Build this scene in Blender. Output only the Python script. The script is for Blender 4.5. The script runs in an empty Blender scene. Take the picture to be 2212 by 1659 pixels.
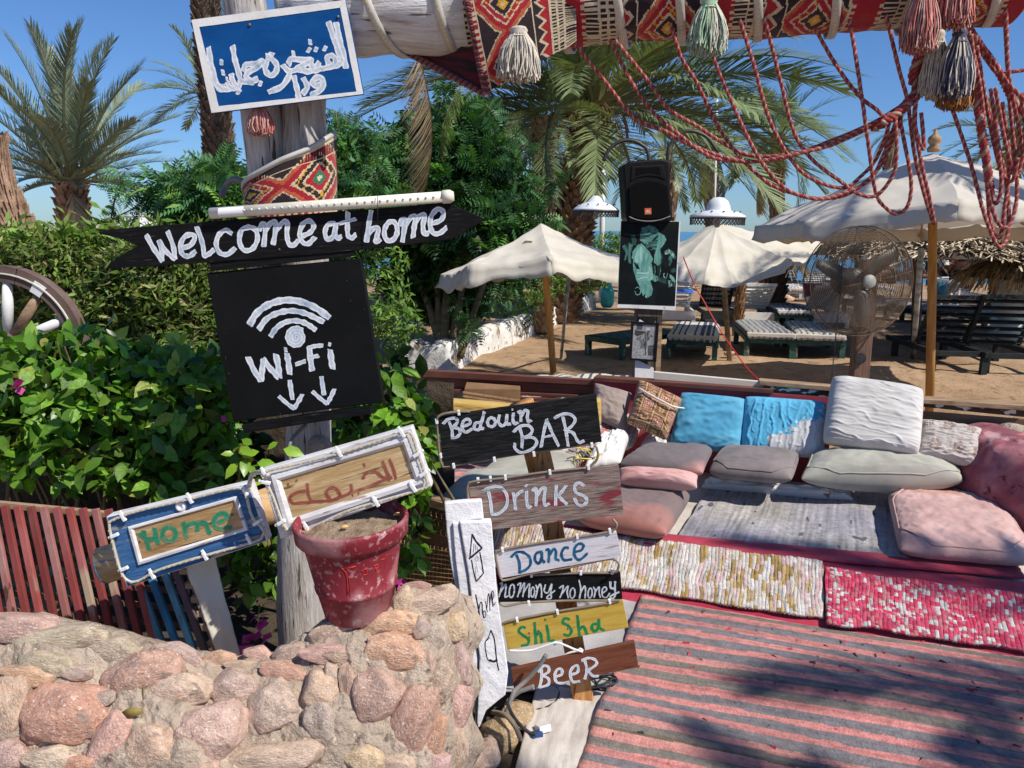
import bpy, bmesh, math, random
import numpy as np
from mathutils import Vector, Matrix, noise
from mathutils.bvhtree import BVHTree
R_ = math.radians
random.seed(7); rng = np.random.default_rng(7)
scene = bpy.context.scene; col = scene.collection
# ---------------------------------------------------------------- camera, sky, sun, exposure
FP = 1640.0; H = 1.70; PITCH = R_(11.5); ROLL = R_(0.6)
F_ = Vector((0, math.cos(PITCH), -math.sin(PITCH))); U0 = Vector((0, math.sin(PITCH), math.cos(PITCH))); R0 = Vector((1, 0, 0))
RT = R0 * math.cos(ROLL) + U0 * math.sin(ROLL); UP = U0 * math.cos(ROLL) - R0 * math.sin(ROLL)
CAM = Vector((0, 0, H))
cd = bpy.data.cameras.new('camera'); cam = bpy.data.objects.new('camera', cd); col.objects.link(cam)
cd.sensor_width = 36; cd.lens = 36 * FP / 2212.0; cd.clip_end = 5000; cd.clip_start = 0.05
cam.matrix_world = Matrix(((RT.x, UP.x, -F_.x, CAM.x), (RT.y, UP.y, -F_.y, CAM.y), (RT.z, UP.z, -F_.z, CAM.z), (0, 0, 0, 1)))
scene.camera = cam
SUN = Vector((0.55, -0.38, 0.78)).normalized()
sl = bpy.data.lights.new('sun', 'SUN'); sl.energy = 5.0; sl.angle = R_(0.55); sl.color = (1.0, 0.945, 0.86)
so = bpy.data.objects.new('sun', sl); col.objects.link(so); so.rotation_euler = SUN.to_track_quat('Z', 'Y').to_euler()
w = bpy.data.worlds.new('World'); scene.world = w; w.use_nodes = True
nt = w.node_tree; bg = nt.nodes['Background']; sky = nt.nodes.new('ShaderNodeTexSky'); sky.sky_type = 'NISHITA'; sky.sun_disc = False
sky.sun_elevation = math.asin(SUN.z); sky.sun_rotation = math.atan2(SUN.x, SUN.y)
sky.air_density = 1.0; sky.dust_density = 0.25; sky.ozone_density = 3.2; sky.altitude = 0
wb = nt.nodes.new('ShaderNodeMix'); wb.data_type = 'RGBA'; wb.blend_type = 'MULTIPLY'; wb.inputs['Factor'].default_value = 1; wb.inputs[7].default_value = (.55, .79, 1.13, 1)
nt.links.new(sky.outputs[0], wb.inputs[6]); nt.links.new(wb.outputs[2], bg.inputs[0]); bg.inputs[1].default_value = 0.098
scene.view_settings.view_transform = 'Standard'; scene.view_settings.look = 'None'
scene.view_settings.exposure = 0.1; scene.view_settings.gamma = 1
scene.view_settings.use_curve_mapping = False
scene.cycles.max_bounces = 6; scene.cycles.transparent_max_bounces = 8
# ---------------------------------------------------------------- points: measured sight lines of the survey
def D(x, y): return F_ + RT * ((x - 1106) / FP) + UP * ((829.5 - y) / FP)
def P(x, y, d):
    v = D(x, y); return CAM + v * (d / v.y)
def G(x, y, z=0.0):
    v = D(x, y); return CAM + v * ((z - H) / v.z)
def HIT(x, y, p, n):
    v = D(x, y); return CAM + v * ((Vector(p) - CAM).dot(n) / v.dot(n))
def Z(k, pts):      # points measured on enlarged crops: offset + scale
    ox, oy, s = k; return [(ox + u * s, oy + v * s) for u, v in pts]
ZA = (0, 0, .3472); ZB = (713.2, 0, .3472); ZC = (1444, 0, .3472); ZD = (0, 521.2, .3472); ZE = (0, 1083, .3472); ZF = (713.2, 1083, .3472)
Z4 = (932.7, 823, .2232); Z5 = (932.7, 1124.7, .2232); Z7 = (548.6, 877.7, .3459); Z6 = (164.6, 1042.4, .461)
# ---------------------------------------------------------------- materials
MT = {}
def mat(name, cols, scale=6, detail=5, stretch=(1, 1, 1), rough=.75, bump=.25, bscale=None, bdist=.004, spec=.3, attr=False, ocol=False,
        spots=(), trans=0, tcol=None, metal=0, amp=None, coord='Object', distort=0, lo=.32, hi=.68, sheen=0, wr=None):
    m = bpy.data.materials.new(name); m.use_nodes = True; t = m.node_tree; N = t.nodes; L = t.links
    b = N['Principled BSDF']; b.inputs['Roughness'].default_value = rough; b.inputs['Specular IOR Level'].default_value = spec
    b.inputs['Metallic'].default_value = metal
    if sheen: b.inputs['Sheen Weight'].default_value = sheen
    tc = N.new('ShaderNodeTexCoord'); mp = N.new('ShaderNodeMapping'); mp.inputs['Scale'].default_value = stretch
    L.new(tc.outputs[coord], mp.inputs['Vector'])
    vec = mp.outputs[0]
    if ocol or attr:      # shift the grain from object to object
        oi = N.new('ShaderNodeObjectInfo'); ad = N.new('ShaderNodeVectorMath'); ad.operation = 'ADD'
        ml = N.new('ShaderNodeMath'); ml.operation = 'MULTIPLY'; ml.inputs[1].default_value = 37.0
        L.new(oi.outputs['Random'], ml.inputs[0]); L.new(vec, ad.inputs[0]); L.new(ml.outputs[0], ad.inputs[1]); vec = ad.outputs[0]
    n = N.new('ShaderNodeTexNoise'); n.inputs['Scale'].default_value = scale; n.inputs['Detail'].default_value = detail
    n.inputs['Distortion'].default_value = distort; n.inputs['Roughness'].default_value = .6
    L.new(vec, n.inputs['Vector'])
    cr = N.new('ShaderNodeValToRGB'); e = cr.color_ramp.elements; k = len(cols)
    e[0].position = lo; e[0].color = (*cols[0], 1); e[1].position = hi; e[1].color = (*cols[-1], 1)
    for i in range(1, k - 1):
        q = e.new(lo + (hi - lo) * i / (k - 1)); q.color = (*cols[i], 1)
    L.new(n.outputs['Fac'], cr.inputs[0]); c = cr.outputs[0]
    if attr or ocol:
        if attr: a = N.new('ShaderNodeAttribute'); a.attribute_name = 'Col'; ac = a.outputs['Color']
        else: ac = oi.outputs['Color']
        mx = N.new('ShaderNodeMix'); mx.data_type = 'RGBA'; mx.blend_type = 'MULTIPLY'; mx.inputs['Factor'].default_value = 1
        L.new(ac, mx.inputs[6]); L.new(c, mx.inputs[7]); c = mx.outputs[2]
    for (sc, ss, th, wd, *st) in spots:
        s2 = N.new('ShaderNodeTexNoise'); s2.inputs['Scale'].default_value = ss; s2.inputs['Detail'].default_value = 4
        if st:
            m2 = N.new('ShaderNodeMapping'); m2.inputs['Scale'].default_value = st[0]; L.new(tc.outputs[coord], m2.inputs['Vector']); L.new(m2.outputs[0], s2.inputs['Vector'])
        else: L.new(vec, s2.inputs['Vector'])
        mr = N.new('ShaderNodeMapRange'); mr.inputs[1].default_value = th; mr.inputs[2].default_value = th + wd; L.new(s2.outputs['Fac'], mr.inputs[0])
        mx = N.new('ShaderNodeMix'); mx.data_type = 'RGBA'; L.new(mr.outputs[0], mx.inputs['Factor']); L.new(c, mx.inputs[6]); mx.inputs[7].default_value = (*sc, 1); c = mx.outputs[2]
    L.new(c, b.inputs['Base Color'])
    nv = N.new('ShaderNodeMapRange'); nv.inputs[3].default_value = max(.05, rough - .12); nv.inputs[4].default_value = min(1, rough + .12); L.new(n.outputs['Fac'], nv.inputs[0]); L.new(nv.outputs[0], b.inputs['Roughness'])
    if bump:
        n2 = N.new('ShaderNodeTexNoise'); n2.inputs['Scale'].default_value = bscale or scale * 4; n2.inputs['Detail'].default_value = 6; n2.inputs['Roughness'].default_value = .65; L.new(vec, n2.inputs['Vector'])
        bp = N.new('ShaderNodeBump'); bp.inputs['Strength'].default_value = bump; bp.inputs['Distance'].default_value = bdist; L.new(n2.outputs['Fac'], bp.inputs['Height']); L.new(bp.outputs[0], b.inputs['Normal'])
    if wr:      # creases pressed into the cloth
        m3 = N.new('ShaderNodeMapping'); m3.inputs['Scale'].default_value = wr[0]; m3.inputs['Rotation'].default_value = (0, .25, .35); L.new(tc.outputs['Object'], m3.inputs['Vector'])
        n3 = N.new('ShaderNodeTexNoise'); n3.noise_type = 'RIDGED_MULTIFRACTAL'; n3.inputs['Scale'].default_value = 1; n3.inputs['Detail'].default_value = 3; n3.inputs['Distortion'].default_value = .6; n3.normalize = True; L.new(m3.outputs[0], n3.inputs['Vector'])
        b3 = N.new('ShaderNodeBump'); b3.inputs['Strength'].default_value = wr[1]; b3.inputs['Distance'].default_value = wr[2]; L.new(n3.outputs['Fac'], b3.inputs['Height']); L.new(bp.outputs[0], b3.inputs['Normal']); L.new(b3.outputs[0], b.inputs['Normal'])
    if trans:
        tl = N.new('ShaderNodeBsdfTranslucent'); ms = N.new('ShaderNodeMixShader'); ms.inputs[0].default_value = trans
        if tcol:
            mx = N.new('ShaderNodeMix'); mx.data_type = 'RGBA'; mx.blend_type = 'MULTIPLY'; mx.inputs['Factor'].default_value = 1; L.new(c, mx.inputs[6]); mx.inputs[7].default_value = (*tcol, 1); L.new(mx.outputs[2], tl.inputs[0])
        else: L.new(c, tl.inputs[0])
        L.new(b.outputs[0], ms.inputs[1]); L.new(tl.outputs[0], ms.inputs[2]); L.new(ms.outputs[0], N['Material Output'].inputs[0])
    MT[name] = m; return m
G1 = [(.78,) * 3, (1.0,) * 3, (1.12,) * 3]      # neutral variation multiplied onto a colour attribute
def wood(name, cols, **k):
    kw = dict(scale=9, stretch=(1.2, 14, 14), bump=.55, bscale=22, bdist=.003, rough=.8); kw.update(k); return mat(name, cols, **kw)
def fab(name, cols, **k):
    kw = dict(scale=5, bump=.35, bscale=260, bdist=.0015, rough=.92, spec=.12, sheen=.15); kw.update(k); return mat(name, cols, **kw)
# ---------------------------------------------------------------- objects
W = {}
def props(o, label=None, cat=None, group=None, kind=None):
    if label: o['label'] = label
    if cat: o['category'] = cat
    if group: o['group'] = group
    if kind: o['kind'] = kind
def thing(name, label, cat, loc=(0, 0, 0), group=None, M4=None):
    o = bpy.data.objects.new(name, None); o.empty_display_size = .1; col.objects.link(o)
    m = M4 if M4 is not None else Matrix.Translation(Vector(loc)); o.matrix_world = m; W[o] = m.copy(); props(o, label, cat, group); return o
def finish(name, V, F, m, parent=None, smooth=True, cols=None, label=None, cat=None, group=None, kind=None, frame=None, midx=None, bevel=0, solid=0, color=None, sub=0):
    V = np.asarray(V, dtype=np.float64)
    if parent is not None: M4 = W[parent]
    elif frame is not None: M4 = frame
    else:
        c = V.mean(axis=0); M4 = Matrix.Translation(Vector((c[0], c[1], V[:, 2].min())))
    inv = np.array(M4.inverted()); V = V @ inv[:3, :3].T + inv[:3, 3]
    me = bpy.data.meshes.new(name)
    if isinstance(F, np.ndarray):
        k = F.shape[1]; nf = len(F); me.vertices.add(len(V)); me.vertices.foreach_set('co', V.ravel()); me.loops.add(nf * k); me.loops.foreach_set('vertex_index', F.ravel().astype(np.int32))
        me.polygons.add(nf); me.polygons.foreach_set('loop_start', np.arange(0, nf * k, k, dtype=np.int32)); me.polygons.foreach_set('loop_total', np.full(nf, k, dtype=np.int32)); me.update(calc_edges=True)
    else: me.from_pydata([tuple(v) for v in V], [], F)
    ms = m if isinstance(m, (list, tuple)) else [m]
    for q in ms: me.materials.append(MT[q] if isinstance(q, str) else q)
    if midx is not None: me.polygons.foreach_set('material_index', np.asarray(midx, dtype=np.int32))
    me.polygons.foreach_set('use_smooth', np.full(len(me.polygons), bool(smooth)))
    if cols is not None:
        a = me.attributes.new('Col', 'FLOAT_COLOR', 'FACE'); c4 = np.ones((len(me.polygons), 4)); c4[:, :3] = np.asarray(cols); a.data.foreach_set('color', c4.ravel())
    me.update(); o = bpy.data.objects.new(name, me); col.objects.link(o)
    if parent is not None: o.parent = parent; W[o] = W[parent]
    else: o.matrix_world = M4; W[o] = M4.copy()
    if bevel:
        b = o.modifiers.new('bevel', 'BEVEL'); b.width = bevel; b.segments = 2; b.limit_method = 'ANGLE'; b.angle_limit = R_(40)
    if solid:
        s = o.modifiers.new('solid', 'SOLIDIFY'); s.thickness = solid; s.offset = -1
    if sub:
        s = o.modifiers.new('sub', 'SUBSURF'); s.levels = sub; s.render_levels = sub
    if color: o.color = (*color, 1)
    props(o, label, cat, group, kind); return o
class MB:
    def __init__(s): s.v = []; s.f = []; s.mi = []; s.c = []
    def add(s, V, F, mi=0, c=None):
        n = len(s.v); s.v += [tuple(x) for x in V]; s.f += [tuple(i + n for i in f) for f in F]; s.mi += [mi] * len(F)
        if c is not None: s.c += [c] * len(F)
    def box(s, a, b, M4=None, mi=0, c=None):       # two corners, optional frame
        x0, y0, z0 = a; x1, y1, z1 = b
        V = [Vector(p) for p in ((x0, y0, z0), (x1, y0, z0), (x1, y1, z0), (x0, y1, z0), (x0, y0, z1), (x1, y0, z1), (x1, y1, z1), (x0, y1, z1))]
        if M4 is not None: V = [M4 @ p for p in V]
        s.add(V, [(0, 3, 2, 1), (4, 5, 6, 7), (0, 1, 5, 4), (1, 2, 6, 5), (2, 3, 7, 6), (3, 0, 4, 7)], mi, c)
    def bar(s, p, q, w, h, up=(0, 0, 1), mi=0, c=None):
        p = Vector(p); q = Vector(q); x = q - p; l = x.length; x.normalize(); y = Vector(up).cross(x)
        if y.length < 1e-4: y = Vector((0, 1, 0)).cross(x)
        y.normalize(); z = x.cross(y)
        M4 = Matrix(((x.x, y.x, z.x, p.x), (x.y, y.y, z.y, p.y), (x.z, y.z, z.z, p.z), (0, 0, 0, 1)))
        s.box((0, -w / 2, -h / 2), (l, w / 2, h / 2), M4, mi, c)
    def tube(s, pts, r, n=10, mi=0, cap=True, c=None, wob=0):
        pts = [Vector(p) for p in pts]; k = len(pts); rr = r if hasattr(r, '__len__') else [r] * k
        V = []; t0 = (pts[1] - pts[0]).normalized(); a = t0.orthogonal().normalized()
        for i, p in enumerate(pts):
            t = (pts[min(i + 1, k - 1)] - pts[max(i - 1, 0)]).normalized(); a = (a - t * a.dot(t)).normalized(); b = t.cross(a)
            for j in range(n):
                th = 2 * math.pi * j / n; q = (a * math.cos(th) + b * math.sin(th)) * rr[i]
                if wob: q *= 1 + wob * noise.noise(Vector((p + q) * 6))
                V.append(p + q)
        F = [(i * n + j, i * n + (j + 1) % n, (i + 1) * n + (j + 1) % n, (i + 1) * n + j) for i in range(k - 1) for j in range(n)]
        if cap: F += [tuple(range(n))[::-1], tuple((k - 1) * n + j for j in range(n))]
        s.add(V, F, mi, c)
    def lathe(s, prof, c, n=32, mi=0, M4=None):     # prof: (r, z)
        V = []; c = Vector(c)
        for r, z in prof:
            for j in range(n):
                th = 2 * math.pi * j / n; p = Vector((r * math.cos(th), r * math.sin(th), z)); V.append(c + (M4 @ p if M4 is not None else p))
        F = [(i * n + j, i * n + (j + 1) % n, (i + 1) * n + (j + 1) % n, (i + 1) * n + j) for i in range(len(prof) - 1) for j in range(n)]
        s.add(V, F, mi)
    def prism(s, poly, z0, z1, M4, mi=0):
        n = len(poly); V = [M4 @ Vector((x, y, z0)) for x, y in poly] + [M4 @ Vector((x, y, z1)) for x, y in poly]
        s.add(V, [tuple(range(n))[::-1], tuple(range(n, 2 * n))] + [(i, (i + 1) % n, n + (i + 1) % n, n + i) for i in range(n)], mi)
    def build(s, name, m, parent=None, **k):
        if s.c and len(s.c) == len(s.f): k['cols'] = s.c
        if any(s.mi): k['midx'] = s.mi
        return finish(name, s.v, s.f, m, parent, **k)
def cr(pts, n=6, closed=False):
    pts = [Vector(p) for p in pts]; out = []; k = len(pts)
    if k < 3 and not closed: return [pts[0].lerp(pts[1], i / n) for i in range(n + 1)]
    rg = range(k if closed else k - 1)
    for i in rg:
        p0 = pts[i - 1] if (closed or i) else pts[0] * 2 - pts[1]; p1 = pts[i]; p2 = pts[(i + 1) % k]; p3 = pts[(i + 2) % k] if (closed or i + 2 < k) else p2 * 2 - p1
        for j in range(n):
            t = j / n; out.append(.5 * ((2 * p1) + (p2 - p0) * t + (2 * p0 - 5 * p1 + 4 * p2 - p3) * t * t + (3 * p1 - p0 - 3 * p2 + p3) * t ** 3))
    if not closed: out.append(pts[-1])
    return out
def grid(fn, nu, nv, cf=None):
    us = np.linspace(0, 1, nu + 1); vs = np.linspace(0, 1, nv + 1)
    V = [fn(u, v) for v in vs for u in us]
    F = np.array([(j * (nu + 1) + i, j * (nu + 1) + i + 1, (j + 1) * (nu + 1) + i + 1, (j + 1) * (nu + 1) + i) for j in range(nv) for i in range(nu)])
    C = [cf((i + .5) / nu, (j + .5) / nv) for j in range(nv) for i in range(nu)] if cf else None
    return V, F, C
def nz(x, y, z=0.0, s=1.0): return noise.noise(Vector((x * s, y * s, z * s)))
def lerp(a, b, t): return a + (b - a) * t
def bil(c4, u, v):      # TL TR BR BL, u right, v down
    return c4[0].lerp(c4[1], u).lerp(c4[3].lerp(c4[2], u), v)
def mixc(a, b, t): return tuple(a[i] * (1 - t) + b[i] * t for i in range(3))
def copy_tree(o, parent=None):
    c = o.copy(); col.objects.link(c)
    if parent is not None: c.parent = parent
    for ch in list(o.children): copy_tree(ch, c)
    return c
# ---------------------------------------------------------------- signs: a frame on the sign, lettering laid on its face
class Sign:
    def __init__(s, name, label, cat, corners, depth, n=(0, -1, 0), tilt=0, group=None):
        n = Vector(n).normalized(); p0 = P(sum(c[0] for c in corners) / len(corners), sum(c[1] for c in corners) / len(corners), depth)
        s.n = n; s.p0 = p0; a = HIT(*corners[0], p0, n); b = HIT(*corners[1], p0, n)
        x = (b - a).normalized(); y = n.cross(x)
        s.M = Matrix(((x.x, y.x, n.x, p0.x), (x.y, y.y, n.y, p0.y), (x.z, y.z, n.z, p0.z), (0, 0, 0, 1))); s.inv = s.M.inverted()
        s.o = thing(name, label, cat, M4=s.M, group=group); s.k = 0; s.c = [s.l(c) for c in corners]; s.px = depth / FP
    def l(s, c):
        q = s.inv @ HIT(c[0], c[1], s.p0, s.n); return (q.x, q.y)
    def board(s, name, m, poly=None, z=0, t=.02, bevel=.0015, **k):
        b = MB(); pl = s.c if poly is None else [s.l(c) for c in poly]
        ar = sum(pl[i][0] * pl[(i + 1) % len(pl)][1] - pl[(i + 1) % len(pl)][0] * pl[i][1] for i in range(len(pl)))
        if ar < 0: pl = pl[::-1]
        # slightly irregular edges
        q = []
        for i in range(len(pl)):
            a = Vector(pl[i]); c = Vector(pl[(i + 1) % len(pl)]); L = (c - a).length; nn = max(1, int(L / .06)); pr = Vector((-(c - a).y, (c - a).x)).normalized()
            for j in range(nn):
                p = a.lerp(c, j / nn); w_ = .0012 * nz(p.x * 30, p.y * 30, 3) if j else 0; q.append(tuple(p + pr * w_))
        b.prism(q, z - t, z, s.M); return b.build(name, m, s.o, smooth=False, bevel=bevel, **k)
    def letters(s, zk, groups, w, m, z=0, name='letter', w_s=1.04, parent=None):
        for g in groups:
            b = MB()
            for st in g:
                ww = w
                if isinstance(st, tuple): st, ww = st
                pts = [Vector((*s.l(p), 0)) for p in Z(zk, st)]
                hw = ww * zk[2] * s.px / 2 * w_s * .84
                if len(pts) == 1:
                    c = pts[0]; pts = [c + Vector((-hw * .25, hw * .1, 0)), c + Vector((hw * .25, -hw * .1, 0))]
                pp = cr(pts, 7); s.k += 1; ribbon(b, pp, hw, z + .0004 + (s.k % 5) * .00012, s.M)
            b.build(name, m, parent or s.o, smooth=False)
def ribbon(b, pp, hw, z, M4, seed=None):
    """a brush stroke: thick at its rims, thin and streaky in the middle"""
    t0 = (pp[1] - pp[0]).normalized(); t1 = (pp[-1] - pp[-2]).normalized(); sl = random.uniform(-.35, .35)
    L = [(pp[0] - t0 * hw * .42, .80), (pp[0] - t0 * hw * .30, .95)]
    for i, p in enumerate(pp): L.append((p, 1 + .10 * math.sin(i * .9 + p.x * 40) + .16 * nz(p.x * 90, p.y * 90, 1)))
    L += [(pp[-1] + t1 * hw * .30, .92), (pp[-1] + t1 * hw * .45, .72)]
    V = []; F = []; C = []; n = len(L)
    for i, (p, ws) in enumerate(L):
        t = (L[min(i + 1, n - 1)][0] - L[max(i - 1, 0)][0]); t = t.normalized() if t.length > 1e-9 else Vector((1, 0, 0)); q = Vector((-t.y, t.x, 0)) * hw * ws; sk = t * hw * sl * (1 if i < 3 or i > n - 4 else 0)
        zz = z + .0004 * i / n
        for k in (1, .5, 0, -.5, -1): r = (1 + .07 * nz(p.x * 300, p.y * 300, k * 3)) if abs(k) == 1 else 1; V.append(M4 @ (Vector((p.x, p.y, zz)) + q * k * r + sk * k))
    for i in range(n - 1):
        for k in range(4):
            F.append((5 * i + k, 5 * i + k + 1, 5 * i + k + 6, 5 * i + k + 5)); g = 1 + .06 * nz(i * .8, k * 3) if k in (0, 3) else .80 + .20 * nz(i * .45 + z * 900, k * 5.0)
            C.append((g, g, g) if k in (0, 3) else (g * .90, g * .96, g * 1.02))
    k0 = len(b.v); b.v += [tuple(x) for x in V]; b.f += [tuple(a + k0 for a in f) for f in F]; b.mi += [0] * len(F); b.c += C
def loop(cx, cy, rx, ry, rot=0, n=9): return [(cx + rx * math.cos(a) * math.cos(rot) - ry * math.sin(a) * math.sin(rot), cy + rx * math.cos(a) * math.sin(rot) + ry * math.sin(a) * math.cos(rot)) for a in [-.9 + 2 * math.pi * i / (n - 1) * 1.02 for i in range(n)]]
# ---------------------------------------------------------------- soft things
def pillow(name, c4, T, m, label, cat='cushion', group=None, parent=None, res=30, a=5.0, b=.5, k=.03, fold=.012, fs=(3, 9), fdir=0, cf=None, seed=0, n=None, sag=0, piping=None, bulge=0, face=True):
    c4 = [Vector(c) for c in c4]; nn = (c4[1] - c4[0]).cross(c4[3] - c4[0])
    if n is None:
        nn.normalize()
        if nn.dot(CAM - c4[0]) < 0: nn = -nn
    else: nn = Vector(n).normalized()
    Wd = (c4[1] - c4[0]).length; Hd = (c4[3] - c4[0]).length
    V = []; idx = {}; N = res
    def pos(u, v, s):
        uu = u * (1 - k * (1 - v * v)) * (1 - .035 * v ** 8 * abs(u)); vv = v * (1 - k * (1 - u * u)) * (1 - .035 * u ** 8 * abs(v))
        p = bil(c4, (uu + 1) / 2, (vv + 1) / 2)
        e = max(0, (1 - abs(u) ** a)) * max(0, (1 - abs(v) ** a)); t = T / 2 * e ** b
        fx, fy = (u * Wd, v * Hd); cf_, sf = math.cos(fdir), math.sin(fdir); gx = fx * cf_ + fy * sf; gy = -fx * sf + fy * cf_
        w1 = noise.noise(Vector((gx * fs[0] * 2, gy * fs[1] * 2, seed + s * 5 + .35 * nz(gx * 4, gy * 4, seed)))); w2 = noise.noise(Vector((gx * fs[0] * 5, gy * fs[1] * 5, seed + 9)))
        rd = max(0, 1 - abs(noise.noise(Vector((gx * fs[0] * 1.6 + 3, gy * fs[1] * 2.6 + .8 * nz(gx * 5, gy * 5, seed + 2), seed + 4)))) * 3.2) ** 2; rd2 = max(0, 1 - abs(noise.noise(Vector((gx * fs[0] * 3.5, gy * fs[1] * 6, seed + 14)))) * 3.5) ** 2
        dsp = fold * (.8 * w1 + .2 * w2 + 1.0 * rd + .6 * rd2) * min(1, e * 2.5) + bulge * (1 - u * u) * (1 - v * v)
        ed = .35 * fold * noise.noise(Vector((fx * 14, fy * 14, seed))) * (1 - e)
        return p + nn * (s * (t + (dsp if s > 0 else 0)) + ed - sag * (1 - u * u) * (1 - v * v))
    F = []; C = []
    for s in (1, -1):
        for j in range(N + 1):
            for i in range(N + 1):
                u = math.sin(math.pi / 2 * (2 * i / N - 1)) * .55 + (2 * i / N - 1) * .45; v = math.sin(math.pi / 2 * (2 * j / N - 1)) * .55 + (2 * j / N - 1) * .45
                if s < 0 and (i in (0, N) or j in (0, N)): idx[(s, i, j)] = idx[(1, i, j)]; continue
                idx[(s, i, j)] = len(V); V.append(pos(u, v, s))
        for j in range(N):
            for i in range(N):
                q = (idx[(s, i, j)], idx[(s, i, j + 1)], idx[(s, i + 1, j + 1)], idx[(s, i + 1, j)]); F.append(q if s > 0 else q[::-1])
                if cf: C.append(cf((i + .5) / N, (j + .5) / N))
    o = finish(name, V, F, m, parent, cols=C if cf else None, label=label, cat=None if parent else cat, group=group, sub=1 if N < 60 else 0)
    if piping:
        for s_ in ((.5,) if piping == 'one' else (.75,)):
            b_ = MB(); pts = []
            for q in range(64):
                th = 2 * math.pi * q / 64; u = max(-1, min(1, 1.15 * math.cos(th))) * .955; v = max(-1, min(1, 1.15 * math.sin(th))) * .955
                pts.append(pos(u, v, 1) + nn * .001)
            pts.append(pts[0]); b_.tube(pts, .004, 6, cap=False); b_.build('piping', m if isinstance(m, str) and 'Col' not in m else 'piping', o)
    return o
def cloth_sheet(name, fn, nu, nv, m, label=None, cat=None, parent=None, cf=None, solid=.008, group=None, kind=None):
    V, F, C = grid(fn, nu, nv, cf); return finish(name, V, F, m, parent, cols=C, label=label, cat=cat, solid=solid, group=group, kind=kind)
def stone_mesh(seed, sub=3, amp=.26):
    bm = bmesh.new(); bmesh.ops.create_icosphere(bm, subdivisions=sub, radius=1)
    for v in bm.verts:
        p = v.co.copy(); q = Vector([math.copysign(abs(c) ** .72, c) for c in p]); q = q.normalized() * (.5 * 1 + .5 * q.length) if q.length else q
        d = 1 + amp * noise.noise(p * 1.1 + Vector((seed * 3.1, 0, 0))) + amp * .4 * noise.noise(p * 2.7 + Vector((seed * 1.7, 4, 0))) + .05 * noise.noise(p * 6 + Vector((seed, 0, 2))) + .012 * noise.noise(p * 14 + Vector((seed, 5, 2))) - .05 * max(0, 1 - abs(noise.noise(p * 2.2 + Vector((seed, 9, 1)))) * 12)
        # a few broken facets
        v.co = q * d
        for fn in range(5):
            fd = Vector((math.sin(seed * 7.1 + fn * 2), math.cos(seed * 3.3 + fn * 1.7), .5 * math.sin(seed + fn * 5))).normalized(); h = v.co.dot(fd); lim = .78 + .04 * (fn % 3)
            if h > lim: v.co -= fd * (h - lim) * .82
    me = bpy.data.meshes.new('stone'); bm.to_mesh(me); bm.free()
    me.polygons.foreach_set('use_smooth', np.full(len(me.polygons), True)); return me
def cloud(T, faces, n, pos, size, m, name, parent=None, cols=None, up=None, upw=.6, kind='stuff', **k):
    """n copies of a leaf template at pos (n,3); up: preferred leaf normal"""
    T = np.array(T, float); faces = np.array(faces)
    nr = rng.normal(size=(n, 3)); nr /= np.linalg.norm(nr, axis=1)[:, None]
    if up is not None: nr = nr * (1 - upw) + np.asarray(up) * upw; nr /= np.linalg.norm(nr, axis=1)[:, None]
    a = rng.normal(size=(n, 3)); a -= nr * (a * nr).sum(1)[:, None]; a /= np.linalg.norm(a, axis=1)[:, None]
    b = np.cross(nr, a); s = size * rng.uniform(.65, 1.25, n)
    M3 = np.stack([a, b, nr], axis=2) * s[:, None, None]
    V = np.einsum('nij,kj->nki', M3, T) + pos[:, None, :]; F = faces[None] + (np.arange(n) * len(T))[:, None, None]
    C = None
    if cols is not None: C = np.repeat(cols, len(faces), axis=0)
    return finish(name, V.reshape(-1, 3), F.reshape(-1, faces.shape[1]), m, parent, cols=C, kind=kind, smooth=True, **k)
LEAF_T = [(0, 0, 0), (.28, .26, .05), (.28, -.26, .05), (.3, 0, 0), (.62, .24, .03), (.62, -.24, .03), (.65, 0, -.03), (1, 0, -.1)]
LEAF_F = [(0, 2, 3, 1), (3, 2, 5, 6), (1, 3, 6, 4), (6, 5, 7, 7), (4, 6, 7, 7)]
LEAF_FT = [(0, 3, 1), (0, 2, 3), (3, 2, 5), (3, 5, 6), (1, 3, 6), (1, 6, 4), (6, 5, 7), (4, 6, 7)]
SLIM_T = [(0, 0, 0), (.45, .14, .03), (.45, -.14, .03), (1, 0, -.06)]
SLIM_F = [(0, 2, 1), (1, 2, 3)]
FEA_T = []; FEA_F = []
for i_ in range(7):
    x_ = .14 + .13 * i_; l_ = .40 * math.sin(math.pi * (.28 + .085 * i_))
    for s_ in (1, -1):
        a0 = len(FEA_T); zz = -.30 * (x_ * x_)
        FEA_T += [(x_, 0, zz), (x_ + .075, s_ * l_ * .45, zz - .02), (x_ + .10, s_ * l_, zz - .11), (x_ - .035, s_ * l_ * .55, zz - .03)]; FEA_F.append((a0, a0 + 1, a0 + 2, a0 + 3))
def rcols(n, base, var=.3, alt=None, altp=.1):
    c = np.array(base) * (1 + rng.uniform(-var, var, (n, 1))); c = c * (1 + rng.uniform(-.12, .12, (n, 3)))
    if alt is not None:
        q = rng.random(n) < altp; c[q] = np.array(alt) * (1 + rng.uniform(-.3, .3, (q.sum(), 1)))
    return np.clip(c, .002, 1)
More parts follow.
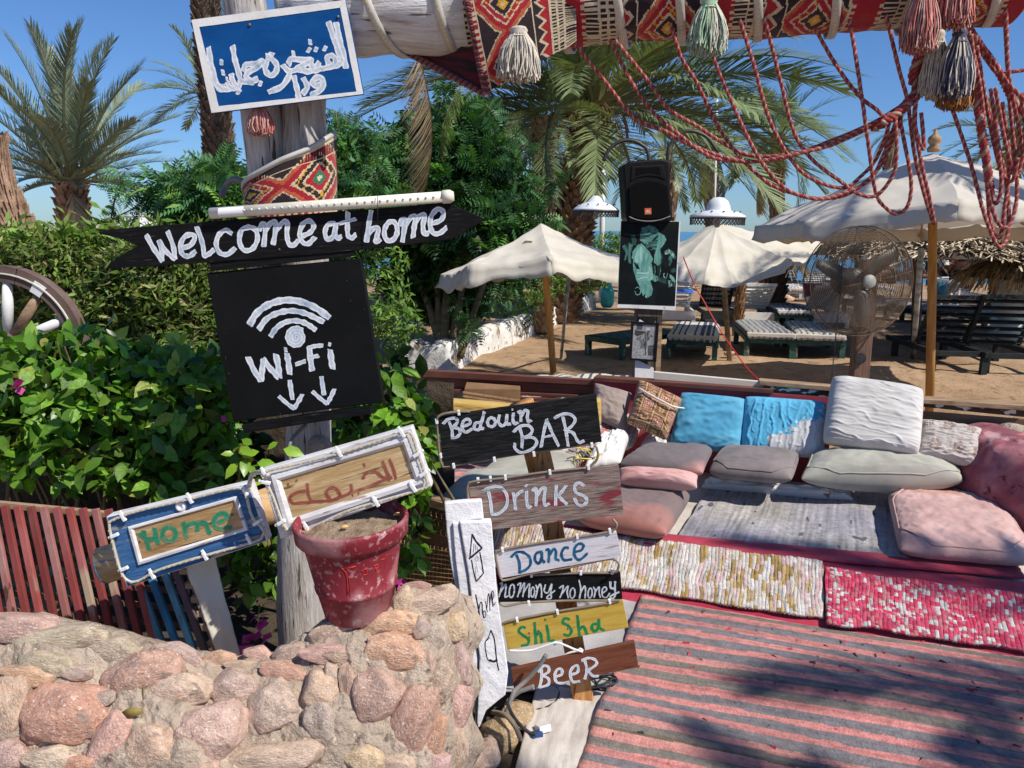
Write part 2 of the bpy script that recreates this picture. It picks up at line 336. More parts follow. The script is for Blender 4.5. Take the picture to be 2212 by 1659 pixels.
# ================================================================ materials
mat('sand', [(.27, .17, .10), (.36, .24, .145), (.45, .31, .195)], 1.2, 8, bump=.7, bscale=9, bdist=.05, rough=.95, spec=.1, spots=[((.20, .125, .075), 6, .58, .1), ((.5, .37, .25), 40, .62, .05)])
mat('sea', [(.012, .10, .20), (.02, .17, .29), (.03, .24, .33)], .5, 6, stretch=(.25, 1, 1), bump=.9, bscale=2.2, bdist=.12, rough=.22, spec=.5)
mat('white_paint', [(.62, .61, .58), (.76, .75, .72), (.82, .81, .79)], 5, 8, bump=.4, bscale=30, rough=.7, spots=[((.42, .36, .28), 9, .66, .05)])
mat('old_white_wall', [(.55, .52, .46), (.72, .70, .66), (.78, .77, .74)], 3, 8, bump=.8, bscale=14, bdist=.02, rough=.9, spots=[((.33, .26, .19), 5, .56, .05), ((.25, .22, .19), 11, .64, .03)])
mat('mortar', [(.36, .28, .215), (.49, .39, .30), (.60, .49, .38)], 7, 9, bump=1.0, bscale=42, bdist=.022, rough=.97, spec=.08, spots=[((.22, .16, .13), 24, .61, .05), ((.66, .54, .42), 60, .63, .04)])
mat('granite', [(.80, .77, .76), (1.08, 1.04, 1.0), (1.34, 1.32, 1.28)], 2.4, 9, bump=.55, bscale=8, bdist=.035, rough=.92, spec=.12, ocol=True, lo=.34, hi=.66,
    spots=[((.74, .62, .54), 12, .60, .03), ((.16, .115, .10), 15, .655, .02), ((.34, .25, .20), 1.5, .635, .05), ((.40, .52, .62), 1.0, .78, .02), ((.8, .78, .75), 2.0, .785, .012), ((.66, .33, .22), 6, .64, .05)])
mat('bark_palm', [(.14, .10, .068), (.26, .195, .14), (.37, .29, .215)], 6, 6, bump=.8, bscale=30, bdist=.02, rough=.95, ocol=True)
mat('frond', [(.75,) * 3, (1,) * 3, (1.25,) * 3], 3, 3, bump=0, rough=.42, spec=.45, attr=True, trans=.22, tcol=(1.2, 1.25, .5))
mat('leaf', [(.7,) * 3, (1,) * 3, (1.3,) * 3], 5, 3, bump=.25, bscale=40, bdist=.003, rough=.36, spec=.45, attr=True, trans=.30, tcol=(1.35, 1.6, .35))
mat('leaf_matt', [(.75,) * 3, (1,) * 3, (1.25,) * 3], 5, 3, bump=0, rough=.5, spec=.35, attr=True, trans=.22, tcol=(1.3, 1.5, .5))
mat('petal', [(.55, .05, .26), (.68, .10, .36)], 20, 3, bump=0, rough=.6, trans=.3)
mat('old_pole', [(.16, .20, .22), (.34, .36, .36), (.52, .52, .50)], 7, 6, bump=.5, rough=.7, lo=.4, hi=.6)
mat('stem', [(.12, .09, .05), (.24, .19, .11)], 14, 4, bump=.4, rough=.9)
mat('dark_soil', [(.045, .032, .022), (.10, .075, .05)], 9, 6, bump=.9, bscale=30, bdist=.02, rough=1)  # dirt floor, and dark sheets that stand in for shade inside foliage
mat('straw', [(.75,) * 3, (1,) * 3, (1.2,) * 3], 8, 3, bump=0, rough=.85, spec=.15, attr=True)
mat('far_wall', [(.74, .73, .71), (.8, .79, .77)], .2, 3, bump=0, rough=.9)
mat('far_glass', [(.05, .06, .07), (.1, .11, .13)], 1, 3, bump=0, rough=.3)
mat('far_land', [(.36, .29, .22), (.46, .38, .30)], .02, 5, bump=0, rough=1)
wood('weathered_trunk', [(.33, .29, .26), (.47, .43, .40), (.62, .59, .56)], scale=4, stretch=(14, 14, 1.4), bscale=12, bump=.9, bdist=.008, spots=[((.10, .075, .06), 5, .62, .03, (16, 16, .9)), ((.74, .71, .68), 6, .66, .1)])
wood('beam_wood', [(.50, .47, .44), (.66, .63, .60), (.78, .76, .74)], scale=4, stretch=(1.3, 10, 10), bscale=10, bump=1.0, bdist=.012, spots=[((.16, .12, .10), 4, .645, .025, (1.1, 16, 16)), ((.42, .33, .27), 3, .62, .12)])
wood('dark_trunk', [(.055, .04, .03), (.10, .075, .055), (.15, .12, .09)], scale=5, stretch=(12, 12, 1.2), bump=.8)
wood('log_wood', [(.42, .24, .10), (.58, .36, .17), (.66, .45, .24)], scale=5, stretch=(1.2, 9, 9), spots=[((.10, .15, .24), 5, .62, .12)])
wood('orange_wood', [(.36, .15, .045), (.50, .23, .075), (.60, .31, .12)], scale=5, stretch=(12, 12, 1.0), bscale=14, spots=[((.13, .05, .02), 6, .60, .06, (22, 22, .9))])
wood('teak_pole', [(.34, .15, .04), (.48, .24, .07), (.55, .30, .10)], scale=3, stretch=(10, 10, 1), bscale=8)
wood('black_board', [(.004, .004, .0045), (.007, .007, .008), (.014, .0135, .0135)], rough=.7, bscale=14, spec=.12, bump=.3, spots=[((.07, .065, .06), 7, .66, .05, (2, 30, 30))])
mat('black_ply', [(.004, .0042, .005), (.006, .0065, .007), (.009, .009, .010)], 4, 6, bump=.2, bscale=18, rough=.65, spec=.12, spots=[((.05, .048, .045), 3.5, .68, .08), ((.16, .15, .14), 60, .73, .02)])
wood('charcoal_wood', [(.006, .0065, .007), (.016, .0165, .017), (.032, .033, .034)], rough=.8, spec=.1, bscale=18, bump=1.0, bdist=.004, spots=[((.004, .004, .004), 8, .60, .03, (1.6, 26, 26))])
wood('drinks_wood', [(.13, .09, .075), (.25, .18, .15), (.36, .29, .25)], bscale=18, bump=1.0, bdist=.004, spots=[((.24, .035, .045), 3.2, .55, .08, (2, 7, 7)), ((.07, .055, .05), 6, .60, .05, (1.2, 22, 22))])
wood('dance_wood', [(.52, .50, .52), (.64, .62, .64), (.72, .70, .72)], bump=.5, spots=[((.36, .29, .28), 5, .60, .08, (1.5, 16, 16))])
mat('beer_board', [(.11, .035, .018), (.17, .055, .028), (.21, .075, .04)], 6, 6, stretch=(1, 8, 8), bump=.3, rough=.55, spots=[((.05, .02, .012), 6, .62, .06, (1, 10, 10))])
mat('shisha_board', [(.40, .25, .035), (.55, .37, .06), (.60, .42, .09)], 5, 6, stretch=(1, 6, 6), bump=.3, rough=.6, spots=[((.20, .11, .02), 4, .63, .08, (1, 8, 8))])
mat('blue_paint', [(.002, .055, .20), (.003, .070, .25), (.004, .085, .28)], 5, 6, stretch=(1, 3, 3), bump=.2, rough=.6, spec=.15, spots=[((.10, .25, .5), 30, .74, .02)])
wood('blue_wood', [(.018, .085, .23), (.04, .13, .30), (.07, .18, .34)], bump=.7, spots=[((.45, .36, .25), 4, .59, .08, (1.5, 10, 10))])
wood('plate_wood', [(.26, .14, .055), (.42, .26, .11), (.58, .40, .21)], scale=6, stretch=(1.2, 13, 13), bump=.7, spots=[((.12, .06, .025), 5, .62, .06, (1, 18, 18))])
wood('plate_wood_pale', [(.36, .22, .09), (.53, .36, .17), (.68, .52, .30)], scale=6, stretch=(1.2, 15, 15), bump=.7, spots=[((.17, .10, .05), 5, .62, .06, (1, 18, 18))])
wood('frame_white', [(.55, .53, .52), (.70, .68, .67), (.78, .77, .76)], scale=5, stretch=(1.5, 8, 8), bump=.6, spots=[((.38, .27, .22), 5, .62, .06, (2, 12, 12)), ((.52, .66, .76), 3, .60, .1)])
mat('peel_white', [(.62, .61, .62), (.76, .75, .76), (.82, .81, .82)], 4, 8, bump=1.0, bscale=16, bdist=.01, rough=.75, spots=[((.40, .31, .22), 5, .67, .02), ((.30, .25, .20), 14, .70, .02)])
mat('letter_white', [(.40, .49, .57), (.70, .74, .78), (.82, .83, .84)], 22, 8, stretch=(1, .6, 1), lo=.3, hi=.6, bump=.5, bscale=90, rough=.55, attr=True)
mat('letter_white_rough', [(.12, .13, .14), (.52, .56, .62), (.72, .74, .78), (.80, .80, .82)], 16, 8, stretch=(1, 7, 1), bump=.6, bscale=60, rough=.7, lo=.26, hi=.62, attr=True)
mat('letter_blue', [(.008, .06, .14), (.015, .12, .24), (.03, .18, .32)], 22, 4, bump=.4, rough=.35, attr=True)
mat('letter_green', [(.01, .20, .065), (.02, .29, .10)], 20, 4, bump=.3, rough=.5, attr=True)
mat('letter_green_worn', [(.05, .20, .10), (.03, .30, .16), (.30, .28, .14)], 22, 5, bump=.3, rough=.7, lo=.35, hi=.75, attr=True)
mat('letter_red_worn', [(.30, .075, .05), (.38, .11, .075), (.50, .27, .15)], 24, 5, bump=.3, rough=.7, lo=.35, hi=.75, attr=True)
mat('letter_black', [(.006, .005, .012), (.02, .017, .03)], 20, 4, bump=.2, rough=.6, attr=True)
mat('steel_screw', [(.14, .12, .11), (.25, .22, .20)], 40, 3, metal=.7, rough=.5, bump=.2)
mat('led_plastic', [(.42, .40, .36), (.56, .54, .49)], 20, 4, bump=.1, rough=.35, spec=.5)
mat('led_tube', [(.66, .62, .48), (.78, .74, .60), (.82, .80, .68)], 6, 4, bump=.1, rough=.4)
mat('led_dot', [(.75, .55, .16), (.80, .62, .22)], 30, 2, bump=0, rough=.4)
mat('clip_white', [(.78, .78, .78), (.84, .84, .84)], 20, 2, bump=0, rough=.4)
mat('cable_brown', [(.20, .15, .10), (.28, .22, .16)], 20, 2, bump=.1, rough=.45)
mat('cable_grey', [(.16, .15, .14), (.24, .23, .22)], 20, 2, bump=.1, rough=.5)
mat('cable_white', [(.70, .69, .66), (.78, .77, .75)], 20, 2, bump=.1, rough=.5)
mat('cable_black', [(.02, .02, .022), (.04, .04, .042)], 20, 2, bump=.1, rough=.5)
mat('pot_red', [(.17, .014, .024), (.22, .022, .032), (.28, .045, .055)], 5, 7, bump=.35, bscale=40, rough=.6, spec=.25, spots=[((.40, .19, .19), 7, .50, .14), ((.50, .34, .33), 30, .62, .06), ((.36, .16, .16), 60, .6, .05)])
mat('pot_mark', [(.55, .02, .02), (.62, .05, .04)], 20, 3, bump=.1, rough=.4)
mat('soil', [(.22, .15, .10), (.34, .25, .17), (.45, .34, .24)], 22, 8, bump=1, bscale=90, bdist=.015, rough=1)
mat('seed', [(.62, .38, .14), (.70, .48, .22)], 20, 3, rough=.6)
mat('slat_paint', [(.65, .75, .75), (1, 1, 1), (1.25, 1.9, 2.0)], 7, 8, stretch=(1, 1, .3), bump=.7, bscale=30, rough=.88, spec=.1, ocol=True, spots=[((.42, .31, .22), 6, .60, .04), ((.12, .05, .04), 24, .64, .04)])
fab('cream_cloth', [(.62, .57, .46), (.74, .69, .58)], scale=4)
mat('kilim', [(.82,) * 3, (1,) * 3, (1.12,) * 3], 60, 5, bump=.9, bscale=240, bdist=.003, rough=.97, spec=.05, attr=True, sheen=.2)
mat('woven', [(.70,) * 3, (1,) * 3, (1.18,) * 3], 34, 8, bump=1.0, bscale=110, bdist=.010, rough=.98, spec=.05, attr=True, sheen=.15)
mat('print', [(.70,) * 3, (.78,) * 3, (.82,) * 3], 8, 3, bump=0, rough=.6, spec=.12, attr=True)
mat('rope_red', [(.26, .03, .04), (.40, .065, .07), (.50, .12, .10)], 120, 4, bump=.8, bscale=300, rough=.95, trans=.1)
mat('rope_pink', [(.40, .26, .19), (.52, .36, .26), (.42, .14, .12)], 90, 4, bump=.8, bscale=300, rough=.95, trans=.1)
def tassel_m(n, c): mat(n, [tuple(x * .72 for x in c), c, tuple(min(.85, x * 1.2) for x in c)], 40, 4, bump=.5, bscale=200, rough=.95, trans=.12)
tassel_m('yarn_cream', (.66, .60, .50)); tassel_m('yarn_green', (.42, .58, .40)); tassel_m('yarn_pink', (.62, .20, .17)); tassel_m('yarn_navy', (.10, .10, .16)); tassel_m('yarn_orange', (.46, .22, .08)); tassel_m('yarn_palepink', (.68, .42, .36))
fab('umbrella_cloth', [(.62, .57, .46), (.70, .65, .54), (.75, .70, .60)], scale=2.5, trans=.20, rough=.9, wr=((3, 3, 2), .5, .03))
fab('umbrella_white', [(.60, .555, .48), (.70, .655, .57)], scale=2.0, trans=.20, wr=((2.5, 2.5, 2), .45, .03))
mat('dark_metal', [(.05, .045, .04), (.09, .08, .075)], 20, 4, bump=.3, rough=.5, metal=.5)
mat('fan_wire', [(.09, .06, .038), (.15, .105, .07)], 30, 4, bump=.3, rough=.55, metal=.3)
mat('fan_blade', [(.07, .065, .055), (.12, .11, .095)], 8, 4, bump=.2, rough=.45, metal=.3)
mat('hub_white', [(.26, .25, .22), (.34, .33, .30)], 9, 3, bump=.1, rough=.5)
mat('post_brown', [(.10, .055, .035), (.16, .09, .06), (.20, .12, .085)], 6, 6, stretch=(8, 8, 1), bump=.4, rough=.6)
mat('rail_maroon', [(.10, .035, .025), (.145, .05, .035), (.18, .07, .05)], 3, 6, stretch=(1, 6, 6), bump=.2, rough=.5, spec=.35)
mat('board_red', [(.33, .04, .055), (.42, .06, .075), (.46, .08, .09)], 3, 5, bump=.2, rough=.6, spots=[((.2, .06, .05), 14, .68, .04)])
wood('timber_worn', [(.20, .12, .07), (.33, .22, .13), (.44, .31, .20)], scale=4, stretch=(1, 8, 8), bump=.7)
mat('timber_dark', [(.045, .03, .022), (.08, .055, .04)], 4, 6, stretch=(1, 8, 8), bump=.5, rough=.8, spots=[((.66, .64, .6), 4, .57, .03, (2, 7, 7))])
mat('panel_brown', [(.13, .085, .05), (.19, .125, .075), (.22, .15, .09)], 3, 5, stretch=(1, 5, 5), bump=.2, rough=.5)
mat('black_plastic', [(.005, .005, .006), (.009, .009, .010)], 30, 4, bump=.3, bscale=200, rough=.55, spec=.15)
mat('grille', [(.003, .003, .0035), (.008, .008, .008)], 220, 2, bump=.5, bscale=400, rough=.8, spec=.05)
mat('badge', [(.62, .10, .02), (.70, .13, .03)], 9, 2, bump=0, rough=.4)
mat('lamp_white', [(.66, .68, .70), (.76, .78, .80)], 6, 5, bump=.2, rough=.4, spec=.5, spots=[((.36, .36, .36), 9, .68, .04)])
mat('turquoise', [(.05, .44, .42), (.08, .56, .52), (.12, .62, .57)], 7, 5, bump=.3, rough=.55, spots=[((.02, .10, .2), 42, .70, .02), ((.30, .12, .06), 5, .68, .03)])
mat('jar_white', [(.50, .62, .62), (.62, .74, .74)], 6, 4, bump=.2, rough=.5, spots=[((.2, .14, .1), 36, .71, .02)])
mat('lounger_green', [(.012, .05, .042), (.025, .085, .07), (.05, .12, .10)], 7, 6, bump=.4, rough=.6, spots=[((.34, .28, .18), 9, .63, .03)])
mat('lounger_dark', [(.010, .014, .015), (.02, .026, .027)], 7, 5, bump=.4, rough=.7, spots=[((.20, .16, .10), 9, .68, .03)])
mat('plastic_white', [(.62, .61, .58), (.72, .71, .68)], 4, 4, bump=.1, rough=.5)
mat('wicker', [(.30, .17, .08), (.45, .28, .14)], 40, 3, bump=.5, rough=.6)
fab('mustard', [(.42, .27, .07), (.50, .33, .09), (.56, .39, .14)], scale=4, wr=((3, 3, 5), .4, .015))
fab('taupe', [(.27, .21, .18), (.34, .27, .235)], scale=6, wr=((4, 4, 4), .4, .015))
fab('turq_cloth', [(.06, .27, .43), (.09, .34, .51), (.14, .41, .57)], scale=4, wr=((1.0, 1.0, 3.6), .5, .03))
fab('turq_faded', [(.85,) * 3, (1,) * 3, (1.1,) * 3], scale=4, attr=True, wr=((1.0, 1.0, 3.6), .5, .03))
fab('white_cloth', [(.46, .44, .41), (.57, .55, .52), (.64, .62, .59)], scale=4, wr=((1.0, 1.0, 3.6), .5, .03))
fab('cream_soft', [(.30, .29, .245), (.385, .375, .32), (.44, .43, .375)], scale=3, wr=((5, 2.5, 3), .35, .018))
fab('grey_mauve', [(.13, .11, .105), (.20, .17, .165), (.26, .22, .21)], scale=4, stretch=(1, 1, 1), spots=[((.30, .17, .15), 4, .62, .12)], wr=((5, 2.5, 3), .35, .018))
fab('velvet_fade', [(.17, .125, .12), (.27, .20, .19), (.36, .26, .24)], scale=3.5, attr=True, lo=.2, hi=.8, wr=((5, 2.5, 3), .35, .018))
MT['velvet_fade'].node_tree.nodes['Color Ramp'].color_ramp.elements[0].color = (.75, .75, .75, 1)
for e_ in MT['velvet_fade'].node_tree.nodes['Color Ramp'].color_ramp.elements[1:]: e_.color = (1.1, 1.1, 1.1, 1)
fab('pink_quilt', [(.42, .25, .225), (.54, .34, .31), (.62, .43, .40)], scale=3.5, bscale=40, bump=.6, bdist=.006, spots=[((.50, .25, .17), 3, .60, .12)], wr=((9, 6, 6), .7, .02))
fab('pink_bolster', [(.48, .22, .20), (.62, .36, .33), (.70, .48, .45)], scale=3, wr=((5, 2.5, 3), .35, .018))
fab('beanbag', [(.17, .04, .055), (.27, .08, .10), (.42, .19, .21)], scale=5, spots=[((.50, .28, .29), 7, .58, .08), ((.16, .03, .04), 12, .62, .05)], wr=((4, 7, 4), 1.0, .045))
fab('floral', [(.72,) * 3, (.85,) * 3, (.95,) * 3], scale=9, attr=True, wr=((3, 3, 4), .35, .02))
fab('piping', [(.10, .07, .065), (.15, .11, .10)], scale=8)
fab('red_cloth', [(.30, .02, .04), (.38, .03, .06), (.44, .06, .09)], scale=6)
fab('dusty_mat', [(.30, .28, .27), (.38, .36, .345), (.46, .44, .42)], scale=5, bump=.8, bscale=130, bdist=.004)
fab('canvas', [(.47, .41, .35), (.57, .51, .45), (.64, .59, .53)], scale=6, bump=.9, bscale=200, bdist=.004, spots=[((.40, .33, .26), 5, .64, .1)])
fab('ragbag_white', [(.60, .58, .55), (.74, .72, .70)], scale=6, spots=[((.26, .17, .10), 5, .68, .02)])
mat('cardboard', [(.20, .11, .055), (.27, .155, .08)], 8, 4, bump=.4, rough=.9)
mat('skin', [(.27, .12, .07), (.36, .17, .10)], 9, 3, bump=.1, rough=.55)
mat('hair_blond', [(.55, .48, .36), (.65, .58, .45)], 60, 3, bump=.6, rough=.7)
mat('hair_dark', [(.06, .04, .03), (.1, .07, .05)], 60, 3, bump=.6, rough=.7)
mat('swimwear', [(.01, .01, .012), (.02, .02, .024)], 9, 2, bump=0, rough=.8)
mat('towel_pink', [(.55, .02, .18), (.66, .04, .25)], 9, 3, bump=.5, rough=.95)
mat('towel_blue', [(.03, .10, .42), (.05, .16, .55)], 9, 3, bump=.5, rough=.95)
mat('towel_orange', [(.70, .70, .68), (.66, .30, .05)], 14, 2, bump=.5, rough=.95, lo=.48, hi=.52)
mat('bag_blue', [(.04, .22, .28), (.07, .32, .38)], 9, 3, bump=.2, rough=.3)
mat('charging_block', [(.70, .68, .66), (.76, .75, .73)], 9, 2, bump=.1, rough=.5)
mat('socket_blue', [(.02, .05, .14), (.03, .07, .2)], 9, 2, bump=.1, rough=.4)
# ================================================================ setting
def sand_z(x, y):
    return .05 * nz(x, y, 0, .55) + .030 * nz(x, y, 3, 1.8) + .014 * nz(x, y, 7, 5)
def shore(y): return -0.055 * max(0, y - 26) if y < 40 else -.77 - (y - 40) * .03
V, F, C = grid(lambda u, v: Vector((lerp(-26, 30, u), lerp(-3.5, 38, v ** 1.25), 0)), 330, 330)
V = [Vector((p.x, p.y, (sand_z(p.x, p.y) * min(1, max(0, (p.y - 4.9 + .33 * p.x) / 1.0)) - .03 + shore(p.y)))) for p in V]
finish('sand_ground', V, F, 'sand', kind='structure', label='pale brown trodden sand of the beach')
b = MB(); b.add([(-3000, -600, -1.5), (3000, -600, -1.5), (3000, 4000, -1.5), (-3000, 4000, -1.5)], [(0, 1, 2, 3)]); b.build('ground', 'far_land', kind='structure', smooth=False)
V, F, C = grid(lambda u, v: Vector((lerp(-14, 160, u) , lerp(30, 66, v), -.42)), 60, 60)
V = [Vector((p.x, p.y, -.36 + .03 * nz(p.x, p.y * 2, 1, .7))) for p in V]
V2 = [(-14, 66, -.36), (2500, 66, -.36), (2500, 3900, -.36), (-14, 3900, -.36), (160, 30, -.36), (2500, 30, -.36)]
n0 = len(V); F = [tuple(int(i) for i in f) for f in F] + [(n0, n0 + 1, n0 + 2, n0 + 3), (n0 + 4, n0 + 5, n0 + 1, 60 * 61 + 60)]
finish('sea', V + [Vector(p) for p in V2], F, 'sea', kind='structure', label='blue rippled sea beyond the beach', smooth=True)
# far land and white hotel blocks on the left horizon
hv = []
for i in range(41):
    x = -420 + i * 10; hv += [(x, 330, -1), (x, 330 + 30, 3 + 3 * nz(x, 5, 0, .02) + 1.2 * nz(x, 5, 2, .07)), (x, 420, 2)]
hf = [(3 * i + k, 3 * i + 3 + k, 3 * i + 4 + k, 3 * i + 1 + k) for i in range(40) for k in (0, 1)]
finish('hills', hv, hf, 'far_land', kind='structure', label='low brown coastal land at the left horizon')
for i, (x0, x1, d, y0, lab) in enumerate([(232, 258, 320, 470, 'far white hotel block beyond the left palm trunk'), (262, 300, 300, 466, 'far white hotel block with two rows of dark windows'), (312, 350, 330, 469, 'far low white hotel wing at the end of the row, near the arrow sign'), (352, 372, 340, 472, 'smallest far white block just above the arrow board')]):
    a = P(x0, y0, d); c = P(x1, y0, d); hh = a.z - 2.0 if a.z > 4 else 6
    t = thing('hotel_block', lab, 'building', (a.x, d, -1), group='white hotels on the left horizon')
    b = MB(); b.box((a.x, d, -1), (c.x, d + 12, a.z)); b.build('wall', 'far_wall', t, smooth=False)
    b = MB(); b.box((a.x - .4, d - .4, a.z), (c.x + .4, d + 12.4, a.z + .5)); b.build('roof', 'far_wall', t, smooth=False)
    nw = 5 if i != 3 else 3
    for q in range(nw):
        for r in range(2):
            xx = lerp(a.x, c.x, (q + .3) / nw); ww = (c.x - a.x) / nw * .5; zz = a.z - 1.8 - 2.3 * r
            m_ = MB(); m_.box((xx, d - .1, zz), (xx + ww, d + .05, zz + 1.1)); m_.build('window', 'far_glass', t, smooth=False)
# ================================================================ fronds and palms
def frond_mesh(nl=44, L=1.0, ll=.26, droop=.35, vee=.55, wdt=.020, c=(.10, .15, .07), dead=False, seed=0, bend=0.0, thick=.012):
    r = random.Random(seed); V = []; F = []; C = []
    def rc(t): return Vector((L * (t - .12 * droop * t * t * t), bend * t * t * L, L * (.16 * t - droop * t ** 2.3)))
    for i in range(12):
        p = rc(i / 12); q = rc((i + 1) / 12); w0 = thick * (1 - i / 12) + .002; w1 = thick * (1 - (i + 1) / 12) + .002; n = len(V)
        V += [p + Vector((0, w0, 0)), p - Vector((0, w0, 0)), q - Vector((0, w1, 0)), q + Vector((0, w1, 0)), p - Vector((0, 0, w0)), q - Vector((0, 0, w1))]
        F += [(n, n + 1, n + 2, n + 3), (n + 1, n + 4, n + 5, n + 2), (n + 4, n, n + 3, n + 5)]; C += [mixc((.28, .24, .10), c, .35) if not dead else (.36, .25, .15)] * 3
    for i in range(nl):
        t = .16 + .84 * (i / nl) ** .92; p = rc(t); T = (rc(min(1, t + .02)) - rc(t - .02)).normalized()
        for s in (1, -1):
            l = ll * (math.sin(math.pi * min(1, .12 + t * .82)) ** .6) * r.uniform(.82, 1.1); a = .95 - .45 * t + r.uniform(-.1, .1)
            up = Vector((-T.z, 0, T.x)) if T.x else Vector((0, 0, 1))
            d = (T * math.cos(a) + (Vector((0, s, 0)) * math.cos(vee) + up * math.sin(vee * r.uniform(.6, 1.3))) * math.sin(a)).normalized()
            if dead: d = (d + Vector((.5, 0, -1.2)) * r.uniform(.5, 1.0)).normalized()
            sd = d.cross(up); sd = sd.normalized() if sd.length > .01 else Vector((0, 0, 1)); sag = Vector((0, 0, -.16 * l * r.uniform(.3, 1.6)))
            k = wdt * r.uniform(.8, 1.2); n = len(V)
            V += [p + sd * k * .35, p - sd * k * .35, p + d * l * .5 - sd * k * .5 + sag * .25, p + d * l * .5 + sd * k * .5 + sag * .25, p + d * l + sag]
            F += [(n, n + 1, n + 2, n + 3), (n + 3, n + 2, n + 4)]; f = r.uniform(.7, 1.3); C += [tuple(x * f for x in c)] * 2
    me = bpy.data.meshes.new('frond'); me.from_pydata([tuple(v) for v in V], [], F); me.materials.append(MT['frond'])
    a = me.attributes.new('Col', 'FLOAT_COLOR', 'FACE'); c4 = np.ones((len(F), 4)); c4[:, :3] = C; a.data.foreach_set('color', c4.ravel()); me.update(); return me
def palm_trunk(name, pts, r0, r1, parent, colr, ring=.09, n=11, out=.35):
    b = MB(); pts = cr(pts, 12); tot = [0]
    for i in range(1, len(pts)): tot.append(tot[-1] + (pts[i] - pts[i - 1]).length)
    L = tot[-1]; b.tube(pts, [lerp(r0, r1, t / L) * .9 for t in tot], 14)
    k = int(L / ring)
    for i in range(k):
        s = i * ring; j = max(q for q in range(len(tot)) if tot[q] <= s); j = min(j, len(pts) - 2); T = (pts[j + 1] - pts[j]).normalized(); c = pts[j].lerp(pts[j + 1], (s - tot[j]) / max(1e-6, tot[j + 1] - tot[j])); r = lerp(r0, r1, s / L)
        a0 = T.orthogonal().normalized(); b0 = T.cross(a0)
        for m in range(n):
            th = 2 * math.pi * (m + .5 * (i % 2)) / n + random.uniform(-.1, .1); d = a0 * math.cos(th) + b0 * math.sin(th); td = T.cross(d); w_ = r * math.pi / n * random.uniform(.75, 1.05); h = ring * random.uniform(1.2, 1.9); o = r * out * random.uniform(.4, 1)
            p = c + d * r * .86; q = c + T * h + d * (r + o)
            b.add([p - td * w_, p + td * w_, q + td * w_ * .45, q - td * w_ * .45, c + T * h * .9 + d * r * .8], [(0, 1, 2, 3), (3, 2, 4), (1, 4, 2), (0, 3, 4)])
    return b.build(name, 'bark_palm', parent, smooth=False, color=colr)
def palm(label, base, crown, r0, r1, nf, L, meshes, seed=0, emin=-35, emax=80, group=None, barkc=(1, 1, 1), deadn=0, deadm=None, ring=.09, cat='palm tree', taper=1, nuts=False, extra=()):
    r = random.Random(seed); t = thing('palm_tree', label, cat, base, group=group)
    B = Vector(base); Cn = Vector(crown); mid = B.lerp(Cn, .5) + Vector((r.uniform(-.1, .1), 0, 0))
    palm_trunk('trunk', [B, mid, Cn], r0, r1, t, barkc, ring=ring)
    for i in range(nf + deadn + len(extra)):
        dead = nf <= i < nf + deadn
        if i >= nf + deadn: az, el, sc = extra[i - nf - deadn]; az = R_(az); el = R_(el)
        else:
            az = i * 2.39996 + r.uniform(-.2, .2); f = (i + .5) / nf; el = R_(lerp(emax, emin, f ** .8) + r.uniform(-6, 6)); sc = r.uniform(.85, 1.1) * lerp(1, taper, f)
        if dead: el = R_(r.uniform(-75, -50))
        o = bpy.data.objects.new('frond', deadm if dead else r.choice(meshes)); col.objects.link(o); o.parent = t; W[o] = W[t]
        M4 = Matrix.Rotation(az, 4, 'Z') @ Matrix.Rotation(-el, 4, 'Y') @ Matrix.Rotation(r.uniform(-.5, .5), 4, 'X') @ Matrix.Scale(L * sc, 4)
        o.matrix_local = Matrix.Translation(Cn - B + Vector((math.cos(az), math.sin(az), 0)) * r1 * .5) @ M4
    if nuts:
        b = MB()
        for i in range(60):
            a_ = r.uniform(0, 6.28); q = Cn + Vector((math.cos(a_) * .3, math.sin(a_) * .3, .05)); b.tube(cr([q, q + Vector((math.cos(a_) * .25, math.sin(a_) * .25, -.2)), q + Vector((math.cos(a_) * .35, math.sin(a_) * .3, -.65 * r.uniform(.5, 1)))], 3), .012, 3, cap=False)
        b.build('fruit_stalk', 'wicker', t, kind='stuff')
    return t
GREY = [frond_mesh(74, 1, .20, .22, .62, .0085, (.26, .31, .22), seed=s, bend=s * .06 - .1) for s in range(4)]
GRN = [frond_mesh(84, 1, .20, .42, .45, .0075, (.20, .25, .115), seed=10 + s, bend=s * .05 - .08) for s in range(4)]
FAR = [frond_mesh(34, 1, .22, .35, .5, .016, (.19, .25, .13), seed=20 + s) for s in range(2)]
DEAD = frond_mesh(72, 1, .30, .30, .2, .016, (.50, .37, .23), dead=True, seed=31)
def Bp(x, y, d, z=0):      # base point under a crown seen at x,y
    p = P(x, y, d); return Vector((p.x, p.y, z))
# left palm
c = P(152, 392, 12.5); palm('young date palm with grey green fronds standing behind the hedge at far left', (c.x + .1, 12.5, 0), c, .26, .22, 52, 2.4, GREY, 3, -12, 88, taper=.62, barkc=(1.25, 1.0, .85), deadn=2, deadm=DEAD, ring=.11)
# fibrous leaning trunk at the left edge
t = thing('palm_stump', 'pale fibrous leaning palm trunk stripped of fronds at the left edge', 'palm trunk', (-7.3, 9, 0))
palm_trunk('trunk', [P(80, 600, 9), P(18, 470, 9), P(-12, 370, 9), P(-15, 290, 9)], .30, .13, t, (1.35, 1.15, 1.05), ring=.16, n=34, out=.10)
# tall dark palm behind the blue sign
pb = P(492, 470, 10); pt = P(446, 40, 10)
palm('tall dark date palm rising behind the blue sign, its crown above the picture', (pb.x, 10, 0), pt + Vector((-.02, 0, .45)), .20, .145, 22, 2.2, GRN, 5, 5, 80, barkc=(.62, .55, .5), ring=.075)
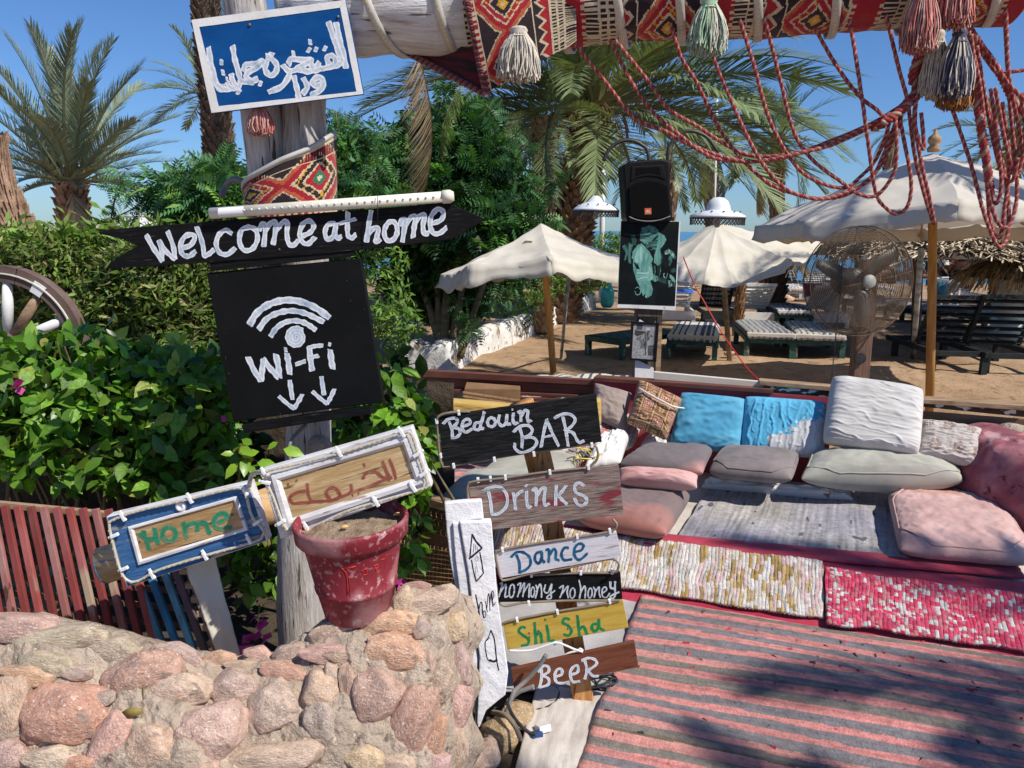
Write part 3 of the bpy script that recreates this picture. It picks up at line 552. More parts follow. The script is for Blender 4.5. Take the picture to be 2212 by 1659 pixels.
# small far palm left of the tall trunk
c = P(445, 205, 24); palm('small hazy palm just left of the tall dark trunk', (c.x, 24, 0), c, .2, .16, 20, 2.0, FAR, 9, -30, 70, ring=.3)
# large centre palm
cb = P(1250, 500, 14.5); cc = P(1283, 232, 14.5)
palm('big date palm with thick rough trunk behind the left parasol', (cb.x - .35, 14.5, 0), cc, .36, .33, 60, 4.3, GRN, 12, -22, 78, barkc=(.95, .8, .68), ring=.10, nuts=True, extra=[(200, 15, .8), (-8, 22, 1.05), (-15, 5, 1.0), (5, 38, 1.1), (12, 12, 1), (-25, 30, 1), (170, -5, .8)])
# pale trunk palm
cb = P(1176, 470, 12.9); cc = P(1174, 255, 12.9)
palm('slim palm with pale scaly trunk just left of the big date palm', (cb.x, 12.9, 0), cc, .165, .17, 14, 1.5, GRN, 17, -50, 60, barkc=(1.7, 1.4, 1.15), ring=.08, extra=[(215, -5, 1.1), (250, -10, 1.0), (190, 5, .9)])
# far palms to the right
for i, (x, y, d, L, nf, lab) in enumerate([(1438, 322, 22, 2.0, 26, 'middle distance palm half hidden behind the loudspeaker'), (1538, 318, 27, 2.1, 28, 'slender palm standing above the white domed lamp'), (1680, 300, 25, 2.5, 32, 'leafiest background palm right of the torn parasol, seen through the ropes'), (2190, 288, 19, 1.9, 24, 'dark palm at the right edge behind the rope bundle'), (1925, 285, 30, 1.2, 8, 'nearly bare palm trunk left of the white parasol peak')]):
    c = P(x, y, d); palm(lab, (c.x + .3, d, -.2), c, .24, .17, nf, L, FAR, 40 + i, -45, 70, group=None, barkc=(1.2, .95, .8), ring=.28, deadn=2, deadm=DEAD)
# dry hanging frond and its green neighbour
t = thing('dry_palm_frond', 'dry beige palm frond hanging down beneath the painted log beam', 'palm frond', P(885, 60, 6.5))
o = bpy.data.objects.new('frond', DEAD); col.objects.link(o); o.parent = t; W[o] = W[t]
o.matrix_local = Matrix.Rotation(R_(8), 4, 'Z') @ Matrix.Rotation(R_(78), 4, 'Y') @ Matrix.Scale(1.35, 4)
g2 = frond_mesh(70, 1, .24, .3, .2, .014, (.26, .32, .12), dead=True, seed=33)
t = thing('green_palm_frond', 'green drooping palm frond beside the dry one, under the carpet corner', 'palm frond', P(1010, 165, 6.8))
o = bpy.data.objects.new('frond', g2); col.objects.link(o); o.parent = t
o.matrix_local = Matrix.Rotation(R_(188), 4, 'Z') @ Matrix.Rotation(R_(62), 4, 'Y') @ Matrix.Scale(.72, 4)
# unseen palm added behind the camera, to the right: throws the frond shadows on the striped rug
palm('date palm beside the path, behind the striped rug', (4.75, -1.3, 0), (4.75, -1.3, 4.4), .2, .17, 30, 1.6, GRN, 77, -25, 60, ring=.15)
for i_, (x_, y_, h_) in enumerate(((5.3, 5.6, 5.1), (10.6, 11.6, 5.2), (12.5, 14.5, 5.4))): palm(['nearest of the tall shade palms standing right of the lounge', 'middle one of the shade palms to the right of the beach loungers', 'farthest shade palm on the right, toward the water'][i_], (x_, y_, 0), (x_, y_, h_), .2, .17, 12 if not i_ else 26, 2.3, GRN, 90 + i_, -35, 75, ring=.2)  # out of view, added so their crowns shade the sand
palm('second date palm beside the path, further right along the rug', (6.55, .1, 0), (6.55, .1, 4.6), .2, .17, 16, 1.9, GRN, 78, -25, 60, ring=.15)  # out of view, added for the frond shadows at the rug's right side
# ================================================================ bushes, hedge, feathery tree
def ell(n, blobs, shell=.75):
    wts = np.array([b[3] * b[4] * b[5] for b in blobs], float) ** .67; wts /= wts.sum(); idx = rng.choice(len(blobs), n, p=wts); B = np.array(blobs, float)[idx]
    d = rng.normal(size=(n, 3)); d /= np.linalg.norm(d, axis=1)[:, None]; r = shell + (1 - shell) * rng.random(n) ** .5; r *= 1 + .10 * np.sin(d[:, 0] * 7 + idx) * np.cos(d[:, 2] * 6)
    return B[:, :3] + d * B[:, 3:6] * r[:, None]
def blob(x, y, d, rx, ry, rz):
    p = P(x, y, d); return (p.x, p.y, p.z, rx * d / FP, ry, rz * d / FP)
# feathery tree
tb = [blob(930, 330, 10, 95, .8, 80), blob(1000, 300, 10.3, 65, .8, 65), blob(870, 400, 9.6, 95, .8, 75), blob(1000, 400, 10, 120, .9, 90), blob(1085, 440, 10.5, 60, .7, 50), blob(1070, 490, 9.6, 105, .8, 60), blob(950, 500, 10, 110, .8, 80), blob(1040, 570, 11.3, 110, .6, 55), blob(920, 600, 10.1, 90, .6, 60), blob(965, 655, 10.3, 70, .3, 38), blob(780, 450, 9.8, 55, .8, 45), blob(760, 510, 9.5, 60, .7, 50), blob(735, 370, 10, 30, .5, 45)]
t = thing('feathery_tree', 'dark green feathery leaved tree filling the middle, left of the parasol', 'tree', (P(960, 600, 9.5).x, 9.5, 0))
n = 4300; pos = ell(n, tb, .55); cloud(FEA_T, FEA_F, n, pos, .30, 'leaf_matt', 'crown', t, cols=rcols(n, (.035, .10, .030), .5, (.11, .25, .04), .16), up=(.25, -.35, .8), upw=.45)
n = 4200; pos = ell(n, [tuple(list(q[:3]) + [q[3] * .84, q[4] * .7, q[5] * .84]) for q in tb], .2); cloud(FEA_T, FEA_F, n, pos, .30, 'leaf_matt', 'inner_foliage', t, cols=rcols(n, (.018, .052, .018), .3))  # same leaves coloured darker, painting the shade inside the crown
b = MB()
for x0, x1, y1 in ((950, 900, 380), (970, 1030, 330), (990, 1090, 450), (960, 800, 420), (955, 960, 260)):
    p0 = Vector((P(x0, 600, 9.5).x, 9.5, .1)); p1 = P(x1, y1, 9.9); b.tube(cr([p0, p0.lerp(p1, .4) + Vector((.05, .1, .1)), p1], 6), [.06] * 4 + [.04] * 5 + [.012] * 4, 7)
b.build('trunk', 'stem', t)
def sprigs(parent, lst, d, colr, n=9, sz=.2):
    V = []; Pp = []
    bb = MB()
    for pts in lst:
        q = cr([P(x, y, d) for x, y in pts], 5); bb.tube(q, [.007] * len(q), 4, cap=False)
        for k in range(len(q)):
            for _ in range(2): Pp.append(q[k] + Vector([random.uniform(-.04, .04) for _ in range(3)]))
    bb.build('twig', 'stem', parent); Pp = np.array(Pp); cloud(FEA_T, FEA_F, len(Pp), Pp, sz, 'leaf_matt', 'sprig_leaves', parent, cols=rcols(len(Pp), colr, .3), up=(.2, -.5, .7), upw=.5)
sprigs(t, [[(760, 420), (750, 300), (745, 240)], [(900, 330), (880, 270), (870, 240)], [(940, 260), (960, 215), (965, 190)], [(1060, 290), (1065, 250), (1050, 225)], [(840, 380), (835, 330), (850, 290)], [(1100, 360), (1120, 330), (1140, 310)], [(1140, 420), (1180, 400), (1205, 380)], [(1150, 520), (1190, 500), (1200, 480)], [(700, 400), (715, 300), (730, 250)], [(1060, 640), (1120, 650), (1150, 690)], [(980, 640), (1010, 690), (1020, 720)]], 9.3, (.05, .13, .04))
# lighter feathery shrub left of the posts and one on the far side of them
for lab, bl, lst, d_ in (('bright green feathery shrub to the left of the twin posts, above the arrow sign', [blob(440, 440, 6.6, 85, .4, 45), blob(480, 400, 6.6, 55, .4, 40), blob(400, 420, 6.7, 55, .4, 35)], [[(430, 440), (400, 390), (365, 380)], [(450, 420), (430, 370), (440, 350)], [(480, 400), (470, 360), (500, 345)], [(400, 440), (360, 430), (340, 400)], [(240, 470), (255, 400), (270, 370)], [(250, 470), (300, 440), (290, 400)]], 6.5),
                        ('pale feathery shrub to the right of the twin posts, behind the arrow tip', [blob(740, 410, 7.5, 40, .4, 55), blob(765, 340, 7.6, 24, .3, 45), blob(800, 450, 7.6, 45, .4, 35)], [[(735, 420), (735, 330), (725, 240)], [(760, 400), (775, 330), (770, 260)], [(790, 420), (820, 370), (830, 340)], [(780, 330), (800, 290), (810, 280)]], 7.4)):
    p = P(bl[0][0], 500, 7); t = thing('feathery_shrub', lab, 'shrub', (bl[0][0], bl[0][1], 0)); n = 1000; pos = ell(n, bl, .3); cloud(FEA_T, FEA_F, n, pos, .20, 'leaf_matt', 'foliage', t, cols=rcols(n, (.07, .18, .06), .35, (.16, .30, .05), .15), up=(.25, -.4, .7), upw=.45)
    sprigs(t, lst, d_, (.08, .20, .06), sz=.15)
    b = MB(); b.tube([Vector((bl[0][0], bl[0][1], 0)), Vector((bl[0][0] + .05, bl[0][1], bl[0][2]))], .03, 6); b.build('trunk', 'stem', t)
# hedge of small leaves, left
def boxpos(n, x0, x1, y0, z0, z1, rough=.18, depth=.6, topslope=0):
    xs = rng.uniform(x0, x1, n); f = rng.random(n); front = rng.random(n) < .72
    z = np.where(front, rng.uniform(z0, z1, n), z1 - rng.random(n) ** 2 * .15); y = np.where(front, y0 + rng.random(n) ** 2 * .25, y0 + rng.uniform(0, depth, n))
    wob = np.array([rough * noise.noise(Vector((x * 1.6, zz * 1.6, yy))) + rough * .5 * noise.noise(Vector((x * 4, zz * 4, 3))) for x, zz, yy in zip(xs, z, y)])
    return np.stack([xs, y - wob, z + wob * .8 + topslope * (xs - x0) + np.where(front, -.15 * ((z - z0) / (z1 - z0) < 0), 0)], 1)
hx0 = P(-60, 560, 5.6).x; hx1 = P(560, 560, 5.6).x
t = thing('hedge', 'clipped hedge of small pointed green leaves behind the wagon wheel', 'hedge', ((hx0 + hx1) / 2, 5.9, 0))
n = 14000; pos = boxpos(n, hx0, hx1, 5.6, .5, 1.56, .26, 1.5); ud = np.array((.2, -.5, .75))
cloud(SLIM_T, SLIM_F, n, pos, .085, 'leaf_matt', 'foliage', t, cols=rcols(n, (.12, .185, .032), .55, (.24, .23, .09), .18), up=ud, upw=.45)
n = 1500; pos = boxpos(n, hx0, hx1, 5.75, .5, 1.54, .2, 1.5); pos[:, 2] = np.abs(rng.normal(size=n)) * .08 + 1.55; cloud(SLIM_T, SLIM_F, n, pos, .11, 'leaf_matt', 'top_shoots', t, cols=rcols(n, (.16, .26, .045), .35), up=(.3, -.3, .4), upw=.3)
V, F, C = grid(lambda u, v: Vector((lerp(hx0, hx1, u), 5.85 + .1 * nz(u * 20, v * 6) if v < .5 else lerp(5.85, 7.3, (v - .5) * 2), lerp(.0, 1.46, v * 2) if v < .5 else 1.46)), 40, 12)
finish('branches', V, F, 'dark_soil', t, kind=None)  # dark sheet behind the leaves, standing in for shade inside the hedge
# hedge behind the white garden wall
t = thing('far_hedge', 'bright green hedge growing behind the low white garden wall', 'hedge', (P(1150, 640, 13).x, 13, 0))
bl = [blob(830, 620, 8.0, 55, .4, 110), blob(860, 700, 8.2, 50, .4, 60), blob(1140, 610, 12, 90, .5, 45), blob(1230, 600, 14.5, 90, .6, 40), blob(1290, 575, 17, 80, .8, 40), blob(1330, 530, 19, 60, .8, 28), blob(1370, 530, 19.5, 60, .8, 25), blob(1085, 645, 12.3, 70, .4, 38)]
n = 7500; pos = ell(n, bl, .6); cloud(SLIM_T, SLIM_F, n, pos, .11, 'leaf_matt', 'foliage', t, cols=rcols(n, (.10, .20, .03), .35, (.2, .3, .05), .15), up=ud, upw=.45)
# large leaved bougainvillea in front
bl = [blob(110, 800, 3.15, 190, .25, 85), blob(300, 830, 3.1, 170, .25, 90), blob(440, 850, 3.0, 100, .22, 90), blob(60, 930, 3.0, 150, .25, 110), blob(230, 960, 2.95, 170, .22, 100), blob(400, 980, 2.95, 130, .22, 90), blob(480, 1020, 3.0, 70, .15, 60), blob(-80, 880, 3.1, 120, .25, 160), blob(840, 850, 3.0, 60, .15, 85), blob(880, 930, 2.95, 55, .12, 90), blob(860, 1010, 3.0, 60, .12, 60), blob(740, 960, 3.1, 60, .15, 70), blob(905, 1020, 2.9, 30, .08, 80), blob(560, 1230, 3.0, 55, .12, 90), blob(500, 1150, 3.0, 60, .12, 60), blob(892, 1180, 2.9, 22, .06, 75)]
bt = thing('bougainvillea_bush', 'bougainvillea bush with broad glossy leaves around the board of the wireless sign', 'bush', (P(300, 900, 3.1).x, 3.1, 0))
me = bpy.data.meshes.new('leaf'); me.from_pydata(LEAF_T, [], LEAF_FT); me.materials.append(mat('leaf_obj', [(.7,) * 3, (1,) * 3, (1.25,) * 3], 5, 3, bump=.25, bscale=9, bdist=.02, rough=.36, spec=.45, ocol=True, trans=.30, tcol=(1.35, 1.6, .35))); me.polygons.foreach_set('use_smooth', [True] * 8)
pts = ell(1500, bl, .9); pts = pts[np.argsort(pts[:, 1])][:520]; pts = pts[rng.permutation(len(pts))[:260]]
for p in pts:
    o = bpy.data.objects.new('leaf', me); col.objects.link(o); o.parent = bt
    nr = (Vector((.25, -.5, .75)) + Vector([random.uniform(-.55, .55) for _ in range(3)])).normalized(); a = Vector((random.uniform(-1, 1), random.uniform(-.5, .1), -.6)); a = (a - nr * a.dot(nr)).normalized(); q = nr.cross(a); s = random.uniform(.062, .105)
    M4 = Matrix(((a.x, q.x, nr.x, p[0]), (a.y, q.y, nr.y, p[1]), (a.z, q.z, nr.z, p[2]), (0, 0, 0, 1))) @ Matrix.Scale(s, 4)
    o.matrix_local = W[bt].inverted() @ M4; g = random.uniform(.5, 1.45); o.color = (.15 * g, .30 * g, .028 * g, 1) if random.random() > .08 else (.30, .36, .05, 1)  # front leaves coloured brighter to look sunlit
n = 3600; pos = ell(n, bl, .55); cloud(LEAF_T, LEAF_FT, n, pos, .074, 'leaf', 'foliage', bt, cols=rcols(n, (.10, .21, .022), .7, (.26, .26, .06), .06), up=(.15, -.35, .8), upw=.42)
n = 1500; pos = ell(n, [tuple(list(q[:3]) + [q[3] * .9, q[4] * .6, q[5] * .9]) for q in bl], .0); pos[:, 1] += .28; cloud(LEAF_T, LEAF_FT, n, pos, .09, 'leaf', 'shaded_foliage', bt, cols=rcols(n, (.04, .09, .015), .3))  # rear leaves coloured darker to paint shade deep in the bush
b = MB()
for i in range(34):
    q = Vector(ell(1, bl, .7)[0]); r0_ = Vector((q.x + random.uniform(-.3, .3), q.y + .2, .1)); b.tube(cr([r0_, r0_.lerp(q, .5) + Vector((random.uniform(-.1, .1), .05, 0)), q], 4), [.012] * 4 + [.008] * 3 + [.004] * 2, 5, cap=False)
b.build('stem', 'stem', bt)
V, F, C = grid(lambda u, v: Vector((lerp(-2.9, -.28, u), 3.6 + .1 * nz(u * 12, v * 5), lerp(0, 1.22 - .25 * u, v))), 30, 10); finish('inner_thicket', V, F, 'dark_soil', bt)  # plain dark sheet standing in for the shade behind the leaves
def flower(lab, x, y, d, k=5, s=.035):
    p = P(x, y, d); b = MB()
    for i in range(k):
        for j in range(3):
            a = Vector([random.uniform(-1, 1) for _ in range(3)]).normalized(); c = p + Vector([random.uniform(-s, s) * (k > 2) * 1.4 for _ in range(3)]); q = a.orthogonal().normalized() * s * .5
            b.add([c, c + a * s * .6 + q, c + a * s * 1.1, c + a * s * .6 - q], [(0, 1, 2, 3)])
    o = b.build('flower', 'petal', label=lab, cat='flower', group='pink bougainvillea flowers')
flower('single pink bougainvillea flower at the left edge of the leafy bush', 40, 832, 2.75, 2); flower('magenta bougainvillea cluster low between the fence and the post', 545, 1385, 2.4, 7, .04); flower('magenta bract hanging above the low cluster, beside the cream cloth', 560, 1345, 2.45, 2, .03)
flower('small magenta flower at the foot of the white plank', 862, 1262, 2.5, 2, .025); flower('tiny pink flower beside the lower left corner of the black square sign', 490, 905, 2.6, 1, .02)
# ================================================================ garden wall and vase
wl = [G(875, 792), G(970, 799), G(1040, 766), G(1110, 735), G(1190, 702), G(1250, 676), G(1290, 662)]
t = thing('garden_wall', 'low whitewashed peeling garden wall running back along the sand', 'wall', wl[1])
V = []; F = []; pr = []
pts = []
for i in range(len(wl) - 1):
    for q in range(10): pts.append(wl[i].lerp(wl[i + 1], q / 10))
for i, p in enumerate(pts):
    nx = pts[min(i + 1, len(pts) - 1)] - pts[max(0, i - 1)]; nn = Vector((nx.y, -nx.x, 0)).normalized()
    if nn.dot(CAM - p) < 0: nn = -nn
    h = .30 + .06 * nz(i * .3, 0) + .02 * nz(i * 1.3, 4) + .03 * i / len(pts); wd = .26
    for dz, off in ((-.15, .03), (h * .5, .0 + .02 * nz(i * .8, 2)), (h - .03, -.01), (h, -.04), (h + .015, -.14), (h, -wd + .03), (h * .5, -wd)): V.append(p + nn * off + Vector((0, 0, dz + .008 * nz(i * 2.2, off * 9))))
F = [(i * 7 + j, i * 7 + j + 1, (i + 1) * 7 + j + 1, (i + 1) * 7 + j) for i in range(len(pts) - 1) for j in range(6)] + [tuple(range(7)), tuple((len(pts) - 1) * 7 + j for j in range(7))[::-1]]
finish('wall_body', V, F, 'old_white_wall', t)
SM = [stone_mesh(s, 4 if s < 9 else 2) for s in range(12)]
for m_ in SM: m_.materials.append(MT['granite'])
def stone(c, rx, ry, rz, ang, colr, parent=None, label=None, si=None, name='stone', cat='rock', group=None, ax=None):
    o = bpy.data.objects.new(name, SM[si if si is not None else random.randrange(9)]); col.objects.link(o)
    a, u_, f_ = ax if ax else (RT, UP, -F_)
    e1 = a * math.cos(ang) + u_ * math.sin(ang); e2 = u_ * math.cos(ang) - a * math.sin(ang)
    M4 = Matrix(((e1.x * rx, e2.x * ry, f_.x * rz, c.x), (e1.y * rx, e2.y * ry, f_.y * rz, c.y), (e1.z * rx, e2.z * ry, f_.z * rz, c.z), (0, 0, 0, 1)))
    if parent is not None: o.parent = parent; o.matrix_local = W[parent].inverted() @ M4
    else: o.matrix_world = M4; props(o, label, cat, group)
    o.color = (*colr, 1); return o
for i, (x, y, wpx, hpx) in enumerate([(1240, 632, 34, 15), (1262, 622, 30, 16), (1290, 610, 34, 14), (1222, 643, 22, 9), (1185, 655, 26, 8)]):
    stone(P(x, y + 2, 15.2 - .25 * i), wpx / 2 * 15 / FP, hpx / 2 * 15 / FP * 1.2, .12, .1, (.50, .40, .29), t)
b = MB(); c = G(1311, 664); s = 64 / FP * c.y * .985
b.lathe([(0, 0), (.14, .0), (.19, .05), (.235, .16), (.225, .26), (.245, .34), (.235, .42), (.245, .50), (.20, .62), (.15, .70), (.13, .80), (.135, .92), (.165, .98), (.16, 1.0), (.11, 1.0), (.10, .85)], c, 28)
V = [c + (Vector(v) - c) * s for v in b.v]; finish('vase', V, b.f, 'turquoise', label='turquoise ribbed clay vase standing on the sand at the end of the garden wall', cat='vase')
c = P(2192, 650, 12.5); c.z = 0.02; b = MB(); b.lathe([(0, .0), (.20, 0), (.30, .12), (.33, .30), (.25, .45), (.24, .52), (.30, .62), (.34, .66), (.26, .66), (.2, .5)], c + Vector((0, 0, .3)), 28); b.lathe([(.0, 0), (.3, 0), (.3, .3), (0, .3)], c, 12)
b.build('jar', 'jar_white', label='big pale spotted jar at the right edge beneath the straw roof', cat='jar')
# ================================================================ loungers
def lounger(lab, x, y, yaw, m, kind='flat', back=0, mattress=None, L=1.5, Wd=.62, group='sun loungers on the beach', ylen=None, sc=1.0, end=True):
    """x,y: image point on the ground under the middle of the near end"""
    p = G(x, y, 0); t = thing('sun_lounger', lab, 'sun lounger', M4=Matrix.Translation(p) @ Matrix.Rotation(R_(yaw), 4, 'Z') @ Matrix.Scale(sc, 4), group=group); M4 = W[t]
    hw = Wd / 2; z = .25
    b = MB()
    for s in (-1, 1): b.box((s * hw - .025, 0, z - .07), (s * hw + .025, L, z), M4)
    b.box((-hw + .026, -.0, z - .075), (hw - .026, .035, z - .005), M4); b.box((-hw + .026, L - .035, z - .075), (hw - .026, L, z - .005), M4)
    b.build('frame', m, t, smooth=False, bevel=.004)
    for (lx, ly) in ((-hw, .06), (hw, .06), (-hw, L - .3), (hw, L - .3)):
        b = MB(); b.box((lx - .036, ly - .035, -.12), (lx + .036, ly + .035, z - .07), M4); b.build('leg', m, t, smooth=False)
    if kind == 'back':      # raised back rest at the near end, seen from behind
        a = R_(back); hinge = .62; n = 7; bl = .72
        for i in range(n):
            s0 = bl * i / n; y0 = hinge - s0 * math.cos(a); z0 = z + s0 * math.sin(a) + .02; y1 = hinge - (s0 + bl / n * .72) * math.cos(a); z1 = z + (s0 + bl / n * .72) * math.sin(a) + .02
            b = MB(); b.bar(M4 @ Vector((-hw + .03, (y0 + y1) / 2, (z0 + z1) / 2)), M4 @ Vector((hw - .03, (y0 + y1) / 2, (z0 + z1) / 2)), .02, bl / n * .72, up=M4.to_3x3() @ Vector((0, math.sin(a), math.cos(a)))); b.build('slat', m, t, smooth=False)
        b = MB()
        for s in (-1, 1): b.bar(M4 @ Vector((s * (hw - .03), hinge, z + .02)), M4 @ Vector((s * (hw - .03), hinge - bl * math.cos(a) * 1.02, z + .02 + bl * math.sin(a) * 1.02)), .045, .035)
        b.bar(M4 @ Vector((-hw, hinge - bl * math.cos(a), z + .02 + bl * math.sin(a))), M4 @ Vector((hw, hinge - bl * math.cos(a), z + .02 + bl * math.sin(a))), .04, .05)
        b.build('back_frame', m, t, smooth=False, bevel=.003)
        b = MB(); b.box((-hw - .02, -.03, .08), (hw + .02, .0, z), M4)
        if end: b.build('end_panel', m, t, smooth=False, bevel=.003)
        if mattress:
            def cf(u, v): return STRIPE(u * Wd / .62, mattress)
            def pt(u, v):
                s0 = bl * 1.03 * (1 - v); return M4 @ Vector((lerp(-hw + .02, hw - .02, u), hinge - s0 * math.cos(a) + .05 * math.sin(a), z + .03 + s0 * math.sin(a) + .05 * math.cos(a) + .01 * nz(u * 8, v * 8)))
            cloth_sheet('mattress', pt, 22, 8, 'woven', None, None, t, cf, solid=.05)
    else:
        n = 16
        for i in range(n):
            y0 = .05 + (L - .1) * i / n; b = MB(); b.box((-hw + .026, y0, z - .012), (hw - .026, y0 + (L - .1) / n * .72, z + .008), M4); b.build('slat', m, t, smooth=False)
        if mattress:
            ml = ylen or L
            def cf(u, v): return STRIPE(u, mattress)
            def pt(u, v):
                e = (1 - abs(2 * u - 1) ** 8) ** .5 * (1 - abs(2 * v - 1) ** 20) ** .5; yy = lerp(-.05, ml, v)
                return M4 @ Vector((lerp(-hw - .03, hw + .03, u), yy, z + .02 + .075 * e + .015 * nz(u * 5, v * 9, p.x) + (max(0, v - .35)) * math.tan(R_(back)) * ml * .9))
            cloth_sheet('mattress', pt, 26, 22, 'woven', None, None, t, cf, solid=.05)
            b = MB(); b.box((-hw - .02, -.045, z + .005), (hw + .02, .02, z + .07), M4); b.build('mattress_end', 'canvas' if mattress != 'navy' else 'white_cloth', t, smooth=False, bevel=.012)
    return t
def STRIPE(u, k):
    f = (u * 9.0) % 1.0
    if k == 'grey': return (.14, .15, .18) if f < .30 else ((.33, .32, .30) if f < .5 else (.50, .47, .40))
    if k == 'navy': return (.03, .035, .075) if f < .5 else (.46, .46, .46)
    if k == 'dim': return (.12, .13, .16) if f < .45 else (.36, .35, .32)
    if k == 'pale': return (.22, .22, .24) if f < .18 else (.56, .52, .44)
    return (.05, .07, .13) if f < .3 else ((.05, .07, .13) if .40 < f < .46 else (.62, .60, .54))
lounger('green lounger with navy and white striped mattress, first right of the framed photo', 1492, 774, -16, 'lounger_green', mattress='blue')
lounger('green lounger with grey striped mattress, left one of the pair beside the fan post', 1662, 768, -9, 'lounger_green', mattress='dim')
lounger('green lounger with grey and cream striped mattress nearest to the fan post', 1768, 772, -13, 'lounger_green', mattress='grey')
lounger('bare slatted blue green lounger left of the framed photo', 1300, 768, -48, 'lounger_green', L=1.5)
lounger('blue striped lounger low behind the maroon rail, left of the framed photo', 1290, 945, -12, 'lounger_green', mattress='blue', L=1.15)
lounger('dark lounger with raised back just right of the orange umbrella pole', 2075, 800, -4, 'lounger_dark', 'back', 62, None, Wd=.66, end=False)
lounger('dark lounger with raised back cut off by the right edge', 2192, 806, -6, 'lounger_dark', 'back', 66, None, Wd=.70, end=False)
lounger('white slatted lounger with raised back beside the horse poster', 1461, 700, -6, 'plastic_white', 'back', 58)
lounger('dark lounger with raised back and striped headrest behind the torn parasol pole', 1555, 700, -4, 'lounger_dark', 'back', 64, 'dim')
lounger('white slatted lounger with half raised back, right of the torn parasol pole', 1638, 704, -3, 'plastic_white', 'back', 42)
lounger('green lounger with navy mattress and white front edge left of the fan', 1716, 708, -3, 'lounger_green', mattress='navy')
lounger('white lounger partly covered by the lower left of the fan', 1793, 706, -4, 'plastic_white', 'back', 40)
lounger('blue bare lounger behind the right side of the fan', 1920, 690, 5, 'lounger_green', mattress='navy')
lounger('dark lounger with thin striped mattress right of the orange pole', 2010, 698, 28, 'lounger_dark', mattress='dim')
lounger('green lounger with pale striped mattress at the right edge', 2165, 715, 18, 'lounger_green', mattress='pale', Wd=.75)
lounger('low white lounger seen between fan and torn parasol, with towel', 1730, 650, -5, 'plastic_white', mattress='blue')
lounger('white lounger with pink towel left of the fan rim', 1762, 641, -8, 'plastic_white', 'back', 35)
lounger('black lounger with upright back near the water left of the fan', 1712, 625, 0, 'lounger_dark', 'back', 68)
lounger('white lounger with orange towel seen through the fan', 1835, 634, -3, 'plastic_white', mattress='pale')
lounger('white lounger with a sunbather seen through the fan', 1905, 640, 6, 'plastic_white')
lounger('slatted pale lounger with raised back in the third row behind the torn parasol', 1545, 625, 2, 'plastic_white', 'back', 60)
lounger('shaded striped lounger beside the horse poster, far row', 1470, 612, 6, 'lounger_dark', mattress='pale')
lounger('lounger with striped mattress in the far row right of the torn parasol pole', 1612, 640, 4, 'lounger_dark', mattress='dim')
lounger('white lounger with dark cloth over its back near the seated couple', 2088, 656, -8, 'plastic_white', 'back', 42)
lounger('white framed lounger the couple sits on near the water', 2068, 622, -4, 'plastic_white', 'back', 40)
lounger('black lounger backrest with cream towel left of the seated couple', 2030, 615, 4, 'lounger_dark', 'back', 62)
def drape(lab, x, y, d, wpx, hpx, m, name='towel', cat='towel', tilt=.5):
    c = P(x, y, d); w_ = wpx * d / FP; h_ = hpx * d / FP
    cloth_sheet(name, lambda u, v: c + Vector(((u - .5) * w_, (v - .5) * h_ * tilt + .02 * nz(u * 8, v * 6, x), (v - .5) * h_ + .02 * nz(u * 9, v * 3, y))), 14, 10, m, lab, cat, solid=.012)
drape('bright pink towel hanging on a lounger left of the fan hub', 1758, 626, 15.6, 42, 26, 'towel_pink', tilt=.9)
drape('orange and white patterned towel seen through the fan', 1822, 622, 16, 44, 20, 'towel_orange', tilt=1.2)
drape('blue and white towel beside the lower corner of the horse poster', 1478, 629, 14.4, 40, 8, 'towel_blue', tilt=.9)
drape('white towel spread below the fan hub', 1893, 647, 14.6, 40, 16, 'white_cloth', tilt=1.2)
drape('black cloth draped over the white lounger below the seated couple', 2072, 610, 15.8, 40, 24, 'swimwear', 'cloth', 'cloth')
drape('cream towel over the top of the black backrest beside the couple', 2033, 567, 17, 34, 10, 'cream_cloth')
# plastic side table with bags
c = G(2042, 660); t = thing('side_table', 'small white plastic table with bags on it near the orange pole', 'table', c)
b = MB(); b.box((c.x - .24, c.y - .2, .42), (c.x + .24, c.y + .2, .46)); b.build('tabletop', 'plastic_white', t, smooth=False, bevel=.01)
for sx in (-.2, .2):
    for sy in (-.16, .16): b = MB(); b.bar(c + Vector((sx, sy, -.1)), c + Vector((sx, sy, .42)), .04, .04); b.build('leg', 'plastic_white', t, smooth=False)
def bag(lab, x, y, d, m, s):
    c = P(x, y, d); bm = bmesh.new(); bmesh.ops.create_icosphere(bm, subdivisions=3, radius=s)
    V = [(c.x + v.co.x * (1 + .25 * nz(v.co.z * 9, v.co.y * 9)), c.y + v.co.y * .6, c.z + v.co.z * (.9 + .3 * nz(v.co.x * 12, 3))) for v in bm.verts]; F = [tuple(q.index for q in f.verts) for f in bm.faces]; bm.free(); finish('bag', V, F, m, label=lab, cat='bag')
bag('teal mesh bag hanging beside the white plastic table', 2026, 628, 14.6, 'bag_blue', .2); bag('clear pale plastic bag on the white plastic table', 2058, 618, 14.8, 'white_cloth', .15)
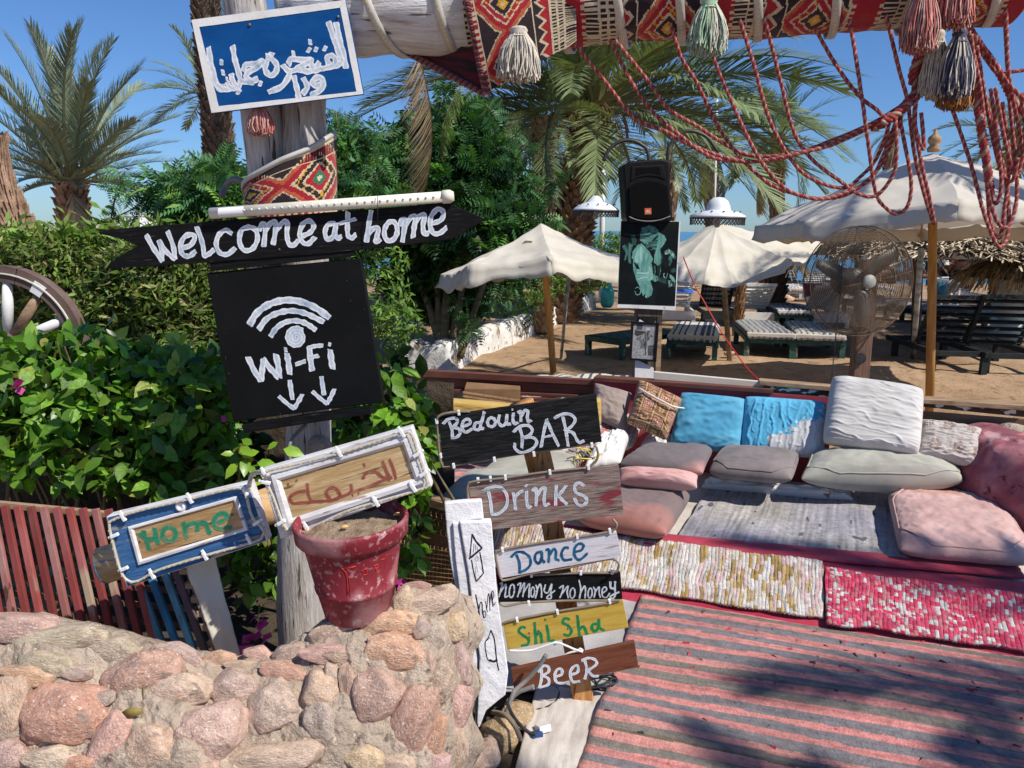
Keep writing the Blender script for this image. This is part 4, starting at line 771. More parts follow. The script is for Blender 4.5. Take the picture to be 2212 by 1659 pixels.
# ================================================================ people near the water
def skin_body(name, J, E, m, parent, sub=2):
    me = bpy.data.meshes.new(name); inv = W[parent].inverted(); me.from_pydata([tuple(inv @ Vector(j[0])) for j in J], E, []); me.materials.append(MT[m]); o = bpy.data.objects.new(name, me); col.objects.link(o); o.parent = parent; W[o] = W[parent]
    bpy.context.view_layer.objects.active = o; md = o.modifiers.new('skin', 'SKIN'); md.use_smooth_shade = True
    sv = me.skin_vertices[0].data if me.skin_vertices else None
    if sv is None:
        return o
    for i, j in enumerate(J): sv[i].radius = (j[1], j[2] if len(j) > 2 else j[1]); sv[i].use_root = i == 0
    s = o.modifiers.new('sub', 'SUBSURF'); s.levels = sub; s.render_levels = sub; return o
def add_skin_layer(o): pass
def person_sitting(lab, base, hair, dx=0, swim=True):
    t = thing('person', lab, 'person', base); B = Vector(base)
    def j(x, y, z, r, r2=None): return (B + Vector((x, y, z)), r, r2 or r)
    J = [j(0, 0, .12, .17, .13), j(0, -.01, .32, .14, .10), j(0, 0, .50, .17, .11), j(dx * .2, .02, .60, .06), j(dx * .5, .03, .66, .05), j(dx, .04, .76, .085, .10), j(dx, .04, .86, .07, .08),
         j(-.17, .02, .53, .06), j(-.24, .05, .30, .045), j(-.18, .22, .14, .035), j(-.12, .3, .12, .03), j(.17, .02, .53, .06), j(.24, .05, .30, .045), j(.18, .22, .14, .035), j(.12, .3, .12, .03),
         j(-.10, .25, .12, .09), j(-.12, .55, .10, .07), j(-.12, .9, .05, .05), j(-.12, 1.0, .08, .035), j(.10, .25, .12, .09), j(.12, .55, .10, .07), j(.12, .9, .05, .05), j(.12, 1.0, .08, .035)]
    E = [(0, 1), (1, 2), (2, 3), (3, 4), (4, 5), (5, 6), (2, 7), (7, 8), (8, 9), (9, 10), (2, 11), (11, 12), (12, 13), (13, 14), (0, 15), (15, 16), (16, 17), (17, 18), (0, 19), (19, 20), (20, 21), (21, 22)]
    mk_skin('body', J, E, 'skin', t)
    bm = bmesh.new(); bmesh.ops.create_icosphere(bm, subdivisions=3, radius=1)
    V = [B + Vector((dx + v.co.x * .098, .03 + v.co.y * .115, .80 + v.co.z * (.125 if v.co.z > 0 else .14 if hair == 'hair_blond' else .06))) for v in bm.verts]; F = [tuple(q.index for q in f.verts) for f in bm.faces]; bm.free(); finish('hair', V, F, hair, t)
    b = MB(); b.lathe([(.172, .0), (.185, .08), (.175, .14)], B + Vector((0, 0, .04)), 20)
    if hair == 'hair_blond': b.lathe([(.150, .0), (.158, .02), (.152, .035)], B + Vector((0, 0, .37)), 20)
    V = [(B.x + (v[0] - B.x), B.y + (v[1] - B.y) * .78, v[2]) for v in b.v]; finish('swimwear', V, b.f, 'swimwear', t)
def mk_skin(name, J, E, m, parent):
    inv = W[parent].inverted(); bm = bmesh.new(); lay = bm.verts.layers.skin.verify(); vs = []
    for i, jj in enumerate(J):
        v = bm.verts.new(inv @ Vector(jj[0])); v[lay].radius = (jj[1], jj[2]); v[lay].use_root = (i == 0); vs.append(v)
    for a, c in E: bm.edges.new((vs[a], vs[c]))
    me = bpy.data.meshes.new(name); bm.to_mesh(me); bm.free(); me.materials.append(MT[m]); o = bpy.data.objects.new(name, me); col.objects.link(o); o.parent = parent; W[o] = W[parent]
    md = o.modifiers.new('skin', 'SKIN'); md.use_smooth_shade = True; s = o.modifiers.new('sub', 'SUBSURF'); s.levels = 2; s.render_levels = 2; return o
for lab, x, dd, hr, dx in (('person with dark hair sitting with bare back, leaning toward the blond companion', 2048, 17.3, 'hair_dark', .05), ('blond person in dark swimwear sitting with bare back to us by the water', 2077, 17.0, 'hair_blond', 0)):
    p = P(x, 601, dd); person_sitting(lab, p, hr, dx)
p = P(1925, 607, 16.6); t = thing('person', 'sunbather lying on a lounger, seen through the right of the fan', 'person', p)
J = [(p + Vector(a), r, r2) for a, r, r2 in (((0, 0, .1), .12, .15), ((-.25, 0, .12), .10, .15), ((-.48, 0, .13), .10, .17), ((-.60, 0, .15), .05, .05), ((-.74, 0, .18), .09, .09), ((.35, -.08, .10), .075, .075), ((.75, -.1, .12), .05, .05), ((.85, -.1, .2), .03, .03), ((.35, .1, .14), .075, .075), ((.6, .12, .34), .06, .06), ((.85, .1, .1), .04, .04), ((-.4, -.24, .12), .045, .045), ((-.1, -.28, .1), .035, .035))]
mk_skin('body', J, [(0, 1), (1, 2), (2, 3), (3, 4), (0, 5), (5, 6), (6, 7), (0, 8), (8, 9), (9, 10), (2, 11), (11, 12)], 'skin', t)
b = MB(); b.lathe([(.16, -.07), (.17, 0), (.16, .07)], p + Vector((.0, 0, .1)), 16, M4=Matrix.Rotation(R_(90), 3, 'Y')); b.build('swimwear', 'swimwear', t)
# ================================================================ parasols
def parasol(lab, apex, foot, rad, sides, drop, val, m, polem, pr, rot=0, sag=.06, tilt=(0, 0), wind=0, seed=0, rag=0, holes=(), group=None, ribs=True, top=None, rimp=None, belly=.035):
    A = Vector(apex); t = thing('parasol', lab, 'parasol', foot, group=group); S = len(rimp) if rimp else sides
    def rim(k):
        if rimp: return P(*rimp[k % S])
        a = rot + 2 * math.pi * k / S; return A + Vector((math.cos(a) * rad, math.sin(a) * rad * 1.0, -drop + tilt[0] * math.cos(a) + tilt[1] * math.sin(a)))
    V = []; F = []; nr, na = 22, 16
    for k in range(S):
        p0, p1 = rim(k), rim(k + 1); o = len(V)
        for i in range(nr + 1):
            for j in range(na + 1):
                f = i / nr; g = j / na; q = A.lerp(p0.lerp(p1, g), f); cv = math.sin(math.pi * g); q = q - Vector((0, 0, sag * cv * f * f + belly * rad * math.sin(math.pi * f))) + (A - q) * (.05 * cv * f)
                q += Vector((0, 0, .02 * rad * nz(q.x * 2.5, q.y * 2.5, seed) + .014 * nz(q.x * 9, q.y * 3, seed) - .02 * max(0, 1 - 5 * abs(nz(q.x * 1.6 + q.y * .5, q.y * 4, seed + 3))))); V.append(q)
        for i in range(nr):
            for j in range(na):
                c_ = (V[o + i * (na + 1) + j] + V[o + (i + 1) * (na + 1) + j + 1]) / 2
                if any((c_ - h).length < hr for h, hr in holes): continue
                F.append((o + i * (na + 1) + j, o + (i + 1) * (na + 1) + j, o + (i + 1) * (na + 1) + j + 1, o + i * (na + 1) + j + 1))
    finish('canopy', V, F, m, t)
    for k in range(S):
        o = k * (nr + 1) * (na + 1) + nr * (na + 1); e = [V[o + j] for j in range(na + 1)]; VV = []; FF = []
        for j, p in enumerate(e):
            out = Vector((p.x - A.x, p.y - A.y, 0)).normalized(); hh = val * (1 + rag * .7 * nz(p.x * 4, p.y * 4, seed))
            for i in range(4): VV.append(p + out * (.002 + wind * i * i * .01 + .014 * nz(j * .9 + k * 7, i * .5)) - Vector((0, 0, hh * i / 3)))
        FF = [(j * 4 + i, (j + 1) * 4 + i, (j + 1) * 4 + i + 1, j * 4 + i + 1) for j in range(na) for i in range(3)]
        finish('valance', VV, FF, m, t, solid=.003)
    if ribs:
        for k in range(S): b = MB(); b.bar(A - Vector((0, 0, .16)), rim(k) - Vector((0, 0, .10)), .02, .02); b.build('rib', polem, t, smooth=False)
    b = MB(); fo = Vector(foot); b.tube([fo - Vector((0, 0, .2)), fo.lerp(A, .5), A - Vector((0, 0, .03))], pr, 14); b.build('pole', polem, t)
    if top: b = MB(); b.lathe([(.0, .0), (.05, .0), (.06, .03), (.035, .06), (.06, .09), (.055, .13), (.02, .16), (.012, .2), (0, .21)], A, 16); b.build('finial', top, t)
    return t
a = P(1168, 480, 7.6); f = P(1204, 822, 7.6); f.z = 0
parasol('worn beige parasol on an orange wooden pole, left of the horse poster', a, f, 1.0, 8, .50, .17, 'umbrella_cloth', 'teak_pole', .034, sag=.05, wind=.6, rag=1.0, seed=3, holes=[(P(1140, 520, 7.15), .045), (P(1222, 508, 7.15), .035)],
        rimp=[(953, 590, 7.5), (1013, 567, 6.75), (1192, 550, 6.45), (1350, 567, 6.8), (1400, 575, 7.6), (1350, 560, 8.5), (1180, 552, 8.8), (1020, 572, 8.4)])
a = P(1549, 478, 9.6); f = G(1580, 775)
parasol('torn cream parasol on a thin bamboo pole in front of the beach', a, f, 1.2, 6, .52, .03, 'umbrella_cloth', 'timber_worn', .035, sag=.05, wind=.5, rag=.8, seed=8, ribs=False, holes=[(P(1506, 512, 9.0), .045)],
        rimp=[(1771, 521, 9.9), (1727, 566, 9.1), (1708, 558, 8.9), (1690, 584, 8.7), (1583, 613, 8.4), (1520, 606, 8.4), (1440, 596, 8.7), (1390, 575, 9.3), (1400, 545, 10.4), (1560, 540, 10.9), (1700, 535, 10.6)])
a = P(2016, 328, 7.4); f = P(2010, 900, 7.3); f.z = 0
parasol('large off white parasol with valance and finial at upper right', a, f, 1.4, 8, .60, .15, 'umbrella_white', 'teak_pole', .040, sag=.03, belly=-.03, wind=.2, rag=.25, seed=5, top='wicker',
        rimp=[(1632, 488, 7.7), (1741, 476, 6.3), (2072, 430, 5.7), (2330, 446, 6.4), (2400, 480, 7.8), (2250, 486, 9.0), (1990, 492, 9.4), (1770, 492, 8.9)])
b = MB(); q0 = P(1228, 600, 8.6); q1 = G(1212, 772); b.tube([q1, q0], .022, 10); b.build('parasol_pole', 'old_pole', label='thin white peeling metal pole behind the orange pole of the left parasol', cat='pole')
b = MB(); q0 = P(1990, 540, 8.9); q1 = G(1972, 772); b.tube([q1, q0], .034, 10); b.build('parasol_pole', 'old_pole', label='peeling white and blue pole just left of the orange pole on the right', cat='pole')
b = MB(); b.tube([G(1978, 745) - Vector((0, 0, .1)), P(1984, 520, 10.5)], .07, 12, wob=.2); b.build('thatch_pole', 'bark_palm', label='rough brown trunk pole carrying the straw parasol by the fan', cat='pole', color=(.6, .5, .4))
# thatched parasols
def thatch(lab, apex, rad, drop, foot, n=2600, seed=0, colr=(.40, .31, .20), long=.5, flat=.25, pole=True, ex=1.0, net=False):
    A = Vector(apex); t = thing('thatched_parasol', lab, 'parasol', foot); r = np.random.default_rng(seed)
    az = r.uniform(0, 2 * math.pi, n); f = r.random(n) ** .6; fr = f * (1 + .10 * np.sin(az * 5 + seed)); x = np.cos(az) * rad * fr * ex; y = np.sin(az) * rad * fr; z = -drop * fr ** 1.25 - .05 * np.sin(az * 3 + 1) * fr
    V = []; F = []; C = []
    for i in range(n):
        p = A + Vector((x[i], y[i], z[i] + r.uniform(-.06, .02))); d = Vector((math.cos(az[i]) * ex, math.sin(az[i]), -drop / rad * 1.1))
        if net: d = d * .5 + Vector((r.normal() * .9, r.normal() * .5, r.normal() * .16))
        else: d += Vector((r.normal() * .3, r.normal() * .3, r.normal() * .12))
        d.normalize(); l = long * r.uniform(.3, .7) * (.6 if net else 1)
        if f[i] > .88 and not net: d = (d + Vector((0, 0, -1.1))).normalized()
        s = d.cross(Vector((r.normal() * .3, r.normal() * .3, 1))).normalized() * r.uniform(.008, .016); k = len(V)
        V += [p - s, p + s, p + d * l + s * .6, p + d * l - s * .6]; F.append((k, k + 1, k + 2, k + 3)); q = r.uniform(.55, 1.45); C.append(tuple(c * q for c in colr))
    finish('thatch', V, F, 'straw', t, cols=C, kind='stuff')
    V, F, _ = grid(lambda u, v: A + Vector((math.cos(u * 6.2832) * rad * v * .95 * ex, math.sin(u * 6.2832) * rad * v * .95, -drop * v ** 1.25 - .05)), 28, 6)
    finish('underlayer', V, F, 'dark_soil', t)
    if pole: b = MB(); b.tube([Vector(foot) - Vector((0, 0, .2)), A - Vector((0, 0, .05))], .08, 10, wob=.3); b.build('pole', 'bark_palm', t, color=(.5, .4, .33))
thatch('woven straw parasol roof beside the orange pole, right of the fan', P(2075, 405, 11), 1.45, .90, G(2010, 720), 6500, 2, (.56, .46, .32), .36, net=True, pole=False)
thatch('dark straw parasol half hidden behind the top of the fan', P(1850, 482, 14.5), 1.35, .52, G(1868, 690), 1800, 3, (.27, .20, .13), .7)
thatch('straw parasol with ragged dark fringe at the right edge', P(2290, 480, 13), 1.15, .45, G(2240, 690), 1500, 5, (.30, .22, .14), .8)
thatch('low golden straw parasol over the spotted jar at the right edge', P(2250, 520, 11.5), 1.0, .5, G(2262, 700), 1500, 6, (.50, .36, .19), .6, pole=False)
thatch('far straw parasol near the water behind the torn parasol', P(1640, 530, 18), 1.1, .45, G(1652, 640), 700, 7, (.25, .18, .11), .7)
for lab, x, y0, y1, d, r_, m_ in (('stout dark palm trunk behind the right edge of the torn parasol', 1668, 690, 560, 14.0, .20, None), ('dark palm trunk at far right under the straw roof', 2150, 660, 520, 15, .17, None), ('bundle of dry reed around a pole behind the torn parasol', 1592, 720, 600, 11.8, .08, 1)):
    p0 = G(x, y0); p1 = Vector((p0.x + .03, p0.y, P(x, y1 - 40, p0.y).z)); t = thing('palm_tree' if not m_ else 'reed_bundle', lab, 'palm trunk' if not m_ else 'pole', p0)
    palm_trunk('trunk', [p0 - Vector((0, 0, .1)), p0.lerp(p1, .5), p1], r_, r_ * .9, t, (.45, .35, .28) if not m_ else (1.2, .85, .55), ring=.12)
# stones and boards on the sand
for i, (x, y, wx, wy, d0) in enumerate([(1770, 642, 0, 0, 0), (1580, 772, 26, 10, 0), (1540, 585, 60, 26, 18), (1860, 640, 40, 22, 0), (1455, 755, 26, 12, 0), (1690, 648, 60, 30, 0), (2085, 735, 60, 16, 0)]):
    if not wx: continue
    p = G(x, y); k = p.y / FP; stone(p + Vector((0, .1, .04)), wx / 2 * k, wy / 2 * k * 1.3, wy * k, 0, (.50, .38, .27), label=['', 'small stone at the foot of the torn parasol pole', 'pale boulder on the shore above the far loungers', 'stone under the lounger behind the fan', 'stone behind the leg of the navy striped lounger', 'dark boulder right of the torn parasol', 'heap of sandy stones below the dark lounger on the right'][i])
# masts and lamp post
for x, y0, y1, d, lab in ((1303, 520, 335, 20, 'white lamp post far behind the left hanging lamp'), (1549, 480, 215, 24, 'thin white mast above the domed hanging lamp')):
    a = P(x, y0, d); b_ = P(x, y1, d); b = MB(); b.tube([Vector((a.x, d, -.3)), Vector((b_.x, d, b_.z))], .07 if d == 20 else .035, 10); o = b.build('lamp_post', 'plastic_white', label=lab, cat='pole')
# ================================================================ speaker post with poster, framed photo, lamps
DP = 5.25
p0 = P(1392, 838, DP); t = thing('display_post', 'dark wooden post holding poster and loudspeaker behind the lounge', 'post', (p0.x, DP + .06, 0))
b = MB(); b.bar((P(1392, 838, DP).x, DP + .07, 0), (P(1402, 480, DP).x, DP + .07, P(1402, 400, DP).z), .13, .10, up=(0, 1, 0)); b.build('shaft', 'dark_trunk', t, smooth=False, bevel=.006)
b = MB(); b.bar((P(1424, 838, DP).x, DP + .05, 0), (P(1428, 660, DP).x, DP + .05, P(1428, 660, DP).z), .035, .05, up=(0, 1, 0)); b.build('batten', 'timber_worn', t, smooth=False)
b = MB(); b.box((P(1378, 670, DP).x, DP - .01, P(1378, 683, DP).z), (P(1430, 670, DP).x, DP + .15, P(1378, 668, DP).z)); b.build('crosspiece', 'dark_trunk', t, smooth=False)
for pl in ([(1371, 832), (1372, 775), (1412, 795), (1415, 832)], [(1375, 705), (1382, 690), (1420, 712), (1400, 720)]):
    b = MB(); V = [P(x, y, DP - .012) for x, y in pl]; b.add(V + [v + Vector((0, .006, 0)) for v in V], [(0, 1, 2, 3), (7, 6, 5, 4), (0, 4, 5, 1), (1, 5, 6, 2), (2, 6, 7, 3), (3, 7, 4, 0)]); b.build('silver_tape', 'white_paint', t, smooth=False)
for sx, ex, ey, ly in ((-1, 1302, 345, 432), (1, 1552, 330, 440)):      # bent tube arms
    s0 = P(1400 if sx < 0 else 1445, 345, DP + .05); e0 = P(ex, ey, DP + .05)
    pts = [P(x, y, DP + .05) for x, y in ([(1402, 480), (1402, 345), (1385, 312), (1352, 303), (1320, 318), (1303, 348)] if sx < 0 else [(1444, 480), (1442, 345), (1452, 305), (1485, 283), (1525, 295), (1552, 330)])]
    b = MB(); b.tube(cr(pts, 6), .012, 8); b.build('lamp_arm', 'dark_metal', t)
def grid_color(shapes, bgc):
    """paint polygons (px lists) into a colour lookup"""
    def inside(x, y, pl):
        c = False; n = len(pl); j = n - 1
        for i in range(n):
            xi, yi = pl[i]; xj, yj = pl[j]
            if (yi > y) != (yj > y) and x < (xj - xi) * (y - yi) / (yj - yi) + xi: c = not c
            j = i
        return c
    bb = [(min(p[0] for p in s[0]), max(p[0] for p in s[0]), min(p[1] for p in s[0]), max(p[1] for p in s[0])) for s in shapes]
    def f(x, y):
        out = bgc(x, y) if callable(bgc) else bgc
        for (s, b_) in zip(shapes, bb):
            if b_[0] <= x <= b_[1] and b_[2] <= y <= b_[3] and inside(x, y, s[0]):
                out = s[1](x, y) if callable(s[1]) else s[1]
        return out
    return f
def fatline(pts, w_):
    pts = [Vector((*p, 0)) for p in pts]; pts = cr(pts, 4) if len(pts) > 2 else pts; L = []; Rr = []
    for i, p in enumerate(pts):
        tt = (pts[min(i + 1, len(pts) - 1)] - pts[max(0, i - 1)]); tt = tt.normalized() if tt.length else Vector((1, 0, 0)); q = Vector((-tt.y, tt.x, 0)) * w_ / 2 * (1 - .5 * abs(2 * i / (len(pts) - 1) - 1)); L.append((p.x + q.x, p.y + q.y)); Rr.append((p.x - q.x, p.y - q.y))
    return L + Rr[::-1]
# poster, coordinates of the enlarged crop (809 x 952)
TE = (.22, .50, .42); TM = (.12, .32, .27); TD = (.035, .10, .085); TL = (.42, .70, .62); BK = (.006, .010, .010)
def fur(a, b_, sx=.03, sy=.012, s=1): return lambda x, y: mixc(a, b_, min(1, max(0, .5 + 1.1 * nz(x * sx, y * sy, s))))
PS = [([(165, 280), (230, 245), (270, 270), (240, 300), (205, 400), (185, 420), (200, 340)], fur(BK, TM, .08, .01)), ([(235, 260), (215, 330), (225, 430), (250, 450), (245, 350), (265, 280)], fur(TD, TM, .1, .01)),
      ([(250, 180), (285, 175), (300, 230), (295, 275), (262, 265)], TD), ([(310, 270), (350, 255), (395, 300), (420, 330), (455, 400), (440, 440), (455, 520), (430, 600), (455, 690), (440, 740), (400, 770), (360, 745), (330, 660), (295, 590), (270, 500), (255, 400), (265, 330)], fur(TM, TE, .05, .015)),
      ([(300, 330), (340, 280), (370, 330), (345, 420), (330, 520), (300, 470), (280, 380)], fur(TE, TL, .06, .01)), ([(272, 430), (310, 440), (335, 500), (300, 490)], BK), ([(276, 425), (320, 437), (330, 460), (300, 447)], TM), ([(255, 400), (268, 400), (270, 500), (300, 600), (280, 590), (258, 500)], BK),
      ([(330, 640), (400, 625), (450, 680), (435, 740), (385, 745), (350, 720)], fur(TM, TE)), ([(365, 740), (385, 735), (405, 750), (390, 775), (375, 785)], BK), ([(380, 745), (398, 742), (398, 762), (386, 765)], TL),
      (fatline([(285, 680), (310, 665), (340, 690), (330, 730), (300, 735), (285, 700)], 9), TE), ([(335, 170), (350, 110), (420, 88), (470, 100), (510, 140), (480, 150), (400, 190), (335, 210)], fur(TD, TM)), ([(330, 200), (400, 160), (500, 130), (510, 160), (430, 240), (375, 260), (335, 230)], fur(TD, TE, .02, .06)),
      ([(380, 250), (470, 230), (500, 190), (510, 240), (480, 320), (430, 320), (395, 290)], fur(BK, TM, .02, .05)), ([(385, 250), (430, 240), (440, 262), (400, 275)], TD), ([(392, 255), (412, 250), (410, 264)], TL), ([(505, 150), (560, 180), (580, 220), (560, 260), (520, 310), (545, 380), (535, 440), (500, 462), (462, 430), (470, 360), (490, 290), (500, 220)], fur(TM, TE, .05, .008)),
      ([(520, 310), (545, 380), (535, 440), (520, 455), (530, 380)], TD), ([(560, 330), (600, 305), (650, 340), (672, 390), (655, 400), (610, 350), (570, 360)], fur(TD, TL, .06, .04)), ([(600, 360), (640, 380), (630, 430), (610, 470), (600, 440)], fur(BK, TM, .09, .02)),
      (fatline([(470, 460), (475, 520), (465, 560)], 8), TM), (fatline([(500, 462), (505, 500), (500, 540)], 7), TD), (fatline([(520, 460), (525, 510), (515, 555)], 7), TM),
      ([(390, 525), (415, 510), (412, 470), (425, 468), (440, 510), (460, 550), (450, 590), (420, 608), (385, 590), (370, 550)], fur(TE, TL)), (fatline([(420, 530), (370, 535), (305, 530)], 18), TL), (fatline([(410, 550), (360, 556), (298, 562)], 17), TE), (fatline([(400, 568), (350, 578), (308, 592)], 17), TL), (fatline([(410, 588), (370, 596), (322, 608)], 16), TE),
      ([(450, 550), (500, 560), (510, 600), (470, 615), (445, 595)], fur(TD, TE, .06, .02)), ([(500, 565), (590, 590), (640, 630), (600, 640), (510, 610)], fur(BK, TD)), (fatline([(560, 530), (555, 560), (570, 580)], 8), TL), (fatline([(590, 530), (585, 560), (575, 585)], 6), TE), ([(610, 540), (650, 570), (668, 620), (640, 610), (612, 575)], TE), ([(600, 600), (620, 600), (640, 650), (600, 670)], fur(BK, TL, .12, .02)), ([(620, 500), (660, 480), (672, 520), (630, 530)], TD), (fatline([(640, 600), (655, 625), (650, 660)], 7), TM)]
Zp = (713.2 + 1 * (2380 - 1300) * .5486, 850 * .5486, 340 / 809 * .5486)
sg = Sign('poster', 'teal tinted poster of a veiled rider holding a horse, below the loudspeaker', 'poster', Z(Zp, [(157, 46), (715, 50), (665, 885), (120, 858)]), DP - .03)
cs = sg.c; q4 = [Vector((*c, 0)) for c in cs]
b = MB(); ar = cs[::-1]; b.prism(ar, -.012, 0, sg.M); b.build('panel', 'white_paint', sg.o, smooth=False)
gc = grid_color(PS, lambda x, y: mixc(BK, (.016, .022, .024), max(0, nz(x * .01, y * .01))))
zc4 = Z(Zp, [(157, 48), (700, 54), (660, 845), (125, 825)]); zl = [Vector((*sg.l(c), .0012)) for c in zc4]; uv4 = [Vector(c) for c in [(157, 48, 0), (700, 54, 0), (660, 845, 0), (125, 825, 0)]]
def cfp(u, v): q = bil(uv4, u, v); return gc(q.x, q.y)
V, F, C = grid(lambda u, v: sg.M @ bil(zl, u, 1 - v), 110, 150, lambda u, v: cfp(u, 1 - v)); finish('print', V, F, 'print', sg.o, cols=C, smooth=False)
# framed black and white photograph
Zq = (2400 * .5486, 1200 * .5486, 300 / 816 * .5486)
sg = Sign('framed_photo', 'small black framed grey photograph of a robed figure, hung below the poster', 'picture frame', Z(Zq, [(235, 178), (530, 195), (500, 612), (212, 590)]), DP - .035)
cs = sg.c; b = MB(); inn = [sg.l(c) for c in Z(Zq, [(258, 205), (500, 218), (474, 588), (237, 572)])]
for i in range(4):
    j = (i + 1) % 4; b.prism([cs[j], cs[i], inn[i], inn[j]], -.02, .004, sg.M)
b.build('frame', 'black_plastic', sg.o, smooth=False, bevel=.001)
g = lambda k: (k, k, k)
PF = [([(260, 205), (290, 205), (285, 390), (245, 390)], g(.42)), ([(290, 205), (355, 205), (352, 272), (288, 268)], fur(g(.05), g(.16), .2, .2)), ([(240, 390), (330, 400), (330, 490), (240, 495)], fur(g(.25), g(.5), .1, .08)), ([(235, 490), (480, 480), (474, 588), (237, 572)], fur(g(.25), g(.55), .06, .06)), ([(410, 440), (490, 430), (480, 545), (410, 545)], fur(g(.03), g(.2), .1, .04)),
      ([(272, 265), (300, 275), (360, 280), (400, 300), (340, 320), (300, 340), (268, 322)], g(.07)), ([(280, 375), (330, 330), (380, 300), (430, 300), (470, 350), (440, 345), (425, 370), (400, 400), (395, 470), (330, 470), (330, 390), (300, 370)], fur(g(.05), g(.3), .1, .02)), ([(340, 330), (375, 305), (370, 360), (330, 380)], g(.36)), ([(390, 270), (400, 245), (435, 250), (437, 275), (410, 285)], g(.62)), ([(400, 280), (432, 272), (430, 300), (408, 305)], g(.12)), ([(335, 470), (350, 470), (360, 560), (345, 565)], g(.5)), ([(395, 470), (410, 470), (410, 540), (398, 540)], g(.5)), ([(375, 390), (385, 390), (392, 540), (380, 540)], g(.06))]
gc2 = grid_color(PF, lambda x, y: g(.36 + .12 * nz(x * .02, y * .02)))
uv4b = [Vector(c) for c in [(258, 205, 0), (500, 218, 0), (474, 588, 0), (237, 572, 0)]]; zl2 = [Vector((*sg.l(c), -.003)) for c in Z(Zq, [(258, 205), (500, 218), (474, 588), (237, 572)])]
def cfq(u, v): q = bil(uv4b, u, v); return gc2(q.x, q.y)
V, F, C = grid(lambda u, v: sg.M @ bil(zl2, u, 1 - v), 50, 74, lambda u, v: cfq(u, 1 - v)); finish('print', V, F, 'print', sg.o, cols=C, smooth=False)
# loudspeaker
sg = Sign('loudspeaker', 'black plastic loudspeaker with orange badge on top of the post', 'loudspeaker', [(1345, 352), (1447, 343), (1455, 478), (1352, 480)], DP - .07)
fr = [sg.l(c) for c in [(1346, 356), (1362, 348), (1430, 343), (1446, 347), (1450, 440), (1454, 474), (1445, 480), (1362, 482), (1353, 474), (1350, 420)]]
b = MB(); b.prism(fr[::-1], -.26, 0, sg.M); b.build('cabinet', 'black_plastic', sg.o, smooth=False, bevel=.012)
inn = [sg.l(c) for c in Z(Zp, [])]
gr = [sg.l(c) for c in [(1357, 405), (1375, 394), (1400, 390), (1425, 393), (1441, 402), (1445, 440), (1447, 466), (1425, 472), (1400, 475), (1375, 472), (1360, 466)]]
b = MB(); b.prism(gr[::-1], -.002, .012, sg.M); b.build('grille', 'grille', sg.o, smooth=False, bevel=.006)
rim = cr([Vector((*sg.l(c), .012)) for c in [(1358, 468), (1375, 475), (1400, 478), (1425, 475), (1447, 467)]], 5); b = MB(); b.tube([sg.M @ p for p in rim], .004, 6); b.build('grille_rim', 'cable_grey', sg.o)
hn = [sg.l(c) for c in [(1364, 360), (1432, 356), (1438, 388), (1420, 382), (1400, 380), (1380, 383), (1362, 392)]]; b = MB(); b.prism(hn[::-1], -.002, .006, sg.M); b.build('horn_surround', 'black_plastic', sg.o, smooth=False, bevel=.004)
hn = [sg.l(c) for c in [(1374, 364), (1423, 361), (1427, 378), (1400, 373), (1372, 380)]]; b = MB(); b.prism(hn[::-1], .004, .0075, sg.M); b.build('horn_throat', 'grille', sg.o, smooth=False)
bd = [sg.l(c) for c in [(1391.5, 450), (1406, 449.5), (1406.5, 463), (1392, 463.5)]]; b = MB(); b.prism(bd[::-1], .012, .0145, sg.M); b.build('badge', 'badge', sg.o, smooth=False)
sg.letters((0, 0, 1), [[[(1395, 453.5), (1395, 459), (1393.5, 459.5)]], [[(1397.6, 453.5), (1397.6, 459.6)], [(1397.6, 454), (1399.8, 455), (1397.8, 456.4), (1400, 458), (1397.8, 459.4)]], [[(1402, 453.5), (1402, 459.4), (1404.5, 459.4)]]], 1.0, 'letter_white', z=.0146)
